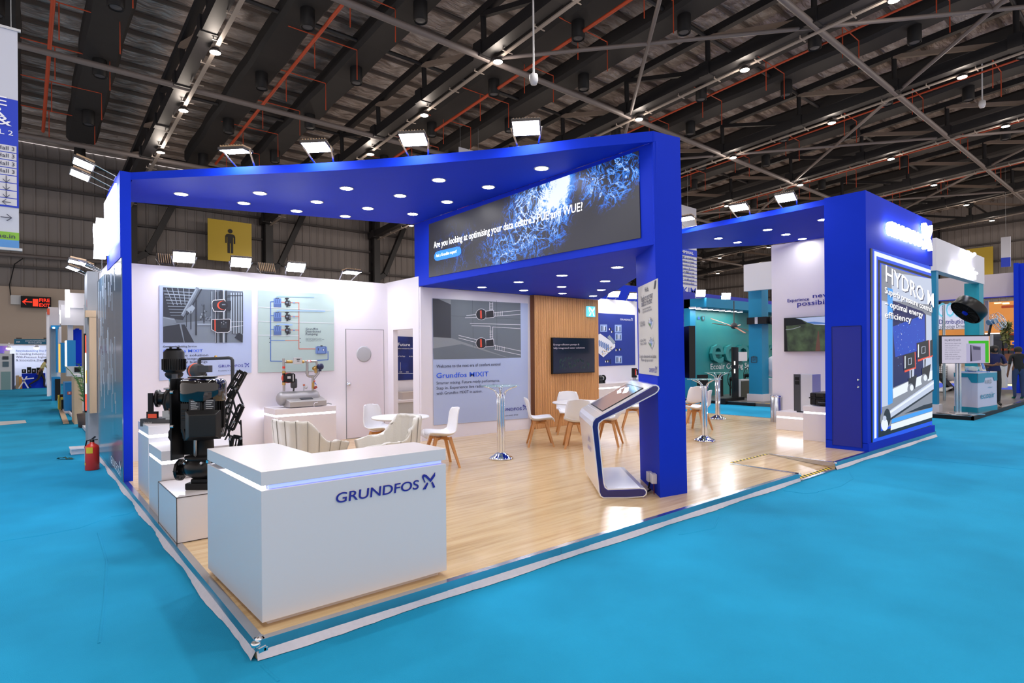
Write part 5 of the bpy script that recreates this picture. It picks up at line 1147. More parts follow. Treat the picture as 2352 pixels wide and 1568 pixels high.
for i, (x, y) in enumerate(((421, 612), (549, 624), (673, 630), (793, 640))):
    P = WY(x, y, 7.15); flood(f'glaring floodlight on top of the white back wall, {ORD[i]} from the left', 'floodlights on the back wall', (P[0], 7.17, 3.14), (-.12 if i < 3 else .1, -1), tilt=(50, 52, 54, 84)[i], arm=.24)
for i, (x, y) in enumerate(((388, 610), (617, 628))):
    P = WY(x, y, 7.2); flood(f'switched floodlight seen from behind on the back wall, {ORD[i]} from the left', 'reversed floodlights on the back wall', (P[0], 7.22, 3.14), (0, 1), tilt=30, s=.9, arm=.1)
for i, (x, y, tl) in enumerate(((560, 386, 96), (728, 378, 78), (930, 362, 70), (1190, 336, 66))):
    P = G(x, y, 4.13); P = min(((abs(q[0]-P[0])+abs(q[1]-P[1]), q) for q in cv))[1] if False else P
    k = min(range(len(cv)), key=lambda k: math.hypot(cv[k][0]-G(x, y, 4.12)[0], cv[k][1]-G(x, y, 4.12)[1])); q = cv[k]
    # outward is towards the aisle
    flood(f'floodlight on the curved canopy edge, {ORD[i]} from the left', 'floodlights on the front canopy edge', (q[0]+.03, q[1]+.04, 4.10+(q[0])/4.3*.06), (-.72, -.69), tilt=tl, arm=.22)
for i, (x, y) in enumerate(((1583, 512), (1704, 490), (1810, 464))):
    Y = (3.35, 2.15, 1.35)[i]; P = WX(x, y, 9.36); flood(f'floodlight on the right canopy edge, {ORD[i]} from the left', 'floodlights on the right canopy edge', (9.42, P[1], 4.262), (-1, -.15), tilt=(84, 72, 66)[i], arm=.22)
for i, (y, z) in enumerate(((6.55, 4.09), (5.95, 4.09))):
    flood(('upper floodlight reaching out over the outer left sign', 'lower floodlight reaching out over the outer left sign')[i], 'floodlights over the left sign', (-.02, y, z), (-1, 0), tilt=72, arm=.34)
flood('pale floodlight over the outside picture panel on the left', None, (-.02, 7.9, 3.06), (-1, 0), tilt=80, arm=.3)
for i, (x, y) in enumerate(((1404, 685), (1449, 690))):
    P = WY(x, y, 7.15); flood(f'glaring floodlight above the blue plant poster, {ORD[i]} from the left', 'floodlights above the plant poster', (P[0], 7.17, 3.2), (-.5, -1), tilt=50, arm=.22)

# ================================================================== EXHIBITS
# large black pump on the low plinth; local axes: u to the right in view, w towards the viewer
uV = Vector((r0[0], r0[1], 0)); wV = Vector((-fw[0], -fw[1], 0)); ZV = Vector((0, 0, 1))
base = Vector(G(468, 1119, .494)); Dp = (base-Vector(CAM)).dot(Vector(fw)); sc = Dp/1337.
def loc(x, y, dep=0.): return base+uV*((x-468)*sc)+ZV*((1119-y)*sc)+wV*dep
lp = thing('large_pump', 'large black vertical pump with shiny motor cap and terminal box beside the counter', 'pump', base)
z_ = lambda y: (1119-y)*sc
b = B(); b.obox(base+ZV*.03+uV*.01, uV*.125, wV*.11, ZV*.03); b.obox(base+ZV*.075+uV*.01, uV*.085, wV*.09, ZV*.02); obj('base_foot', b, M_blackm, lp, bev=.01)
b = B(); b.lathe([(.06, .09), (.10, .10), (.145, .13), (.165, .17), (.165, .21), (.15, .245), (.13, .262), (.13, .27)], base, n=28); obj('volute', b, M_black, lp)
b = B(); b.cyl(base+ZV*.17, base+ZV*.165-uV*.20, .075, .05, n=16); b.cyl(base+ZV*.165-uV*.20, base+ZV*.165-uV*.225, .098, n=24); b.cyl(base+ZV*.165-uV*.225, base+ZV*.165-uV*.232, .06, n=20); obj('inlet_flange', b, M_black, lp)
b = B()
for k in range(8): a = 2*PI*k/8; b.cyl(base+ZV*(.165+.078*math.sin(a))-uV*.195+wV*.078*math.cos(a), base+ZV*(.165+.078*math.sin(a))-uV*.236+wV*.078*math.cos(a), .008, n=6)
obj('flange_bolts', b, M_dgrey, lp)
b = B(); b.lathe([(.13, .27), (.155, .272), (.155, .295), (.10, .30), (.09, .32), (.085, .44), (.12, .455), (.17, .465), (.17, .49), (.13, .495)], base, n=28); obj('lantern', b, M_blackm, lp)
b = B(); b.lathe([(.001, .30), (.014, .31), (.014, .46)], base+wV*.1-uV*.02, n=10); b.obox(base+wV*.1-uV*.02+ZV*.38, uV*.014, wV*.004, ZV*.06); obj('shaft_guard', b, M_gpipe, lp)
b = B(); b.lathe([(.13, .495), (.155, .52), (.165, .56), (.165, .80), (.15, .82)], base, n=32); obj('motor_body', b, M_blackm, lp)
b = B()
for k in range(44):
    a = 2*PI*k/44; d_ = Vector((math.cos(a), math.sin(a), 0)); b.obox(base+d_*.17+ZV*.69, d_*.014, d_.cross(ZV)*.003, ZV*.14)
obj('cooling_fins', b, M_black, lp)
b = B(); b.lathe([(.15, .80), (.192, .80), (.198, .81), (.198, .955), (.19, .985), (.165, 1.0), (.12, 1.006), (.1, 1.0), (.001, 1.0)], base, n=44); obj('motor_cap', b, mat('cap_gloss_black', (12, 12, 14), .08, coat=1., metal=.3), lp)
b = B(); b.lathe([(.07, 1.005), (.12, 1.012), (.125, 1.02), (.12, 1.025), (.001, 1.03)], base, n=24); obj('cap_grille', b, M_black, lp)
tbn = (wV*.9+uV*.35).normalized(); tbs = tbn.cross(ZV)*-1
cT = base+tbn*.235+uV*.03+ZV*.60
b = B(); b.obox(cT-tbn*.05, tbs*.115, ZV*.125, tbn*.03); b.extr([cT-tbn*.02+tbs*x+ZV*z for x, z in ((-.14, -.13), (.14, -.13), (.14, .13), (-.14, .13))], tbn*.012)
P = [cT-tbn*.008+tbs*x+ZV*z for x, z in ((-.14, -.13), (.14, -.13), (.14, .13), (-.14, .13))]; Q = [cT+tbn*.05+tbs*x+ZV*z for x, z in ((-.105, -.095), (.105, -.095), (.105, .095), (-.105, .095))]
b.add(P+Q, [(4, 5, 6, 7)]+[(k, (k+1) % 4, 4+(k+1) % 4, 4+k) for k in range(4)]); obj('terminal_box', b, M_black, lp, bev=.008)
b = B()
for dx in (-.045, .075): b.obox(base+tbn*.187+tbs*dx+ZV*.775, tbs*.045, ZV*.05, tbn*.003)
obj('nameplate', b, mat('nameplate_grey', (58, 58, 62), .3, metal=.6), lp)
for dx in (-.045, .075):
    for k in range(5): 
        b = B(); b.obox(base+tbn*.1915+tbs*(dx-.005*(k % 3))+ZV*(.81-.017*k), tbs*(.03-.004*(k % 3)), ZV*.003, tbn*.0006); obj('plate_marking', b, M_lgrey, lp)
b = B(); b.box((0, 0, 0), (0, 0, 0)); b = B()
b.obox(loc(411, 960, .02), uV*.006, wV*.10, ZV*.37); b.obox(loc(420, 985, -.09), uV*.05, wV*.008, ZV*.25); obj('side_panel', b, M_blackm, lp)
b = B(); b.extr([loc(x, y, .02) for x, y in ((402, 890), (405, 870), (424, 868), (428, 872), (428, 892), (408, 894), (408, 890))], wV*.014); b.obox(loc(405, 945, .06), uV*.002, wV*.035, ZV*.22); obj('side_bracket', b, M_blackm, lp)
for y in (898, 975): 
    b = B(); b.cyl(loc(411, y, .12)-uV*.0, loc(418, y, .12), .016, n=10); obj('bolt', b, M_steel, lp)
b = B(); b.obox(base+wV*.16-uV*.07+ZV*.66, uV*.035, wV*.02, ZV*.13)
for k in range(3): b.obox(base+wV*.185-uV*.07+ZV*(.73-.04*k), uV*.028, wV*.008, ZV*.008)
b.cyl(base+wV*.17-uV*.06+ZV*.46, base+wV*.17-uV*.085+ZV*.56, .022, n=10); obj('cable_duct', b, M_black, lp, bev=.004)
b = B(); b.cyl(loc(482, 1057, .1), loc(486, 1055, .18), .012, n=8); obj('vent_screw', b, M_steel, lp); b = B(); b.cyl(loc(440, 1057, .1), loc(437, 1060, .1), .015, n=8); obj('vent_screw', b, M_steel, lp)
# perforated folding bracket arm
fb = thing('folding_bracket', 'black perforated folding bracket arm standing behind the large pump', 'bracket', loc(535, 1040, -.55))
kf = 1+.55/Dp
def lf(x, y, dep=-.55): return Vector(CAM)+(loc(x, y)-Vector(CAM))*(1+(-dep)/Dp)
def perf(p, q, wd, holes, nm='perforated_rail', dep=-.55):
    P, Q = lf(*p, dep), lf(*q, dep); d = (Q-P).normalized(); s = d.cross(wV).normalized(); h = wd*sc; b = B()
    for sg in (-1, 1): b.obox((P+Q)/2+s*sg*h*.42, d*(Q-P).length/2, s*h*.15, wV*.012)
    for k in range(holes+1): b.obox(P+(Q-P)*(k/holes), d*h*.22, s*h*.42, wV*.006)
    b.obox((P+Q)/2, d*(Q-P).length/2, s*h*.07, wV*.003); obj(nm, b, M_blackm, fb)
perf((556, 855), (514, 925), 17, 4); perf((566, 856), (534, 915), 8, 2)
perf((536, 900), (512, 1000), 12, 4); perf((556, 932), (532, 985), 15, 2); perf((545, 1004), (540, 1030), 22, 1)
for p, q in (((544, 892), (560, 931)), ((524, 932), (554, 975)), ((560, 931), (518, 1010)), ((536, 915), (548, 960)), ((554, 965), (556, 1006)), ((525, 1000), (556, 1006)), ((512, 930), (528, 932)), ((520, 960), (530, 1010)), ((556, 1006), (556, 1030)), ((528, 1005), (530, 1040))):
    b = B(); b.bar(lf(*p), lf(*q), .022, .01); obj('link_bar', b, M_blackm, fb)
b = B()
for p in ((545, 893), (560, 931), (525, 932), (556, 1007), (530, 1008), (540, 969), (512, 932)): b.cyl(lf(*p)+wV*.012, lf(*p)+wV*.022, .012, n=8)
obj('pivot_bolts', b, M_steel, fb)
b = B(); b.obox(lf(543, 1036), uV*.12, wV*.08, ZV*.02); b.bar(lf(543, 1036), Vector((lf(543, 1036).x, lf(543, 1036).y, PZ)), .05); b.obox(Vector((lf(543, 1036).x, lf(543, 1036).y, PZ+.01)), uV*.15, wV*.12, ZV*.01); obj('bracket_stand', b, M_blackm, fb)
# vertical multistage pump on the tall plinth
base = Vector((.40, 4.55, .92)); Dp = (base-Vector(CAM)).dot(Vector(fw)); sc = Dp/1337.; bx = 387.; by = 972.
_o = base.copy()
def l3(x, y, dep=0.): return _o+uV*((x-bx)*sc)+ZV*((by-y)*sc)+wV*dep
mp_ = thing('upright_pump', 'slim black upright pump with steel sleeve on the tall plinth by the blue wall', 'pump', base)
b = B(); b.obox(l3(362, 970, .04), uV*.175, wV*.12, ZV*.045); obj('display_base', b, M_dgrey, mp_, bev=.004)
text('Pump head', l3(338, 972, .165), l3(356, 972, .165), .022, M_lgrey, mp_, lift=.002)
zc = lambda y: (by-y)*sc; ctr = l3(388.5, by)
b = B(); b.lathe([(.095, zc(958)), (.10, zc(950)), (.12, zc(935)), (.135, zc(922)), (.12, zc(908)), (.09, zc(900)), (.09, zc(898))], ctr, n=26); obj('pump_head', b, M_black, mp_)
fc = l3(352, 918, .03); ax_ = (uV*.9+wV*-.2).normalized()
b = B(); b.cyl(fc+ax_*.01, ctr+ZV*zc(918), .075, .085, n=18); b.lathe([(.045, 0), (.105, 0), (.105, .025), (.07, .03)], fc, ax_, n=26); obj('inlet_flange', b, M_black, mp_)
b = B(); b.obox(l3(351, 925, .14), uV*.028, wV*.012, ZV*.11); obj('flange_plate', b, M_blackm, mp_)
b = B(); b.box((0, 0, 0), (0, 0, 0)); b = B(); b.obox(l3(356, 953, .15), uV*.06, wV*.02, ZV*.04); obj('drive_box', b, M_blackm, mp_); b = B(); b.obox(l3(358, 955, .172), uV*.05, wV*.004, ZV*.025); obj('orange_label', b, mat('label_orange', (232, 78, 40), .5), mp_)
b = B(); b.lathe([(.07, zc(898)), (.11, zc(897)), (.11, zc(894)), (.055, zc(893)), (.055, zc(874)), (.06, zc(873))], ctr, n=24, mi=0); obj('steel_sleeve', b, M_steel, mp_)
b = B(); b.lathe([(.06, zc(873)), (.09, zc(868)), (.10, zc(862)), (.085, zc(858)), (.11, zc(856)), (.118, zc(852)), (.118, zc(828)), (.112, zc(826)), (.112, zc(812)), (.075, zc(804)), (.001, zc(804))], ctr, n=32); obj('motor', b, M_blackm, mp_)
b = B()
for k in range(30):
    a = 2*PI*k/30; d_ = Vector((math.cos(a), math.sin(a), 0)); b.obox(ctr+d_*.12+ZV*zc(840), d_*.01, d_.cross(ZV)*.003, ZV*.065)
obj('motor_ribs', b, M_black, mp_)
b = B(); b.lathe([(.001, zc(801)), (.115, zc(800.8)), (.115, zc(799.8)), (.001, zc(799.6))], ctr, n=28)
for dx in (-.04, .05): b.cyl(ctr+uV*dx+ZV*zc(804), ctr+uV*dx+ZV*zc(801), .014, n=8)
obj('rain_cap', b, mat('cap_plate_grey', (70, 72, 76), .35, metal=.6), mp_)
b = B(); b.obox(l3(401, 900, .1), uV*.025, wV*.02, ZV*.20); obj('control_column', b, M_dgrey, mp_)
# round-head circulator on the middle plinth with its pipe loop
_o = Vector((.42, 3.45, .78)); Dp = (_o-Vector(CAM)).dot(Vector(fw)); sc = Dp/1337.; bx, by = 430., 1028.
cp = thing('circulator_pump', 'black circulator pump with orange ring and pipe loop on the middle plinth', 'pump', _o)
b = B(); b.obox(l3(400, 1000), uV*.03, wV*.05, ZV*.12); b.obox(l3(407, 965), uV*.02, wV*.06, ZV*.2); b.obox(l3(420, 1022), uV*.12, wV*.09, ZV*.02); b.obox(l3(436, 950, -.03), uV*.045, wV*.05, ZV*.38); obj('stand_body', b, M_blackm, cp)
hc = l3(432, 861); hx = (wV*.55+uV*.83).normalized()
b = B(); b.lathe([(.001, -.12), (.04, -.11), (.07, -.08), (.078, -.03)], hc, hx, n=26); obj('pump_head', b, M_black, cp)
b = B(); b.lathe([(.078, -.03), (.084, -.022), (.084, -.01), (.078, -.005)], hc, hx, n=26); obj('orange_ring', b, mat('ring_orange', (226, 92, 62), .5), cp)
b = B(); b.lathe([(.078, -.005), (.075, .05), (.06, .06), (.001, .065)], hc, hx, n=26); b.obox(hc+hx*.03+uV*.06+ZV*.02, uV*.065, wV*.04, ZV*.035); obj('control_head', b, M_dgrey, cp)
b = B(); b.cyl(l3(437, 856), l3(437, 848), .045, .02, n=12); b.tube([l3(437, 848), l3(437, 838), l3(439, 834.5), l3(443, 833.5), l3(474, 833), l3(505, 832), l3(510, 833), l3(513, 837), l3(513.5, 850), l3(513.5, 900)], .018, n=8); obj('pipe_loop', b, M_dgrey, cp)
b = B(); b.cyl(l3(475, 834), l3(475, 829), .012, n=8); b.cyl(l3(475, 829), l3(475, 826), .018, .008, n=8); obj('air_vent', b, M_brass, cp)
b = B(); b.tube([l3(402, 890, .08), l3(388, 895, .1), l3(375, 915, .12), l3(371, 935, .12), l3(376, 955, .12), l3(388, 967, .1), l3(398, 968, .08)], .012, n=8); b.tube([l3(397, 970, .08), l3(388, 985, .1), l3(380, 998, .1), l3(379, 1010, .1), l3(385, 1020, .1), l3(397, 1024, .08)], .010, n=8); obj('hose', b, M_blackm, cp)
b = B(); b.obox(l3(384, 957, .14), uV*.05, wV*.03, ZV*.035); b.obox(l3(398, 966, .14), uV*.08, wV*.03, ZV*.012); b.cyl(l3(403, 965, .16), l3(403, 985, .16), .03, n=10); obj('valve_block', b, M_gpipe, cp)
b = B(); b.obox(l3(394, 950, .15), uV*.03, wV*.02, ZV*.03); obj('copper_coil_box', b, mat('dull_copper', (120, 84, 62), .4, metal=.7), cp)
b = B(); b.lathe([(.001, -.06), (.09, -.05), (.1, 0), (.09, .05), (.001, .06)], l3(402, 1002, .05), uV, n=20); obj('pressure_vessel', b, M_black, cp)

# small pipe rig on the wide plinth
Q = lambda x, y, d=0.: Vector(WY(x, y, 6.78-d)) if False else Vector(WY(x, y, 6.78))+Vector((0, -d, 0))
rg = thing('pipe_rig', 'small demonstration rig of grey tank, silver pipes and black pump on a white plinth', 'pipe rig', Q(690, 930))
zt_ = .815
xa, xb = Q(640, 905).x, Q(730.5, 905).x; zc_ = zt_+.15
b = B(); c = Vector((xa, 6.8, zc_)); Lx = xb-xa; b.lathe([(.001, -.03), (.05, -.025), (.095, .0), (.118, .03), (.12, .05), (.12, Lx-.05), (.118, Lx-.03), (.095, Lx), (.05, Lx+.025), (.001, Lx+.03)], c, (1, 0, 0), n=28); obj('tank', b, mat('tank_grey', (168, 166, 166), .35, metal=.5), rg)
b = B(); xc0, xc1 = Q(654, 925).x, Q(737, 920).x
b.add([(xc0, 6.52, zt_+.012), (xc1, 6.52, zt_+.012), (xc1, 6.52, zt_+.105), (xc0, 6.52, zt_+.105), (xc0-.02, 6.78, zt_+.012), (xc1, 6.78, zt_+.012), (xc1, 6.78, zt_+.165), (xc0-.02, 6.78, zt_+.165)], [(0, 1, 2, 3), (3, 2, 6, 7), (7, 6, 5, 4), (1, 5, 6, 2), (0, 3, 7, 4), (0, 4, 5, 1)]); obj('base_casing', b, mat('casing_grey', (176, 172, 170), .35, metal=.4), rg, bev=.006)
b = B(); b.obox((Q(697, 912).x, 6.66, zt_+.142), (.105, 0, 0), (0, .05, .012), (0, -.002, .008)); obj('keypad', b, M_dgrey, rg)
b = B(); b.tube([(Q(708, 925).x, 6.51, zt_+.0), (Q(707, 922).x, 6.50, zt_+.04), (Q(709, 919).x, 6.50, zt_+.07), (Q(716, 918).x, 6.505, zt_+.075)], .006); obj('white_cable', b, M_white, rg)
b = B(); b.tube([(xc1, 6.56, zt_+.03), (xc1+.06, 6.6, zt_+.04), (xc1+.13, 6.62, zt_+.02)], .008); obj('grey_cable', b, M_grey, rg)
def pp(nm, pts, r, m, d=0., n=12): b = B(); b.tube([Q(x, y, d) for x, y in pts], r, n=n); return obj(nm, b, m, rg)
pp('riser_pipe', [(652, 898), (652, 880)], .022, M_gpipe); pp('black_union', [(652, 880), (652, 855)], .027, M_black)
pp('riser_pipe', [(652, 855), (651.5, 832), (651, 823)], .022, M_gpipe); pp('brass_union', [(652, 884), (652, 878)], .028, M_brass); pp('brass_union', [(652, 857), (652, 852)], .03, M_brass); pp('red_label', [(651.7, 846), (651.7, 841)], .0235, M_red)
pp('cross_pipe', [(651, 830.5), (665, 830.5)], .02, M_gpipe); pp('brass_union', [(657, 830.5), (671, 830.5)], .026, M_brass); pp('cross_pipe', [(670, 830.5), (705, 830)], .016, M_gpipe); pp('brass_union', [(690, 830.5), (698, 830.5)], .026, M_brass)
pp('cross_pipe', [(700, 829.5), (728, 829.5)], .019, M_gpipe); pp('red_label', [(705, 829.6), (714, 829.6)], .0205, M_red); pp('drop_pipe', [(705.5, 829), (705.5, 858), (706.5, 862), (710, 864), (719, 864)], .022, M_gpipe); pp('pipe_fitting', [(705.5, 852), (705.5, 858)], .03, M_gpipe)
pp('drop_pipe', [(727, 829.5), (727.5, 836), (727.5, 855), (724, 862), (719, 864)], .018, M_gpipe); pp('drop_pipe', [(718.5, 862), (718.5, 878)], .022, M_gpipe); pp('brass_valve', [(719, 875), (719, 892)], .024, M_brass); pp('drop_pipe', [(718.5, 890), (718.5, 898)], .02, M_gpipe); pp('brass_valve', [(725, 840), (725.5, 856)], .026, M_brass)
b = B(); b.lathe([(.001, -.02), (.035, -.015), (.035, .02), (.001, .03)], Q(722, 846), (-.5, -.8, 0), n=16); obj('brass_body', b, M_brass, rg)
b = B(); b.lathe([(.001, 0), (.05, .0), (.058, .02), (.055, .06), (.03, .075), (.001, .08)], Q(733, 842), (.3, -.9, .1), n=22); b.obox(Q(735, 850), (.02, 0, 0), (0, .02, 0), (0, 0, .02)); obj('blue_actuator', b, mat('actuator_navy', (22, 28, 70), .3), rg)
b = B(); b.tube([Q(734, 850), Q(733, 857), Q(726, 866), Q(721, 872)], .008, n=6); b.tube([Q(731, 850), Q(730, 856), Q(724, 862), Q(720, 868)], .006, n=6); obj('cable', b, M_grey, rg)
b = B(); b.obox(Q(681, 828.5, .05), (.072, 0, 0), (0, .025, 0), (0, 0, .058)); obj('meter_box', b, M_lgrey, rg, bev=.005); b = B(); b.obox(Q(681.5, 825, .077), (.028, 0, 0), (0, .001, 0), (0, 0, .011)); b.obox(Q(681.5, 829, .077), (.02, 0, 0), (0, .001, 0), (0, 0, .006)); obj('meter_display', b, M_dgrey, rg)
b = B(); b.lathe([(.001, -.01), (.022, -.01), (.022, .012), (.001, .014)], Q(708.5, 830, .03), (0, -1, 0), n=18); obj('dial', b, M_white, rg)
hc = Q(664, 867.5, .07)
b = B(); n = 20; pts = [(-.105*math.cos(a)*1. if math.cos(a) > 0 else .0-.0, .082*math.sin(a)) for a in [PI/2+PI*k/n for k in range(n+1)]]
prof_ = [(-.02-.085*math.sin(PI*k/n), .082*math.cos(PI*k/n)) for k in range(n+1)]+[(.06, -.078), (.085, -.06), (.085, .06), (.06, .078)]
b.extr([hc+Vector((x, 0, z)) for x, z in prof_], (0, .05, 0)); obj('control_head', b, M_black, rg, bev=.006)
b = B(); b.extr([hc+Vector((x*1.12-.012, .05, z*1.08)) for x, z in prof_[:n+1]]+[hc+Vector((.03, .05, -.085)), hc+Vector((.03, .05, .085))], (0, .03, 0)); obj('red_back_ring', b, mat('ring_coral', (222, 92, 78), .5), rg)
b = B(); b.obox(hc+Vector((-.025, -.002, .01)), (.028, 0, 0), (0, .001, 0), (0, 0, .022)); obj('head_display', b, M_lgrey, rg); b = B(); b.obox(hc+Vector((.045, -.002, 0)), (.008, 0, 0), (0, .001, 0), (0, 0, .06)); obj('head_lettering_strip', b, M_lgrey, rg)
b = B(); b.lathe([(.001, 0), (.045, .01), (.055, .03), (.055, .15), (.045, .17), (.001, .175)], Q(675, 892), n=20); b.cyl(Q(675, 892), Q(674, 898), .015, n=8); obj('expansion_vessel', b, M_dgrey, rg)
b = B(); b.lathe([(.001, 0), (.028, 0), (.028, .016), (.001, .017)], Q(701, 889, .03), (0, -1, 0), n=18); b.cyl(Q(698, 897), Q(698, 885), .01, n=8); obj('pressure_gauge', b, M_lgrey, rg); b = B(); b.obox(Q(698, 884), (.015, 0, 0), (0, .012, 0), (0, 0, .014)); obj('relief_cap', b, mat('dull_orange', (190, 96, 62), .5), rg)
b = B(); b.obox(Q(723, 889.5, .03), (.025, 0, .012), (0, .015, 0), (-.008, 0, .018)); obj('strainer', b, mat('dull_red', (160, 70, 58), .5), rg); pp('blue_lever', [(721, 878), (725, 883)], .008, mat('lever_blue', (80, 110, 200), .5), .03); b = B(); b.lathe([(.012, 0), (.012, .02)], Q(721, 876, .03), n=8); obj('red_knob', b, M_red, rg)
# two small exhibits seen between partition and column
S9 = lambda x, y: Vector(WY(x, y, 6.8))
t = thing('small_pump', 'small black and steel pump at the edge of the timber partition', 'pump', (S9(1380, 895).x, 6.8, .92)); P = Vector((S9(1380, 895).x, 6.8, .92))
b = B(); b.cyl(P+Vector((-.13, 0, .13)), P+Vector((.0, 0, .13)), .085, n=18); b.obox(P+Vector((-.05, 0, .03)), (.07, 0, 0), (0, .05, 0), (0, 0, .03)); obj('motor', b, M_black, t); b = B(); b.cyl(P+Vector((0, 0, .13)), P+Vector((.09, 0, .13)), .06, n=16); obj('steel_stage', b, M_steel, t); b = B(); b.cyl(P+Vector((.09, 0, .13)), P+Vector((.12, 0, .13)), .085, n=16); b.cyl(P+Vector((.12, 0, .13)), P+Vector((.16, 0, .13)), .04, n=12); b.obox(P+Vector((.1, 0, .03)), (.02, 0, 0), (0, .05, 0), (0, 0, .03)); obj('pump_cover', b, M_black, t)
P = Vector((WY(1457, 876, 6.7)[0], 6.7, .92)); t = thing('small_pump', 'small upright pump with red label rising behind the touch kiosk', 'pump', P); zz0 = WY(1457, 874, 6.7)[2]; zz1 = WY(1457, 845, 6.7)[2]
b = B(); b.cyl(P+Vector((0, 0, zz0-.92+.09)), (P.x, P.y, zz1), .075, n=20); b.obox((P.x+.10, P.y, (zz0+zz1)/2+.06), (.05, 0, 0), (0, .05, 0), (0, 0, .08)); obj('motor', b, M_black, t)
b = B(); b.cyl(P, P+Vector((0, 0, zz0-.92+.09)), .05, .05, n=16); b.obox(P+Vector((0, 0, .03)), (.1, 0, 0), (0, .06, 0), (0, 0, .03)); obj('steel_stage', b, M_steel, t)
b = B(); b.obox((P.x-.03, P.y-.075, (zz0+zz1)/2+.06), (.018, 0, 0), (0, .006, 0), (0, 0, .08)); obj('red_label', b, M_red, t); b = B(); b.obox((P.x-.01, P.y-.077, (zz0+zz1)/2+.03), (.006, 0, 0), (0, .006, 0), (0, 0, .06)); obj('white_label', b, M_white, t)
# boxes on the right plinths
P = Vector((11.3, 1.9, .475)); t = thing('steel_cabinet', 'pale sheet metal cabinet with dark edge strip on the low right plinth', 'cabinet', P)
yA, yB = WX(1825, 900, 11.1)[1], WX(1866, 900, 11.1)[1]; zT = WX(1830, 859, 11.1)[2]
b = B(); b.box((11.1, yB, .50), (11.5, yA, zT)); obj('casing', b, mat('cabinet_grey', (206, 208, 214), .35, metal=.2), t, bev=.004); b = B(); b.box((11.085, yA-.12, .50), (11.1, yA+.01, zT)); obj('dark_strip', b, M_dgrey, t); b = B(); b.box((11.12, yB+.03, .475), (11.48, yA-.03, .5)); obj('foot', b, M_dgrey, t)
b = B(); b.box((11.078, yA-.10, zT-.12), (11.085, yA-.02, zT-.06)); b.box((11.078, yA-.10, zT-.21), (11.085, yA-.02, zT-.14)); obj('control_panel', b, M_blackm, t)
t = thing('hard_case', 'black ribbed hard case with handle on the taller right plinth', 'case', (10.3, 1.0, .72))
b = B(); b.box((10.0, .72, .735), (10.55, 1.2, .86)); b.box((10.0, .72, .87), (10.55, 1.2, .96)); obj('case_shell', b, M_black, t, bev=.02)
b = B(); b.box((9.985, .72, .855), (10.56, 1.21, .875)); 
for y in (.78, .95, 1.12): b.box((9.988, y-.02, .74), (10.0, y+.02, .955))
obj('case_ribs', b, M_blackm, t, bev=.004)
b = B(); b.tube([(9.99, 1.04, .80), (9.965, 1.04, .79), (9.965, .88, .79), (9.99, .88, .80)], .012, n=8); obj('handle', b, M_dgrey, t)

# ================================================================== AISLE OBJECTS, LEFT
P = G(223, 1077, 0.); P = (P[0]-.06, P[1], 0.)
t = thing('fire_extinguisher', 'red fire extinguisher with yellow labels on the blue carpet by the left panel', 'extinguisher', P)
P = Vector(P); b = B(); b.lathe([(.001, 0), (.085, 0), (.092, .012), (.092, .33), (.085, .36), (.05, .39), (.03, .40), (.03, .42), (.001, .42)], P, n=28); obj('cylinder_body', b, M_red, t)
b = B(); b.lathe([(.03, .40), (.03, .45), (.015, .46)], P, n=12); b.bar(P+Vector((0, 0, .46)), P+Vector((-.0, 0, .5))+uV*.05, .02); b.bar(P+Vector((0, 0, .45)), P+Vector((0, 0, .455))+uV*.08, .02, .01); b.tube([P+Vector((0, 0, .45))-uV*.02, P+Vector((0, 0, .44))-uV*.08, P+Vector((0, 0, .34))-uV*.105, P+Vector((0, 0, .15))-uV*.10], .01); obj('valve_and_hose', b, M_black, t)
def arclabel(a0, a1, z0, z1, m, nm):
    b = B(); n = 6; th = math.atan2(wV.y, wV.x); P_ = [P+Vector((math.cos(th+a)*.0935, math.sin(th+a)*.0935, 0)) for a in [a0+(a1-a0)*k/n for k in range(n+1)]]
    b.add([p+ZV*z0 for p in P_]+[p+ZV*z1 for p in P_], [(k, k+1, n+2+k, n+1+k) for k in range(n)]); obj(nm, b, m, t)
arclabel(-.25, .7, .26, .35, M_yel, 'yellow_label'); arclabel(-1.1, -.4, .08, .12, M_yel, 'yellow_label'); arclabel(-1.2, -.55, .13, .33, M_lgrey, 'instruction_label')
P = Vector(G(185, 1044, 0)); t = thing('cloth_box', 'low white tray lying against the left stand on the carpet', 'tray', P)
b = B(); b.extr([Vector(G(163, 1045, 0)), Vector(G(210, 1041, 0)), Vector(G(210, 1041, 0))+Vector((.0, .28, 0)), Vector(G(163, 1045, 0))+Vector((0, .3, 0))], (0, 0, .10)); obj('tray_body', b, M_white, t, bev=.01)
b = B(); b.extr([Vector(G(161, 1046, 0))+ZV*.1, Vector(G(211, 1042, 0))+ZV*.1, Vector(G(211, 1042, 0))+Vector((.0, .3, .1)), Vector(G(161, 1046, 0))+Vector((0, .32, .1))], (0, 0, .02)); obj('tray_rim', b, M_white, t)
P = Vector(G(150, 1055, 0)); t = thing('crumpled_rag', 'dark green crumpled rag on the carpet beside the white tray', 'rag', P)
b = B(); P_ = []; rnd = random.Random(2)
for i in range(9):
    for j in range(4): P_.append(P+uV*(-.13+.033*i)+wV*(.03-.025*j)+ZV*(.008+.035*rnd.random()*(1 if 0 < i < 8 else .2)))
b.add(P_, [(4*i+j, 4*i+j+1, 4*i+5+j, 4*i+4+j) for i in range(8) for j in range(3)]); obj('cloth', b, mat('rag_green', (20, 66, 62), .8), t)
t = thing('floor_sticker', 'pale floor sticker strip on the blue carpet at the left edge', 'sticker', G(30, 971, 0)); b = B(); q = [G(-5, 968, .004), G(58, 965, .004), G(61, 971, .004), G(-5, 977, .004)]; b.extr([Vector(v) for v in q], (0, 0, .003)); obj('sticker_sheet', b, M_lgrey, t)

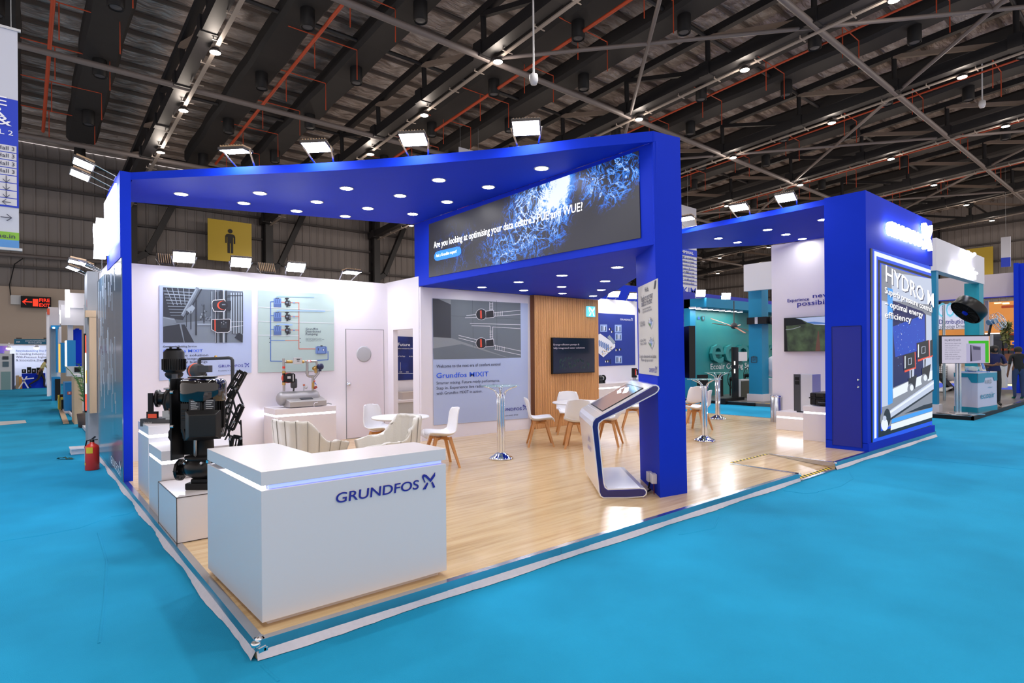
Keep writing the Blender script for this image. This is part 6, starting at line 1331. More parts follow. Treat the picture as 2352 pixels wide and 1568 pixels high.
# ================================================================== NEIGHBOURING STANDS, LEFT AISLE (boxes stand at measured distances Y)
def fb_(b, x0, y0, x1, y1, Y, dep, mi=0):
    a = WY(x0, y1, Y); c = WY(x1, y0, Y); b.box((a[0], Y, a[2] if a[2] > .55 else 0), (c[0], Y+dep, c[2]), mi); return b
def part_(nm, m, t, *boxes):
    b = B()
    for q in boxes: fb_(b, *q)
    return obj(nm, b, m, t)
M_cy = mat('stand_cyan', (0, 132, 200), .45); M_pw = mat('stand_white', (214, 210, 218), .6); M_pg = mat('stand_grey', (150, 154, 162), .6); M_lw = mat('light_wood', (208, 178, 146), .55, noise=.12, nscale=3, stretch=(4, 4, .5))
M_adred = mat('lit_red_advert', (236, 84, 58), .5, emit=.9); M_adw = mat('lit_white_advert', (240, 236, 224), .5, emit=1.2); M_ady = mat('lit_yellow_advert', (236, 190, 90), .5, emit=.8)
t = thing('wood_portal', 'light timber portal with tall lit red advert left of the blue side wall', 'stand', (.35, 9.2, 0))
part_('rear_wall', M_pg, t, (203, 624, 226, 1010, 9.3, .6)); part_('timber_frame', M_lw, t, (207, 728, 221, 949, 9.1, .15), (197, 713, 221, 728, 9.1, .2))
part_('white_upright', M_pw, t, (200, 640, 204, 765, 9.5, .3))
part_('advert_frame', M_blackm, t, (194.5, 766, 204.5, 947, 9.6, .12)); part_('advert_white', M_adw, t, (196, 810, 203.5, 905, 9.58, .02)); part_('advert_red', M_adred, t, (196, 770, 203.5, 811, 9.58, .02), (196, 904, 203.5, 943, 9.58, .02)); part_('advert_yellow', M_ady, t, (197, 850, 203, 880, 9.56, .02))
part_('side_letters', M_red, t, (199.5, 650, 202, 664, 9.4, .05), (199.5, 688, 202.5, 705, 9.4, .05)); part_('white_base', M_pw, t, (180, 985, 213, 1018, 9.2, .8)) if False else None
b = B(); b.box((.12, 8.7, .0), (.6, 14.6, .07)); obj('base_board', b, M_pw, t)
t = thing('timber_counter', 'light timber counter with a red side behind the potted palm', 'counter', (.3, 15.2, 0)); part_('counter_body', M_lw, t, (171, 866, 189, 971, 15.1, 1.)); part_('red_side', mat('brick_red', (170, 60, 48), .5), t, (169.5, 884, 172.5, 935, 15.6, .8)); part_('counter_top', M_pw, t, (170, 860, 190, 866, 15.0, 1.2))
P = Vector(G(196, 981, 0)); t = thing('potted_palm', 'potted palm in a dark square pot at the edge of the left stands', 'plant', P)
b = B(); b.lathe([(.10, 0), (.14, .02), (.17, .34), (.16, .34), (.15, .28), (.001, .28)], P, n=14); obj('pot', b, mat('pot_brown', (74, 62, 60), .6), t)
rnd = random.Random(4)
for k in range(11):
    a = 2*PI*k/11+rnd.random()*.5; L_ = .22+.26*rnd.random(); h0 = .7+.5*rnd.random(); b = B(); pts = [P+Vector((0, 0, .28))+Vector((math.cos(a)*L_*s*s*.9, math.sin(a)*L_*s*s*.9, h0*1.3*s-.5*s*s*s*L_)) for s in [i/9 for i in range(10)]]
    b.tube(pts, .008, n=5)
    for i in range(3, 10):
        d_ = (pts[i]-pts[i-1]).normalized(); sd = d_.cross(ZV).normalized()
        for sg in (-1, 1):
            tip = pts[i]+(sd*sg*.75+d_*.6)*.20*(1-.05*i)-ZV*.03; b.add([pts[i]-d_*.014, pts[i]+d_*.014, tip], [(0, 1, 2)])
    obj('frond', b, M_leaf, t)
t = thing('blue_box_counter', 'bright blue counter box with a small orange emblem in the left aisle', 'counter', (.1, 19, 0)); part_('body', M_cy, t, (150, 878, 171, 945, 19., 1.2)); part_('orange_emblem', mat('emblem_orange', (232, 92, 60), .5), t, (155, 899, 164, 906, 18.98, .02)); part_('emblem_dot', M_pw, t, (157.5, 900.5, 161.5, 904.5, 18.96, .02)); part_('white_foot', M_pw, t, (148, 943, 172, 948, 18.9, 1.4))
t = thing('blue_totem', 'bright blue hanging totem with a lit white edge, nearer of two', 'totem', (.2, 20, 1)); part_('body', M_cy, t, (154, 781, 173.5, 842, 20, 1.)); part_('lit_edge', mat('lit_edge', (255, 255, 255), .5, emit=3.), t, (151.5, 782, 154.5, 843, 20.02, .5))
t = thing('blue_totem', 'bright blue hanging totem with coloured edge, farther of two', 'totem', (.1, 24, 1)); part_('body', M_cy, t, (139.5, 787, 151.5, 856, 24, 1.)); part_('coloured_edge', M_ady, t, (136, 789, 139.8, 855, 24.02, .5))
t = thing('royal_blue_panel', 'royal blue upright panel behind the bright blue totems', 'panel', (.5, 22, 0)); part_('body', M_blue, t, (169, 757, 187.5, 842, 22, .5)); part_('panel_peak', M_blue, t, (174, 754, 182, 757, 22, .5))
t = thing('grey_machine', 'grey machine with a dark screen on the left aisle stand', 'machine', (.6, 18.4, 0)); part_('body', M_lgrey, t, (154, 841, 192, 864, 18.5, .6)); part_('base_cabinet', M_pw, t, (173, 864, 192, 945, 18.6, .5)); part_('dark_screen', M_blackm, t, (171, 843, 186, 854, 18.48, .03))
t = thing('white_frame_stand', 'white framed exhibition stand with lit signs high over the left aisle', 'stand', (.4, 21, 3)); part_('fascia', M_pw, t, (135, 690, 152, 722, 25, .3), (152, 674, 202, 706, 21.5, .3)); part_('fascia_lower', M_pw, t, (140, 702, 200, 746, 21.6, .2)) ; part_('uprights', M_pw, t, (136, 750, 141, 790, 25, .3), (156, 746, 168, 782, 21.8, .3), (195, 700, 200, 935, 20.5, .3)); part_('lit_sign', mat('small_sign_light', (255, 255, 255), .5, emit=4), t, (137.5, 712, 147, 742, 24.7, .1), (150, 665, 160, 728, 21.2, .1))
t = thing('tall_white_tower', 'slim white tower with an orange corner at the end of the left aisle', 'tower', (.4, 30, 0)); part_('tower_body', M_pw, t, (112.5, 706, 138, 885, 30, 1.)); part_('front_edge', M_white, t, (108, 716, 113, 893, 29.5, .3)); part_('orange_corner', mat('emblem_orange', (232, 92, 60), .5), t, (108.5, 708, 114, 722, 29.4, .3)); part_('panel_grey', mat('pale_blue_panel', (168, 188, 202), .6), t, (117, 750, 131, 870, 29.9, .1)); part_('cyan_frame', M_cy, t, (117, 747, 139, 754, 29.5, .4), (129, 754, 133, 855, 29.5, .3)); part_('lamp_face', mat('small_sign_light', (255, 255, 255), .5, emit=4), t, (121, 751, 126, 754, 29.45, .03))
t = thing('blue_cabinet', 'bright blue cabinet with dark window at the foot of the white tower', 'cabinet', (.2, 26, 0)); part_('body', M_cy, t, (120, 866, 139, 907, 26, 1.)); part_('dark_window', M_blackm, t, (126.5, 870, 138.5, 897, 25.95, .04))
t = thing('yellow_tubs', 'yellow tubs with black lids on the grey stand floor of the left aisle', 'tub', (.1, 20.5, 0)); part_('tubs', M_yel, t, (134, 908, 141, 920, 20.8, .4), (140, 913, 148, 925, 20.2, .4)); part_('lids', M_blackm, t, (138, 906, 149, 912, 20.5, .4), (141, 918, 150, 928, 20., .3))
b = B(); b.box((.12, 17.6, 0), (1.6, 27, .07)); t = thing('low_platform', 'grey low stand platform with white edge in the left aisle', 'platform', (.5, 22, 0)); obj('deck', b, M_dgrey, t); b = B(); b.box((.09, 17.5, 0), (.13, 27, .075)); b.box((.12, 17.48, 0), (.8, 17.6, .075)); obj('white_edge', b, M_pw, t)
t = thing('floor_batten', 'short wooden batten lying on the carpet near the palm', 'batten', G(146, 958, 0)); b = B(); b.bar(Vector(G(140, 940, .02)), Vector(G(152, 972, .02)), .12, .02); obj('batten', b, M_lw, t)
for k, (x, y, Y) in enumerate(((183, 616, 9.6), (215, 607, 9.4))):
    P = Vector(WY(x, y, Y)); flood(('dim floodlight farther out over the timber portal', 'dim floodlight nearer the panel over the timber portal')[k], None, (P.x+.12, P.y, P.z-.12), (-1, -.1), tilt=70, s=.8, lit=(k == 0))
# far stand at the end of the aisle
Y = 41.
t = thing('far_shell_stand', 'white shell scheme stand with teal name board and slogan at the aisle end', 'stand', (-1, Y, 0))
part_('rear_wall', mat('far_wall_white', (216, 222, 244), .6), t, (-60, 792, 112, 884, Y, .1)); part_('name_board', mat('dark_teal_board', (0, 92, 124), .5), t, (32.5, 779, 108, 790.5, Y-1.5, .1)); part_('frame_rail', M_pw, t, (-60, 789, 33, 793, Y-1.5, .1), (32, 790, 108, 793, Y-1.5, .08)); part_('purple_poster', mat('purple_poster', (90, 66, 170), .6, noise=.4, nscale=1.2, rgb2=(190, 120, 190)), t, (-60, 794, 22, 811, Y-.1, .05)); part_('floor_strip', M_pw, t, (-40, 883, 112, 889.5, Y-1.6, .3)) 
part_('hanging_bracket', M_blackm, t, (37, 775.5, 50, 777.5, Y-1.5, .1), (100, 775.5, 108, 777.5, Y-1.5, .1))
Wf = lambda x, y: WY(x, y, Y-.06)
for j, s in enumerate(('Revolutionizing the Process', 'In Cooling Industry...', 'With Precision Engineering', '& Innovative Design')):
    text(s, Wf(36.5, 807.5+7.1*j), Wf((128, 105.5, 122, 108)[j], 807.5+7.1*j), .125, mat('slogan_blue', (74, 110, 180), .6) if j == 0 else M_ink, t, bold=.04)
text('COOLING REFRIGERATION', WY(58, 784, Y-1.53), WY(104, 784, Y-1.53), .07, M_wtext, t, bold=.02); text('PRIVATE LIMITED', WY(65, 788.5, Y-1.53), WY(96, 788.5, Y-1.53), .07, M_wtext, t, bold=.02); text('D25', WY(38, 786.5, Y-1.53), WY(46, 786.5, Y-1.53), .08, M_wtext, t, bold=.02)
for k, (x, y) in enumerate(((20.5, 799), (84, 798))):
    P = Vector(WY(x, y, Y-.9)); tt_ = thing('spot_lamp', ('glowing spot lamp over the purple poster of the far stand', 'glowing spot lamp over the slogan of the far stand')[k], 'lamp', P, group='spot lamps of the far stand')
    b = B(); b.lathe([(.001, -.1), (.11, -.06), (.13, 0)], P, n=12); obj('lamp_face', b, M_flood, tt_); b = B(); b.lathe([(.13, 0), (.05, .12), (.03, .3)], P, n=12); obj('shade', b, M_white, tt_)
t = thing('upright_machine', 'grey and navy upright machine at the left of the far stand', 'machine', WY(16, 885, Y-3)); part_('casing', M_lgrey, t, (-10, 812, 27, 884, Y-3, .8)); part_('navy_side', mat('machine_navy', (54, 62, 86), .5), t, (26, 812, 33, 888, Y-2.95, .8)); part_('display', M_dgrey, t, (5.5, 818, 19.5, 825.5, Y-3.03, .05)); part_('window', mat('machine_window', (76, 98, 110), .3), t, (6, 830, 20, 842, Y-3.03, .05)); part_('lower_panel', mat('machine_green', (120, 150, 150), .4), t, (3, 853, 24, 884, Y-3.03, .05)); part_('top_unit', M_pw, t, (10, 805, 22, 812, Y-2.8, .4))
for k in range(4):
    x0 = (50, 62, 73, 84)[k]; t = thing('black_equipment', f'black framed equipment unit on the blue table of the far stand, {ORD[k]} from the left', 'equipment', WY(x0+5, 858, Y-1.8), group='equipment units of the far stand')
    part_('frame', M_blackm, t, (x0, (848, 843, 846, 844)[k], x0+10, 857, Y-1.8, .4)); part_('light_face', M_pw, t, (x0+3, 850, x0+6, 853, Y-1.83, .03))
t = thing('blue_table', 'blue draped table under the black equipment at the far stand', 'table', WY(70, 885, Y-2)); part_('drape', M_blue, t, (50, 857, 104, 884, Y-2, .8)); part_('orange_box', mat('box_orange', (226, 160, 70), .6), t, (44, 865, 51, 885, Y-2.2, .4)); part_('beige_box', M_lw, t, (36, 862, 44, 887, Y-2.2, .4))
t = thing('folding_stand', 'white crossed-leg folding stand in front of the blue table', 'stand', WY(56, 886, Y-2.6)); b = B()
for p, q in (((62, 864), (43, 886)), ((50, 866), (65, 886)), ((78, 868), (60, 870))): b.bar(WY(*p, Y-2.6), (lambda v: (v[0], v[1], v[2] if v[2] > .4 else .03))(WY(*q, Y-2.6)), .06)
obj('crossed_legs', b, M_white, t)

# ================================================================== PEOPLE
def person(label, loc, rz, J, cols, H=1.7, hair_m=M_hair, collar=None):
    """one continuous skinned body; J = joints in metres for a 1.7 m figure facing +Y"""
    t = thing('person', label, 'person')
    base = dict(pel=(0, 0, .93), spi=(0, .0, 1.12), che=(0, .0, 1.32), nec=(0, .0, 1.46), hea=(0, .02, 1.56), top=(0, .02, 1.64),
                shL=(-.18, 0, 1.40), elL=(-.23, -.02, 1.12), wrL=(-.24, .06, .88), haL=(-.24, .08, .80), shR=(.18, 0, 1.40), elR=(.23, -.02, 1.12), wrR=(.24, .06, .88), haR=(.24, .08, .80),
                hiL=(-.09, 0, .88), knL=(-.10, .02, .48), anL=(-.10, -.02, .09), toL=(-.11, .14, .035), hiR=(.09, 0, .88), knR=(.10, .02, .48), anR=(.10, -.02, .09), toR=(.11, .14, .035)); base.update(J)
    rad = dict(pel=(.15, .11), spi=(.135, .10), che=(.155, .105), nec=(.055, .055), hea=(.078, .09), top=(.065, .078), shL=(.06, .06), elL=(.043, .043), wrL=(.03, .026), haL=(.036, .02), hiL=(.085, .09), knL=(.062, .062), anL=(.042, .045), toL=(.045, .03))
    names = list(base); idx = {n: i for i, n in enumerate(names)}; vs = [Vector(base[n]) for n in names]; rr = [rad.get(n) or rad.get(n[:2]+'L') for n in names]
    bones = [('pel', 'spi', 1), ('spi', 'che', 1), ('che', 'nec', 1), ('nec', 'hea', 0), ('hea', 'top', 0)]
    for s in 'LR': bones += [('che', 'sh'+s, 1), ('sh'+s, 'el'+s, 1), ('el'+s, 'wr'+s, 0), ('wr'+s, 'ha'+s, 0), ('pel', 'hi'+s, 2), ('hi'+s, 'kn'+s, 2), ('kn'+s, 'an'+s, 2), ('an'+s, 'to'+s, 3)]
    ed = [(idx[a], idx[c]) for a, c, _ in bones]; seg = [(vs[idx[a]], vs[idx[c]], m) for a, c, m in bones]
    for s in 'LR':
        w_, h_ = vs[idx['wr'+s]], vs[idx['ha'+s]]; d_ = (h_-w_).normalized(); sd = d_.cross(Vector((1, 0, 0))).normalized() if abs(d_.x) < .9 else Vector((0, 0, 1))
        for k, (off, ln) in enumerate(((-.028, .06), (-.01, .075), (.01, .078), (.028, .065), (-.05, .03))):
            i0 = len(vs); vs.append(h_+sd*off+d_*.03*(0 if k == 4 else 1)); vs.append(h_+sd*off*1.1+d_*(.03+ln)+Vector((0, .01, 0))); rr += [(.011, .011), (.008, .008)]; ed += [(idx['ha'+s], i0), (i0, i0+1)]; seg.append((vs[i0], vs[i0+1], 0))
    i0 = len(vs); vs.append(vs[idx['hea']]+Vector((0, .095, -.01))); rr.append((.014, .02)); ed.append((idx['hea'], i0)); seg.append((vs[i0], vs[i0], 0))
    for s in (-1, 1): i0 = len(vs); vs.append(vs[idx['hea']]+Vector((s*.085, -.005, 0))); rr.append((.012, .025)); ed.append((idx['hea'], i0)); seg.append((vs[i0], vs[i0], 0))
    me = D.meshes.new('body'); me.from_pydata([tuple(v) for v in vs], ed, []); o = D.objects.new('tmp', me); COL.objects.link(o)
    md = o.modifiers.new('s', 'SKIN'); md.use_smooth_shade = True
    sv = me.skin_vertices[0].data
    for i, r_ in enumerate(rr): sv[i].radius = r_; sv[i].use_root = (i == 0)
    md2 = o.modifiers.new('u', 'SUBSURF'); md2.levels = 1; md2.render_levels = 1
    bpy.context.view_layer.update(); ev = o.evaluated_get(bpy.context.evaluated_depsgraph_get()); nm = D.meshes.new_from_object(ev); D.objects.remove(o)
    for m in cols: nm.materials.append(m)
    def dist(c, s_):
        e = s_[1]-s_[0]; k = (c-s_[0]).dot(e)/max(1e-9, e.length_squared)
        return (c-(s_[0]+e*max(0, min(1, k)))).length_squared
    for p in nm.polygons:
        c = p.center.copy(); p.material_index = min(seg, key=lambda q: dist(c, q))[2]; p.use_smooth = True
    bo = D.objects.new('body', nm); nm.name = 'body'; COL.objects.link(bo); link(bo, t)
    hd = vs[idx['hea']]; b = B(); dirn = (vs[idx['top']]-vs[idx['nec']]).normalized()
    b.lathe([(.098, -.045), (.104, .0), (.102, .045), (.085, .09), (.05, .115), (.001, .124)], hd+Vector((0, -.018, .0)), dirn, n=18); obj('hair', b, hair_m, t)
    if collar:
        b = B(); b.lathe([(.07, 0), (.065, .03)], vs[idx['nec']]-Vector((0, 0, .02)), (0, .1, 1), n=16); obj('collar', b, collar, t)
    k = H/1.7; t.location = loc; t.rotation_euler = (0, 0, rz); t.scale = (k, k, k); return t
M_shirty = mat('shirt_khaki', (196, 182, 124), .8); M_trb = mat('trousers_dark', (38, 34, 36), .8); M_navyp = mat('polo_navy', (22, 30, 84), .8); M_jk = mat('jacket_black', (14, 15, 20), .8); M_jean = mat('jeans_blue', (40, 58, 96), .85); M_wsh = mat('shirt_white', (214, 210, 206), .8); M_green = mat('shoe_green', (0, 110, 96), .6); M_gsh = mat('shirt_grey', (110, 110, 114), .8)
P = G(94, 891, 0)
stride = dict(pel=(0, 0, .92), spi=(0, .05, 1.1), che=(0, .12, 1.29), nec=(0, .19, 1.42), hea=(0, .25, 1.51), top=(0, .27, 1.59), shL=(-.17, .13, 1.36), shR=(.17, .13, 1.36), elL=(-.21, .28, 1.12), wrL=(-.2, .46, 1.02), haL=(-.2, .52, 1.0), elR=(.21, .0, 1.1), wrR=(.22, -.1, .9), haR=(.22, -.13, .83),
              hiL=(-.09, 0, .87), knL=(-.1, .16, .48), anL=(-.1, .14, .09), toL=(-.1, .3, .035), hiR=(.09, 0, .87), knR=(.1, -.12, .5), anR=(.1, -.52, .2), toR=(.1, -.42, .06))
person('man in khaki shirt and dark trousers walking past the far stand', (P[0], P[1], 0), math.radians(-90), stride, (M_skin, M_shirty, M_trb, M_shoe), 1.72)
P = G(112, 891, 0); person('person in grey shirt partly hidden behind the khaki-shirted man', (P[0]+.05, P[1]+.6, 0), math.radians(-90), {}, (M_skin, M_gsh, M_gsh, M_shoe), 1.62)
P = G(1, 892, 0); person('walking person in white and black cut by the left picture edge', (P[0]-.05, P[1]-1.2, 0), math.radians(90), dict(stride, elR=(.23, .1, 1.12), wrR=(.24, .28, .98), haR=(.24, .34, .93)), (M_skin, M_wsh, M_trb, M_shoe), 1.7)
P = G(2294, 932, .1); person('man in navy polo shirt reading a leaflet beside the teal and white counter', (P[0], P[1]+.1, .1), math.radians(118), dict(elL=(-.25, .08, 1.14), wrL=(-.12, .28, 1.12), haL=(-.06, .33, 1.14), elR=(.25, .06, 1.14), wrR=(.12, .27, 1.12), haR=(.06, .33, 1.14), hea=(0, .05, 1.55), top=(0, .07, 1.63)), (M_skin, M_navyp, M_trb, M_shoe), 1.78, collar=M_wsh)
P = G(2338, 918, .05); person('person in black jacket, blue jeans and green shoes at the right picture edge', (P[0]+.1, P[1], .05), math.radians(-60), {}, (M_skin, M_jk, M_jean, M_green), 1.8)

# ================================================================== TEAL STAND ON THE RIGHT
ts = thing('teal_stand', 'teal and white neighbouring stand with grey floor beyond the blue tower', 'stand', (18, 4, 0))
M_floor2 = mat('grey_vinyl', (96, 92, 92), .35)
b = B(); b.box((16.75, .22, 0), (30, 8.9, .09)); obj('stand_floor', b, M_floor2, ts)
b = B(); b.box((16.70, .17, 0), (30, .22, .10)); b.box((16.70, .17, 0), (16.75, 4.6, .10)); b.box((16.70, 5.7, 0), (16.75, 8.9, .1)); obj('black_kerb', b, M_blackm, ts)
b = B(); b.box((16.69, .2, .095), (30, .28, .105)); b.box((16.7, .2, .095), (16.8, 4.6, .105)); b.box((16.7, 5.7, .095), (16.8, 8.9, .105)); obj('metal_trim', b, M_alu, ts)
b = B()
for i in range(12): b.box((16.86+.02, 5.0+.3*i, .091), (16.93, 5.16+.3*i, .094))
obj('yellow_dashes', b, M_yel, ts, kind='stuff')
M_tealw = mat('teal_backdrop', (0, 132, 142), .45, noise=.35, nscale=.35, rgb2=(60, 150, 140))
TY = 8.45; WTl = lambda x, y: WY(x, y, TY-.03)
b = B(); b.box((17.55, TY, .09), (29, TY+.15, 3.5)); obj('teal_rear_wall', b, M_tealw, ts)
b = B(); b.box((17.25, TY-.1, .09), (17.6, TY+.15, 3.62)); obj('teal_return', b, M_teald, ts); b = B(); b.box((17.25, TY-.75, 3.3), (29, TY+.15, 3.62)); obj('teal_header', b, M_teald, ts)
a = WTl(1614, 850); 
M_tl = mat('letter_teal', (44, 138, 140), .5)
text('ecoair', (WTl(1629, 832)[0], TY-.03, WTl(1629, 832)[2]), (WTl(1629, 832)[0]+4.9, TY-.03, WTl(1629, 832)[2]), 1.28*.82, M_tl, ts, depth=.12, bold=.03)
text('Ecoair Cooling System Private Limited', WTl(1632, 848), (WTl(1632, 848)[0]+6.2, TY-.03, WTl(1632, 848)[2]), .22, M_wtext, ts, bold=.02)
fl = Flat(WTl, N_); fl.k = 5
fl.P([(1602, 733), (1604.5, 725), (1607.5, 733)], M_pblue); fl.R(1612, 725.5, 1618, 735, M_dgrey); fl.R(1613.2, 727, 1616.8, 733.5, M_teal); fl.P([(1591.6, 726), (1596, 726), (1596, 733), (1591.6, 733)], M_lgrey); fl.out('wall_badges', ts)
cx_, cz_ = WTl(1686, 749)[0], WTl(1686, 749)[2]
t = thing('ceiling_fan', 'pinkish five-blade ceiling fan hanging before the teal wall', 'fan', (cx_-.3, TY-1.3, cz_)); b = B()
P = Vector(WY(1686, 750, 7.2)); 
for k in range(5):
    a = .3+2*PI*k/5; d_ = Vector((math.cos(a), math.sin(a)*.95, math.sin(a)*.35)).normalized(); b = B(); b.bar(P, P+d_*.95, .07, .015); obj('blade', b, mat('fan_copper', (190, 120, 96), .4, metal=.4), t)
b = B(); b.lathe([(.02, .9), (.02, .15), (.1, .1), (.12, 0), (.08, -.06), (.001, -.08)], P, n=14); obj('motor', b, M_dgrey, t)
M_tlamp = mat('tube_lamp', (255, 255, 255), .5, emit=10.)
for k in range(9):
    x = 1590.5+14*1+13.6*k-14; q = WY(x, 709.5+1.3*k, TY-.4); tt_ = thing('spot_lamp', f'small downlight under the teal header, {ORD[k]} from the left', 'lamp', q, group='downlights of the teal stand')
    b = B(); b.lathe([(.12, 0), (.12, .05)], (q[0], q[1], 3.25), n=12); obj('lamp_case', b, M_white, tt_); b = B(); b.poly([(q[0]+.1*math.cos(2*PI*i/12), q[1]-.1*math.sin(2*PI*i/12), 3.248) for i in range(12)]); obj('lamp_disc', b, mat('teal_spot_face', (255, 255, 255), .5, emit=45.), tt_)
b = B(); b.box((17.6, 5.9, .09), (18.05, 6.35, 3.9)); o_ = obj('teal_pillar', b, M_teald, ts)
b = B(); b.box((17.55, 5.85, .09), (18.1, 6.4, .32)); obj('pillar_plinth', b, M_pw, ts)
b = B(); b.box((17.3, 1.2, 3.72), (17.5, 6.35, 4.6)); obj('side_fascia', b, M_pw, ts)
pz = lambda x, y: WY(x, y, .98)
b = B(); b.box((17.05, .98, 3.78), (pz(2261, 620)[0], 1.2, 4.62)); obj('front_fascia', b, M_pw, ts)
b = B(); b.box((17.1, 1.0, .09), (pz(2158, 700)[0], 1.45, 3.8)); obj('teal_pillar', b, M_teald, ts); b = B(); b.box((17.05, .95, .09), (pz(2160, 700)[0], 1.5, .32)); obj('pillar_plinth', b, M_pw, ts)
xp0, xp1 = pz(2251, 700)[0], pz(2261, 700)[0]
b = B(); b.box((xp0, 1.0, .09), (xp1, WX(2215, 700, xp0)[1], 3.8)); obj('teal_pillar', b, M_teal, ts)
sg = thing('illuminated_sign', 'overexposed lit sign letters on the white fascia of the teal stand', 'sign', pz(2215, 620)); P0 = pz(2184, 628); text('ecoair', P0, (pz(2236, 628)[0], P0[1], P0[2]), .36, M_sign, sg, depth=.05, bold=.05, lift=.06)
b = B(); b.tube([(pz(2210, 600)[0]-.1, .9, P0[2]+.62), (pz(2215, 600)[0], .9, P0[2]+.72), (pz(2222, 600)[0], .9, P0[2]+.62), (pz(2230, 600)[0], .9, P0[2]+.74)], .05); obj('wave_mark', b, M_sign, sg)
# indian standards style mark on the pillar
WP = lambda x, y: WX(x, y, 17.59)
text('ISI', WP(1728.5, 828), WP(1735.5, 827.6), .16, M_dgrey, ts, bold=.04, lift=.02)
b = B()
for x0, y0, x1, y1 in ((1725, 819, 1739, 820), (1725, 831, 1739, 832), (1725, 819, 1726, 832), (1738, 819, 1739, 832)): b.extr([Vector(WP(x0, y0)), Vector(WP(x1, y0)), Vector(WP(x1, y1)), Vector(WP(x0, y1))], (-.01, 0, 0))
obj('mark_frame', b, M_dgrey, ts)
# strap-mounted fan housings on pillar, wall machines
t = thing('wall_fan', 'black clamp-on fan unit strapped round the teal pillar', 'fan', WX(1740, 737, 17.4)); a = WX(1717, 745, 17.5); c = WX(1762, 727, 17.5)
b = B(); b.box((17.45, c[1], a[2]), (18.15, a[1], c[2])); obj('unit_body', b, M_black, t); b = B(); b.box((17.43, (a[1]+c[1])/2-.05, a[2]), (17.45, (a[1]+c[1])/2+.05, c[2])); obj('silver_band', b, M_alu, t); b = B(); b.cyl((17.8, c[1]-.25, (a[2]+c[2])/2), (17.8, c[1], (a[2]+c[2])/2), .14, n=14); b.box((17.7, c[1]-.35, a[2]-.12), (17.9, c[1]-.2, c[2]-.1)); obj('motor', b, M_dgrey, t)
Yw = 7.6; FBp = lambda *q: part_(*q)
t = thing('tall_black_unit', 'tall black upright unit with slim lights standing before the teal letters', 'unit', WY(1692, 915, Yw-.9)); part_('casing', M_black, t, (1684.5, 797, 1696, 915, Yw-.9, .06)); part_('foot', M_blackm, t, (1666, 911, 1710, 914, Yw-.95, .2)); part_('slim_light', M_adw, t, (1687.5, 829, 1689, 838, Yw-.93, .02), (1687.5, 847, 1689, 857, Yw-.93, .02))
t = thing('white_fan_unit', 'white boxy fan unit on the wall between black unit and teal pillar', 'fan', WY(1706, 818, Yw)); part_('casing', M_white, t, (1698, 808, 1716, 829, Yw, .08))
t = thing('grey_cooler', 'grey air cooler cabinet with dark grille before the teal wall', 'cooler', WY(1708, 913, Yw-.5)); part_('cabinet', M_lgrey, t, (1702, 870, 1722, 914, Yw-.5, .15)); part_('grille', mat('olive_grille', (66, 70, 58), .5), t, (1704, 874, 1722, 911, Yw-.53, .03))
t = thing('black_cooler', 'black box cooler low against the teal wall behind the bar tables', 'cooler', WY(1617, 880, Yw)); part_('casing', M_blackm, t, (1608, 860, 1626, 886, Yw, .12)); t = thing('dark_fan_panel', 'small dark fan panel on the teal wall right of the bar table', 'fan', WY(1658, 870, Yw+.4)); part_('casing', M_blackm, t, (1653, 860, 1661, 884, Yw+.4, .1))
for k, (x, y, r_) in enumerate(((1683, 870, .35), (1717, 862, .3))):
    P = Vector(WY(x, y, Yw+.2)); t = thing('pedestal_fan', ('round black pedestal fan left of the tall black unit', 'round black pedestal fan right of the tall black unit')[k], 'fan', P); b = B(); n = 20
    b.tube([P+Vector((r_*math.cos(2*PI*i/n), 0, r_*math.sin(2*PI*i/n))) for i in range(n+1)], .014, n=5)
    for i in range(10): b.bar(P, P+Vector((r_*math.cos(2*PI*i/10), 0, r_*math.sin(2*PI*i/10))), .008)
    obj('guard', b, M_blackm, t); b = B(); b.cyl(P-Vector((0, .1, 0)), P+Vector((0, .1, 0)), .07, n=10); b.bar(P+Vector((0, .1, 0)), (P.x, P.y+.1, .1), .04); obj('motor_and_post', b, M_blackm, t)
t = thing('white_blower', 'white ring-faced blower on a white plinth behind the right-hand wall', 'blower', WX(1771, 850, 17.6)); P = Vector(WY(1771, 842, 6.)); b = B(); b.lathe([(.17, 0), (.34, .0), (.36, .05), (.36, .3)], P, (0, -1, 0), n=24); obj('ring', b, M_white, t); b = B(); b.lathe([(.001, .02), (.17, .02)], P, (0, -1, 0), n=24); obj('dark_opening', b, M_blackm, t); b = B(); b.box((P.x-.35, P.y-.2, .09), (P.x+.4, P.y+.4, P.z-.4)); obj('plinth', b, M_pw, t)
for k, (x, y) in enumerate(((1606, 682), (1664, 698))):
    P = Vector(WY(x, y+6, 7.4)); P = WY(x, y+14, TY-.5); flood(f'glaring floodlight above the teal stand, {("left", "right")[k]} one', 'floodlights above the teal stand', (P[0], TY-.5, 3.62), (-.6, -.8), tilt=12, s=1.1, arm=.12)
b = B(); b.box((14.6, 9.6, 3.3), (34, 9.75, 4.1)); t = thing('blue_fascia', 'long royal blue fascia rising behind the teal stand', 'fascia', (20, 9.6, 3.3)); obj('board', b, mat('royal_blue_board', (24, 40, 170), .5), t)
b = B(); b.box((15.2, 9.62, 0), (15.4, 9.72, 3.3)); b.box((33, 9.62, 0), (33.2, 9.72, 3.3)); obj('support', b, M_blue, t)
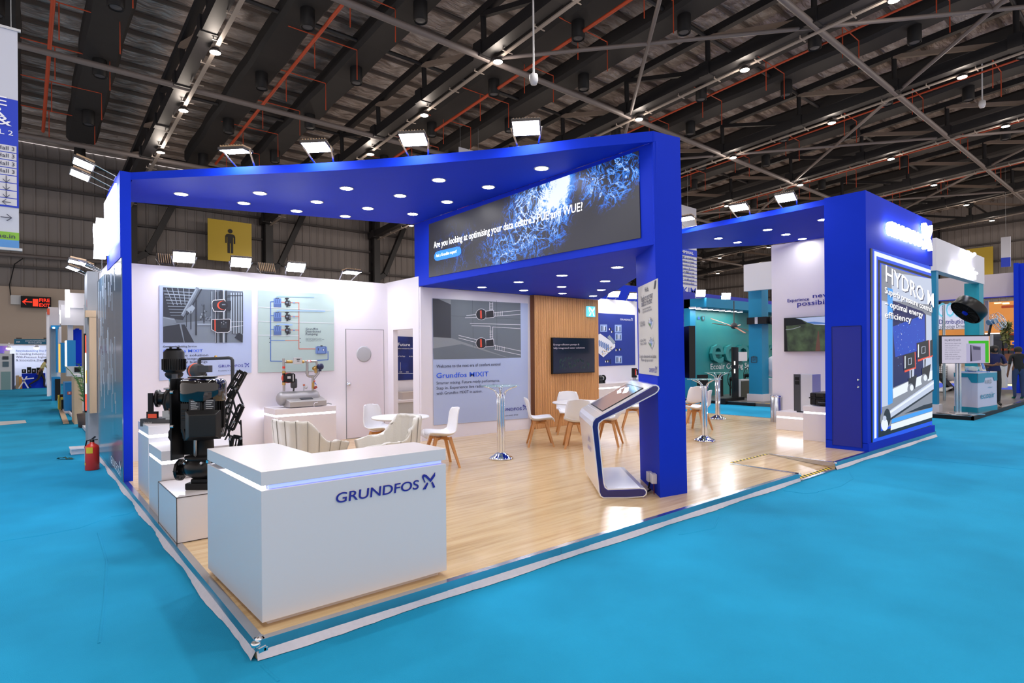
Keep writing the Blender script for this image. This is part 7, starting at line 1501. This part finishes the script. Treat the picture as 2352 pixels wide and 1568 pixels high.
# counter, screen on a stand, fan and bowl at the front of the teal stand
t = thing('teal_white_counter', 'teal and white printed counter on the neighbouring stand', 'counter', G(2247, 948, .1))
c0, cR, cL = Vector(G(2246, 948.5, .09)), Vector(G(2290, 941, .09)), Vector(G(2192, 944, .09))
ex, ey = (cR-c0), (cL-c0); ht = 1.02
b = B(); b.extr([c0, c0+ex, c0+ex+ey, c0+ey], (0, 0, ht)); obj('counter_body', b, mat('counter_print_white', (206, 204, 226), .5), t)
M_cteal = mat('counter_teal', (0, 140, 170), .5); b = B()
nx_ = ex.cross(ZV).normalized(); ny_ = ZV.cross(ey).normalized()
def cpanel(o_, e_, n_, pts): return [o_+e_*u+ZV*v+n_*.006 for u, v in pts]
for o_, e_, n_, pts in ((c0, ex, nx_, [(0, .78), (.3, .78), (.36, .9), (.78, .9), (.84, .8), (1, .8), (1, ht), (0, ht)]), (c0, ex, nx_, [(0, 0), (1, 0), (1, .14), (0, .14)]),
                        (c0, ey, ny_, [(0, .78), (.25, .78), (.4, .92), (1, .92), (1, ht), (0, ht)]), (c0, ey, ny_, [(0, 0), (1, 0), (1, .14), (0, .14)])): b.extr(cpanel(o_, e_, n_, pts), n_*.004)
obj('teal_bands', b, M_cteal, t)
text('ecoair', c0+ex*.12+ZV*.36+nx_*.01, c0+ex*.85+ZV*.36+nx_*.01, .17, M_cteal, t, lift=.006); text('KAD', c0+ex*.36+ZV*.74+nx_*.01, c0+ex*.7+ZV*.74+nx_*.01, .11, M_grey, t, lift=.008)
text('~', c0+ex*.5+ZV*.60+nx_*.01, c0+ex*.72+ZV*.60+nx_*.01, .1, M_cteal, t, lift=.006)
b = B(); b.extr([c0-ex*.01-ey*.01, c0+ex*1.01-ey*.01, c0+ex*1.01+ey*1.01, c0-ex*.01+ey*1.01], (0, 0, .02)); 
for i, v in enumerate(b.v): b.v[i] = (v[0], v[1], v[2]+ht)
obj('counter_top', b, M_pw, t)
tp = c0+ZV*(ht+.02)
t2 = thing('glass_bowl', 'cut glass bowl on the teal and white counter', 'bowl', tp+ex*.25+ey*.45); b = B(); b.lathe([(.05, 0), (.13, .05), (.17, .14), (.15, .15), (.11, .06), (.001, .03)], tp+ex*.25+ey*.45, n=10, sm=False); obj('bowl', b, mat('bowl_glass', (210, 226, 226), .1, coat=1., metal=.3), t2)
t2 = thing('leaflet_holder', 'tilted silver leaflet holder on the teal and white counter', 'leaflet holder', tp+ex*.6+ey*.4); q = tp+ex*.65+ey*.35; b = B(); b.obox(q+ZV*.2-uV*.03, uV*.05, wV*.05, (ZV*.92-uV*.3)*.24); obj('holder', b, M_alu, t2); b = B(); b.obox(q+ZV*.22+wV*.055-uV*.03, uV*.03, wV*.004, (ZV*.92-uV*.3)*.17); obj('leaflets', b, mat('leaflet_blue', (110, 150, 220), .5), t2)
b = B(); q = tp+ex*.3+ey*.4; b.obox(q+ZV*.01+wV*.0, uV*.35, wV*.1, ZV*.01); t2 = thing('blue_tray', 'flat blue tray with papers on the teal and white counter', 'tray', q); obj('tray', b, mat('leaflet_blue', (110, 150, 220), .5), t2)
P = Vector(G(2203, 950, .1)); t = thing('screen_stand', 'landscape screen on a steel pole stand showing a heater slide', 'screen', P)
b = B(); b.obox(P+ZV*.012, uV*.42, wV*.3, ZV*.012); b.obox(P+ZV*.03-uV*.02, uV*.16, wV*.1, ZV*.01); obj('base_plate', b, M_alu, t)
Dp = (P-Vector(CAM)).dot(Vector(fw)); sc = Dp/1337.; ls = lambda x, y, d=0.: P+uV*((x-2203)*sc)+ZV*((950-y)*sc)+wV*d
b = B(); b.cyl(ls(2198, 950), ls(2198, 820), .035, n=12); b.cyl(ls(2205, 950), ls(2205, 820), .035, n=12); obj('pole', b, M_alu, t)
b = B(); b.extr([ls(2152, 770, .08), ls(2265, 770, .08), ls(2265, 834.5, .08), ls(2152, 834.5, .08)], wV*.06); obj('screen_casing', b, M_blackm, t)
M_sl = em('slide', (206, 200, 222), .85)
fl = Flat(lambda x, y: tuple(ls(x, y, .142)), tuple(wV)); fl.R(2154.5, 772.5, 2263.5, 833.5, M_sl); fl.R(2215.5, 783, 2261, 789, em('green', (60, 186, 28), .9)); fl.R(2253, 783, 2261, 832.5, em('green', (60, 186, 28), .9)); fl.R(2210, 789, 2253, 833, em('slide2', (190, 184, 220), .8))
fl.P([(2219, 792), (2243, 796), (2243, 827), (2219, 830)], em('heater', (150, 146, 176), .7)); fl.P([(2225, 795), (2242, 798), (2242, 804), (2226, 803)], em('heatgrille', (90, 88, 120), .6)); fl.P([(2219, 792), (2221, 793), (2223, 829), (2219, 830)], em('heatedge', (60, 58, 80), .5)); fl.R(2261, 772.5, 2263.5, 833.5, em('peach', (250, 190, 150), .9)); fl.out('slide_picture', t)
text('WALL MOUNTED HEATER', ls(2160.5, 783.5, .15), ls(2197, 783.5, .15), .055, M_ink, t, bold=.02, lift=.004)
for k, s in enumerate(('Wall mounted heater, designed to blend', 'Stylish design for all rooms', 'Comfort heating with low noise', 'Safe overheat protection', 'Simple controls on the unit', 'Energy saving operation', 'Suitable for homes and offices', 'Quick and easy to install')):
    text(s, ls(2161, 789.5+5*k, .15), ls(2198-(k % 3)*4, 789.5+5*k, .15), .03, M_ink, t, lift=.004, res=1)
P = Vector(WY(2225, 711, .75)); kx = (P-Vector(CAM)).dot(Vector(fw))/1337.; t = thing('drum_fan', 'large black drum fan bracketed to the teal pillar', 'fan', P)
vl_ = Vector(ray(2225, 711)).normalized(); ul_ = vl_.cross(ZV).normalized(); ax_ = (-vl_*.40-ul_*.60-ZV*.66).normalized(); r_ = 34*kx
b = B(); b.lathe([(r_*.97, -.16), (r_, -.12), (r_, .12), (r_*.97, .14), (r_*.93, .12), (r_*.93, -.1)], P, ax_, n=36); obj('drum', b, M_black, t)
b = B(); 
for k in range(1, 7): b.lathe([(r_*k/7-.004, .13), (r_*k/7+.004, .13)], P, ax_, n=30)
for k in range(12):
    h = Vector((0, 0, 1)); a_ = ax_.cross(h).normalized(); c_ = ax_.cross(a_); an = 2*PI*k/12; b.bar(P+ax_*.13, P+ax_*.13+(a_*math.cos(an)+c_*math.sin(an))*r_*.95, .008)
obj('grille', b, M_blackm, t); b = B(); b.lathe([(r_*.9, 0), (.001, .02)], P, ax_, n=24); obj('blade_disc_backing', b, mat('fan_dark', (26, 26, 30), .5), t)
b = B(); b.lathe([(.08, .12), (.07, .16), (.001, .17)], P, ax_, n=16); obj('hub_badge', b, M_blue, t)
b = B(); q = Vector(WY(2256, 713, .98)); b.bar(P-ax_*.1+uV*.2, q-Vector((0, .03, 0)), .06, .06); b.bar(P-ax_*.14, q, .05, .05); b.obox(q, (.12, 0, 0), (0, .02, 0), (0, 0, .1)); obj('wall_bracket', b, M_blackm, t)
P = Vector(WY(2278, 738, 1.1)); t = thing('wire_fan', 'chrome wire wall fan with blue motor beside the teal pillar', 'fan', P); vl_ = Vector(ray(2278, 738)).normalized(); ul_ = vl_.cross(ZV).normalized(); ax_ = (ul_*.85-vl_*.3+ZV*.35).normalized(); kx = (P-Vector(CAM)).dot(Vector(fw))/1337.
a_ = ax_.cross(ZV).normalized(); c_ = ax_.cross(a_); r_ = 20*kx; b = B()
for rr_, dz in ((1., 0), (.97, .1), (.6, .16), (.97, -.08)): b.tube([P+uV*.2+ax_*dz+(a_*math.cos(2*PI*i/18)+c_*math.sin(2*PI*i/18))*r_*rr_ for i in range(19)], .008, n=5)
for k in range(14):
    an = 2*PI*k/14; e1 = (a_*math.cos(an)+c_*math.sin(an)); b.tube([P+uV*.2-ax_*.1, P+uV*.2+e1*r_*.97-ax_*.08, P+uV*.2+e1*r_, P+uV*.2+e1*r_*.6+ax_*.16, P+uV*.2+ax_*.18], .004, n=4)
obj('wire_guard', b, M_chrome, t)
for k in range(3):
    an = 2*PI*k/3; e1 = (a_*math.cos(an)+c_*math.sin(an)); e2 = ax_.cross(e1); b = B(); b.extr([P+uV*.2+e1*.04-e2*.02, P+uV*.2+e1*r_*.85-e2*.08, P+uV*.2+e1*r_*.9+e2*.08, P+uV*.2+e1*.04+e2*.03+ax_*.03], ax_*.006); obj('blade', b, mat('fan_blade_grey', (160, 170, 190), .3, metal=.5), t)
b = B(); b.cyl(P-uV*.12-ZV*.04, P+uV*.15+ZV*.02, .09, n=14); obj('motor', b, mat('motor_blue', (96, 128, 168), .4), t); b = B(); b.bar(P-uV*.0, P-uV*.12-ZV*.5, .05); obj('arm', b, M_blackm, t)

# ================================================================== ORANGE-LIT STAND FARTHER RIGHT
XS = 28.; WS = lambda x, y: WX(x, y, XS)
def sb(b, x0, y0, x1, y1, X, dep): a = WX(x0, y1, X); c = WX(x1, y0, X); return b.box((X, a[1], max(0, a[2])), (X+dep, c[1], c[2]))
st = thing('orange_lit_stand', 'far stand with blue frame, white fascia and warm orange interior', 'stand', (XS, 2, 0))
def sp_(nm, m, *boxes, kind=None):
    b = B()
    for q in boxes: sb(b, *q)
    return obj(nm, b, m, st, kind=kind)
M_warm = mat('warm_glow_backwall', (232, 150, 72), .6, emit=.22)  # orange light on the back wall put in as colour and faint emission
sp_('white_fascia', mat('fascia_pinkish', (196, 182, 190), .6), (2150, 625, 2332, 690, XS+.2, .3)); sp_('blue_band', M_blue, (2150, 680, 2332, 690, XS, .3)); sp_('blue_column', M_blue, (2330, 603, 2339, 905, XS-.2, .5), (2340, 603, 2362, 905, XS-.1, .3))
sp_('lit_name_panel', mat('name_panel', (214, 212, 230), .5, emit=.5), (2150, 695, 2224, 756, XS+.5, .1)); sp_('warm_glow_wall', M_warm, (2150, 756, 2224, 800, XS+3, .1), (2262, 690, 2335, 790, XS+3.2, .1)); sp_('grey_wall', M_dgrey, (2262, 765, 2335, 880, XS+3., .1)); sp_('grey_slope', mat('slope_grey', (190, 180, 190), .6), (2262, 690, 2270, 760, XS+.6, .1))
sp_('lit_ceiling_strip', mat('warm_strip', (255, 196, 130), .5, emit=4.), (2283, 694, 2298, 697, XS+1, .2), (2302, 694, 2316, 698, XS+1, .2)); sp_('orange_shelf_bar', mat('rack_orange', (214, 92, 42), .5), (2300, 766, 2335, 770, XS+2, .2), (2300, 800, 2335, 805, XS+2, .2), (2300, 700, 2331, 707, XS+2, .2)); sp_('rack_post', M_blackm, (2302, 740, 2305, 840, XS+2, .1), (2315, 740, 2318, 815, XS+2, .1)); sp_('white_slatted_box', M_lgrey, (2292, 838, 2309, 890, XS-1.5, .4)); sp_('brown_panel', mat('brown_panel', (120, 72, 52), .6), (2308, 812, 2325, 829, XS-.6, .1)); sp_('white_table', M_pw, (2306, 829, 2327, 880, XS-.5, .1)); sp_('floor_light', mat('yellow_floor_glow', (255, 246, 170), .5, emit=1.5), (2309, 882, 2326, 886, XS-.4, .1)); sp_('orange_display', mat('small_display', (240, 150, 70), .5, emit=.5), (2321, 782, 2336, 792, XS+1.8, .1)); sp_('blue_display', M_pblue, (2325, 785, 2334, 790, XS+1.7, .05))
sp_('lit_shelf', mat('white_strip', (255, 255, 255), .5, emit=2.), (2262, 764, 2295, 767, XS+2.8, .1)); sp_('grey_cabinet', M_lgrey, (2263, 768, 2279, 795, XS+1, .2))
b = B(); b.box((30.2, -4, 0), (36, 8, .02)); obj('blue_floor', b, mat('royal_carpet', (30, 66, 200), .9), st)
text('COSM', WX(2154, 728, XS+.45), WX(2226, 726, XS+.45), .62, mat('cyan_letters', (120, 214, 240), .5, emit=.4), st, bold=.03); text('Distribution', WX(2157, 744, XS+.45), WX(2219, 742.5, XS+.45), .2, M_nblue, st, bold=.02); text('Technology Driven By', WX(2153, 755, XS+.44), WX(2232, 752, XS+.44), .17, M_ink, st)
t = thing('climbing_plant', 'leafy climbing plant on the black posts of the orange-lit stand', 'plant', WX(2310, 800, XS+1.6)); rnd = random.Random(9); b = B()
for k in range(240):
    P = Vector(WX(2302+18*rnd.random(), 738+60*rnd.random()*rnd.random()+ (14*rnd.random()), XS+1.7+.2*rnd.random())); a = Vector((rnd.random()-.5, rnd.random()-.5, rnd.random()-.5))*.22; c = Vector((rnd.random()-.5, rnd.random()-.5, rnd.random()-.5))*.16; b.add([P, P+a, P+a+c, P+c], [(0, 1, 2, 3)])
obj('foliage', b, mat('foliage_olive', (120, 124, 62), .6, noise=.4, nscale=6), t, kind='stuff')
t = thing('mesh_trolley', 'black wire mesh trolley with white bags behind the screen stand', 'trolley', WY(2165, 930, 3.)); b = B(); Wm = lambda x, y: WY(x, y, 3.2)
for i in range(12): b.bar(Wm(2157+3.6*i, 840), Wm(2157+3.6*i, 875), .012)
for i in range(9): b.bar(Wm(2157, 840+4.2*i), Wm(2197, 840+4.2*i), .012)
obj('mesh', b, M_blackm, t, kind='stuff'); b = B(); b.lathe([(.001, -.4), (.2, -.35), (.3, 0), (.25, .3), (.001, .4)], Wm(2180, 853), n=14); obj('white_bag', b, M_white, t); b = B(); b.bar(Wm(2158, 862), Wm(2190, 898), .14, .2); b.bar(Wm(2186, 892), Wm(2192, 902), .2, .2); obj('dark_frame', b, M_blackm, t); b = B(); b.bar(Wm(2157, 898), Wm(2178, 889), .3, .05); obj('white_shelf', b, M_lgrey, t)
b = B(); 
for x in (2172, 2186): b.cyl(Vector(Wm(x, 906)), Vector(Wm(x, 906))+Vector((0, .08, 0)), .12, n=14)
obj('wheel', b, M_grey, t)
t = thing('steel_post', 'slim steel post rising behind the screen of the teal stand', 'post', WY(2168, 770, 2.)); b = B(); b.cyl((WY(2168, 770, 2.)[0], 2., .09), (WY(2168, 770, 2.)[0], 2., WY(2168, 700, 2.)[2]), .04, n=10); obj('post', b, M_alu, t)
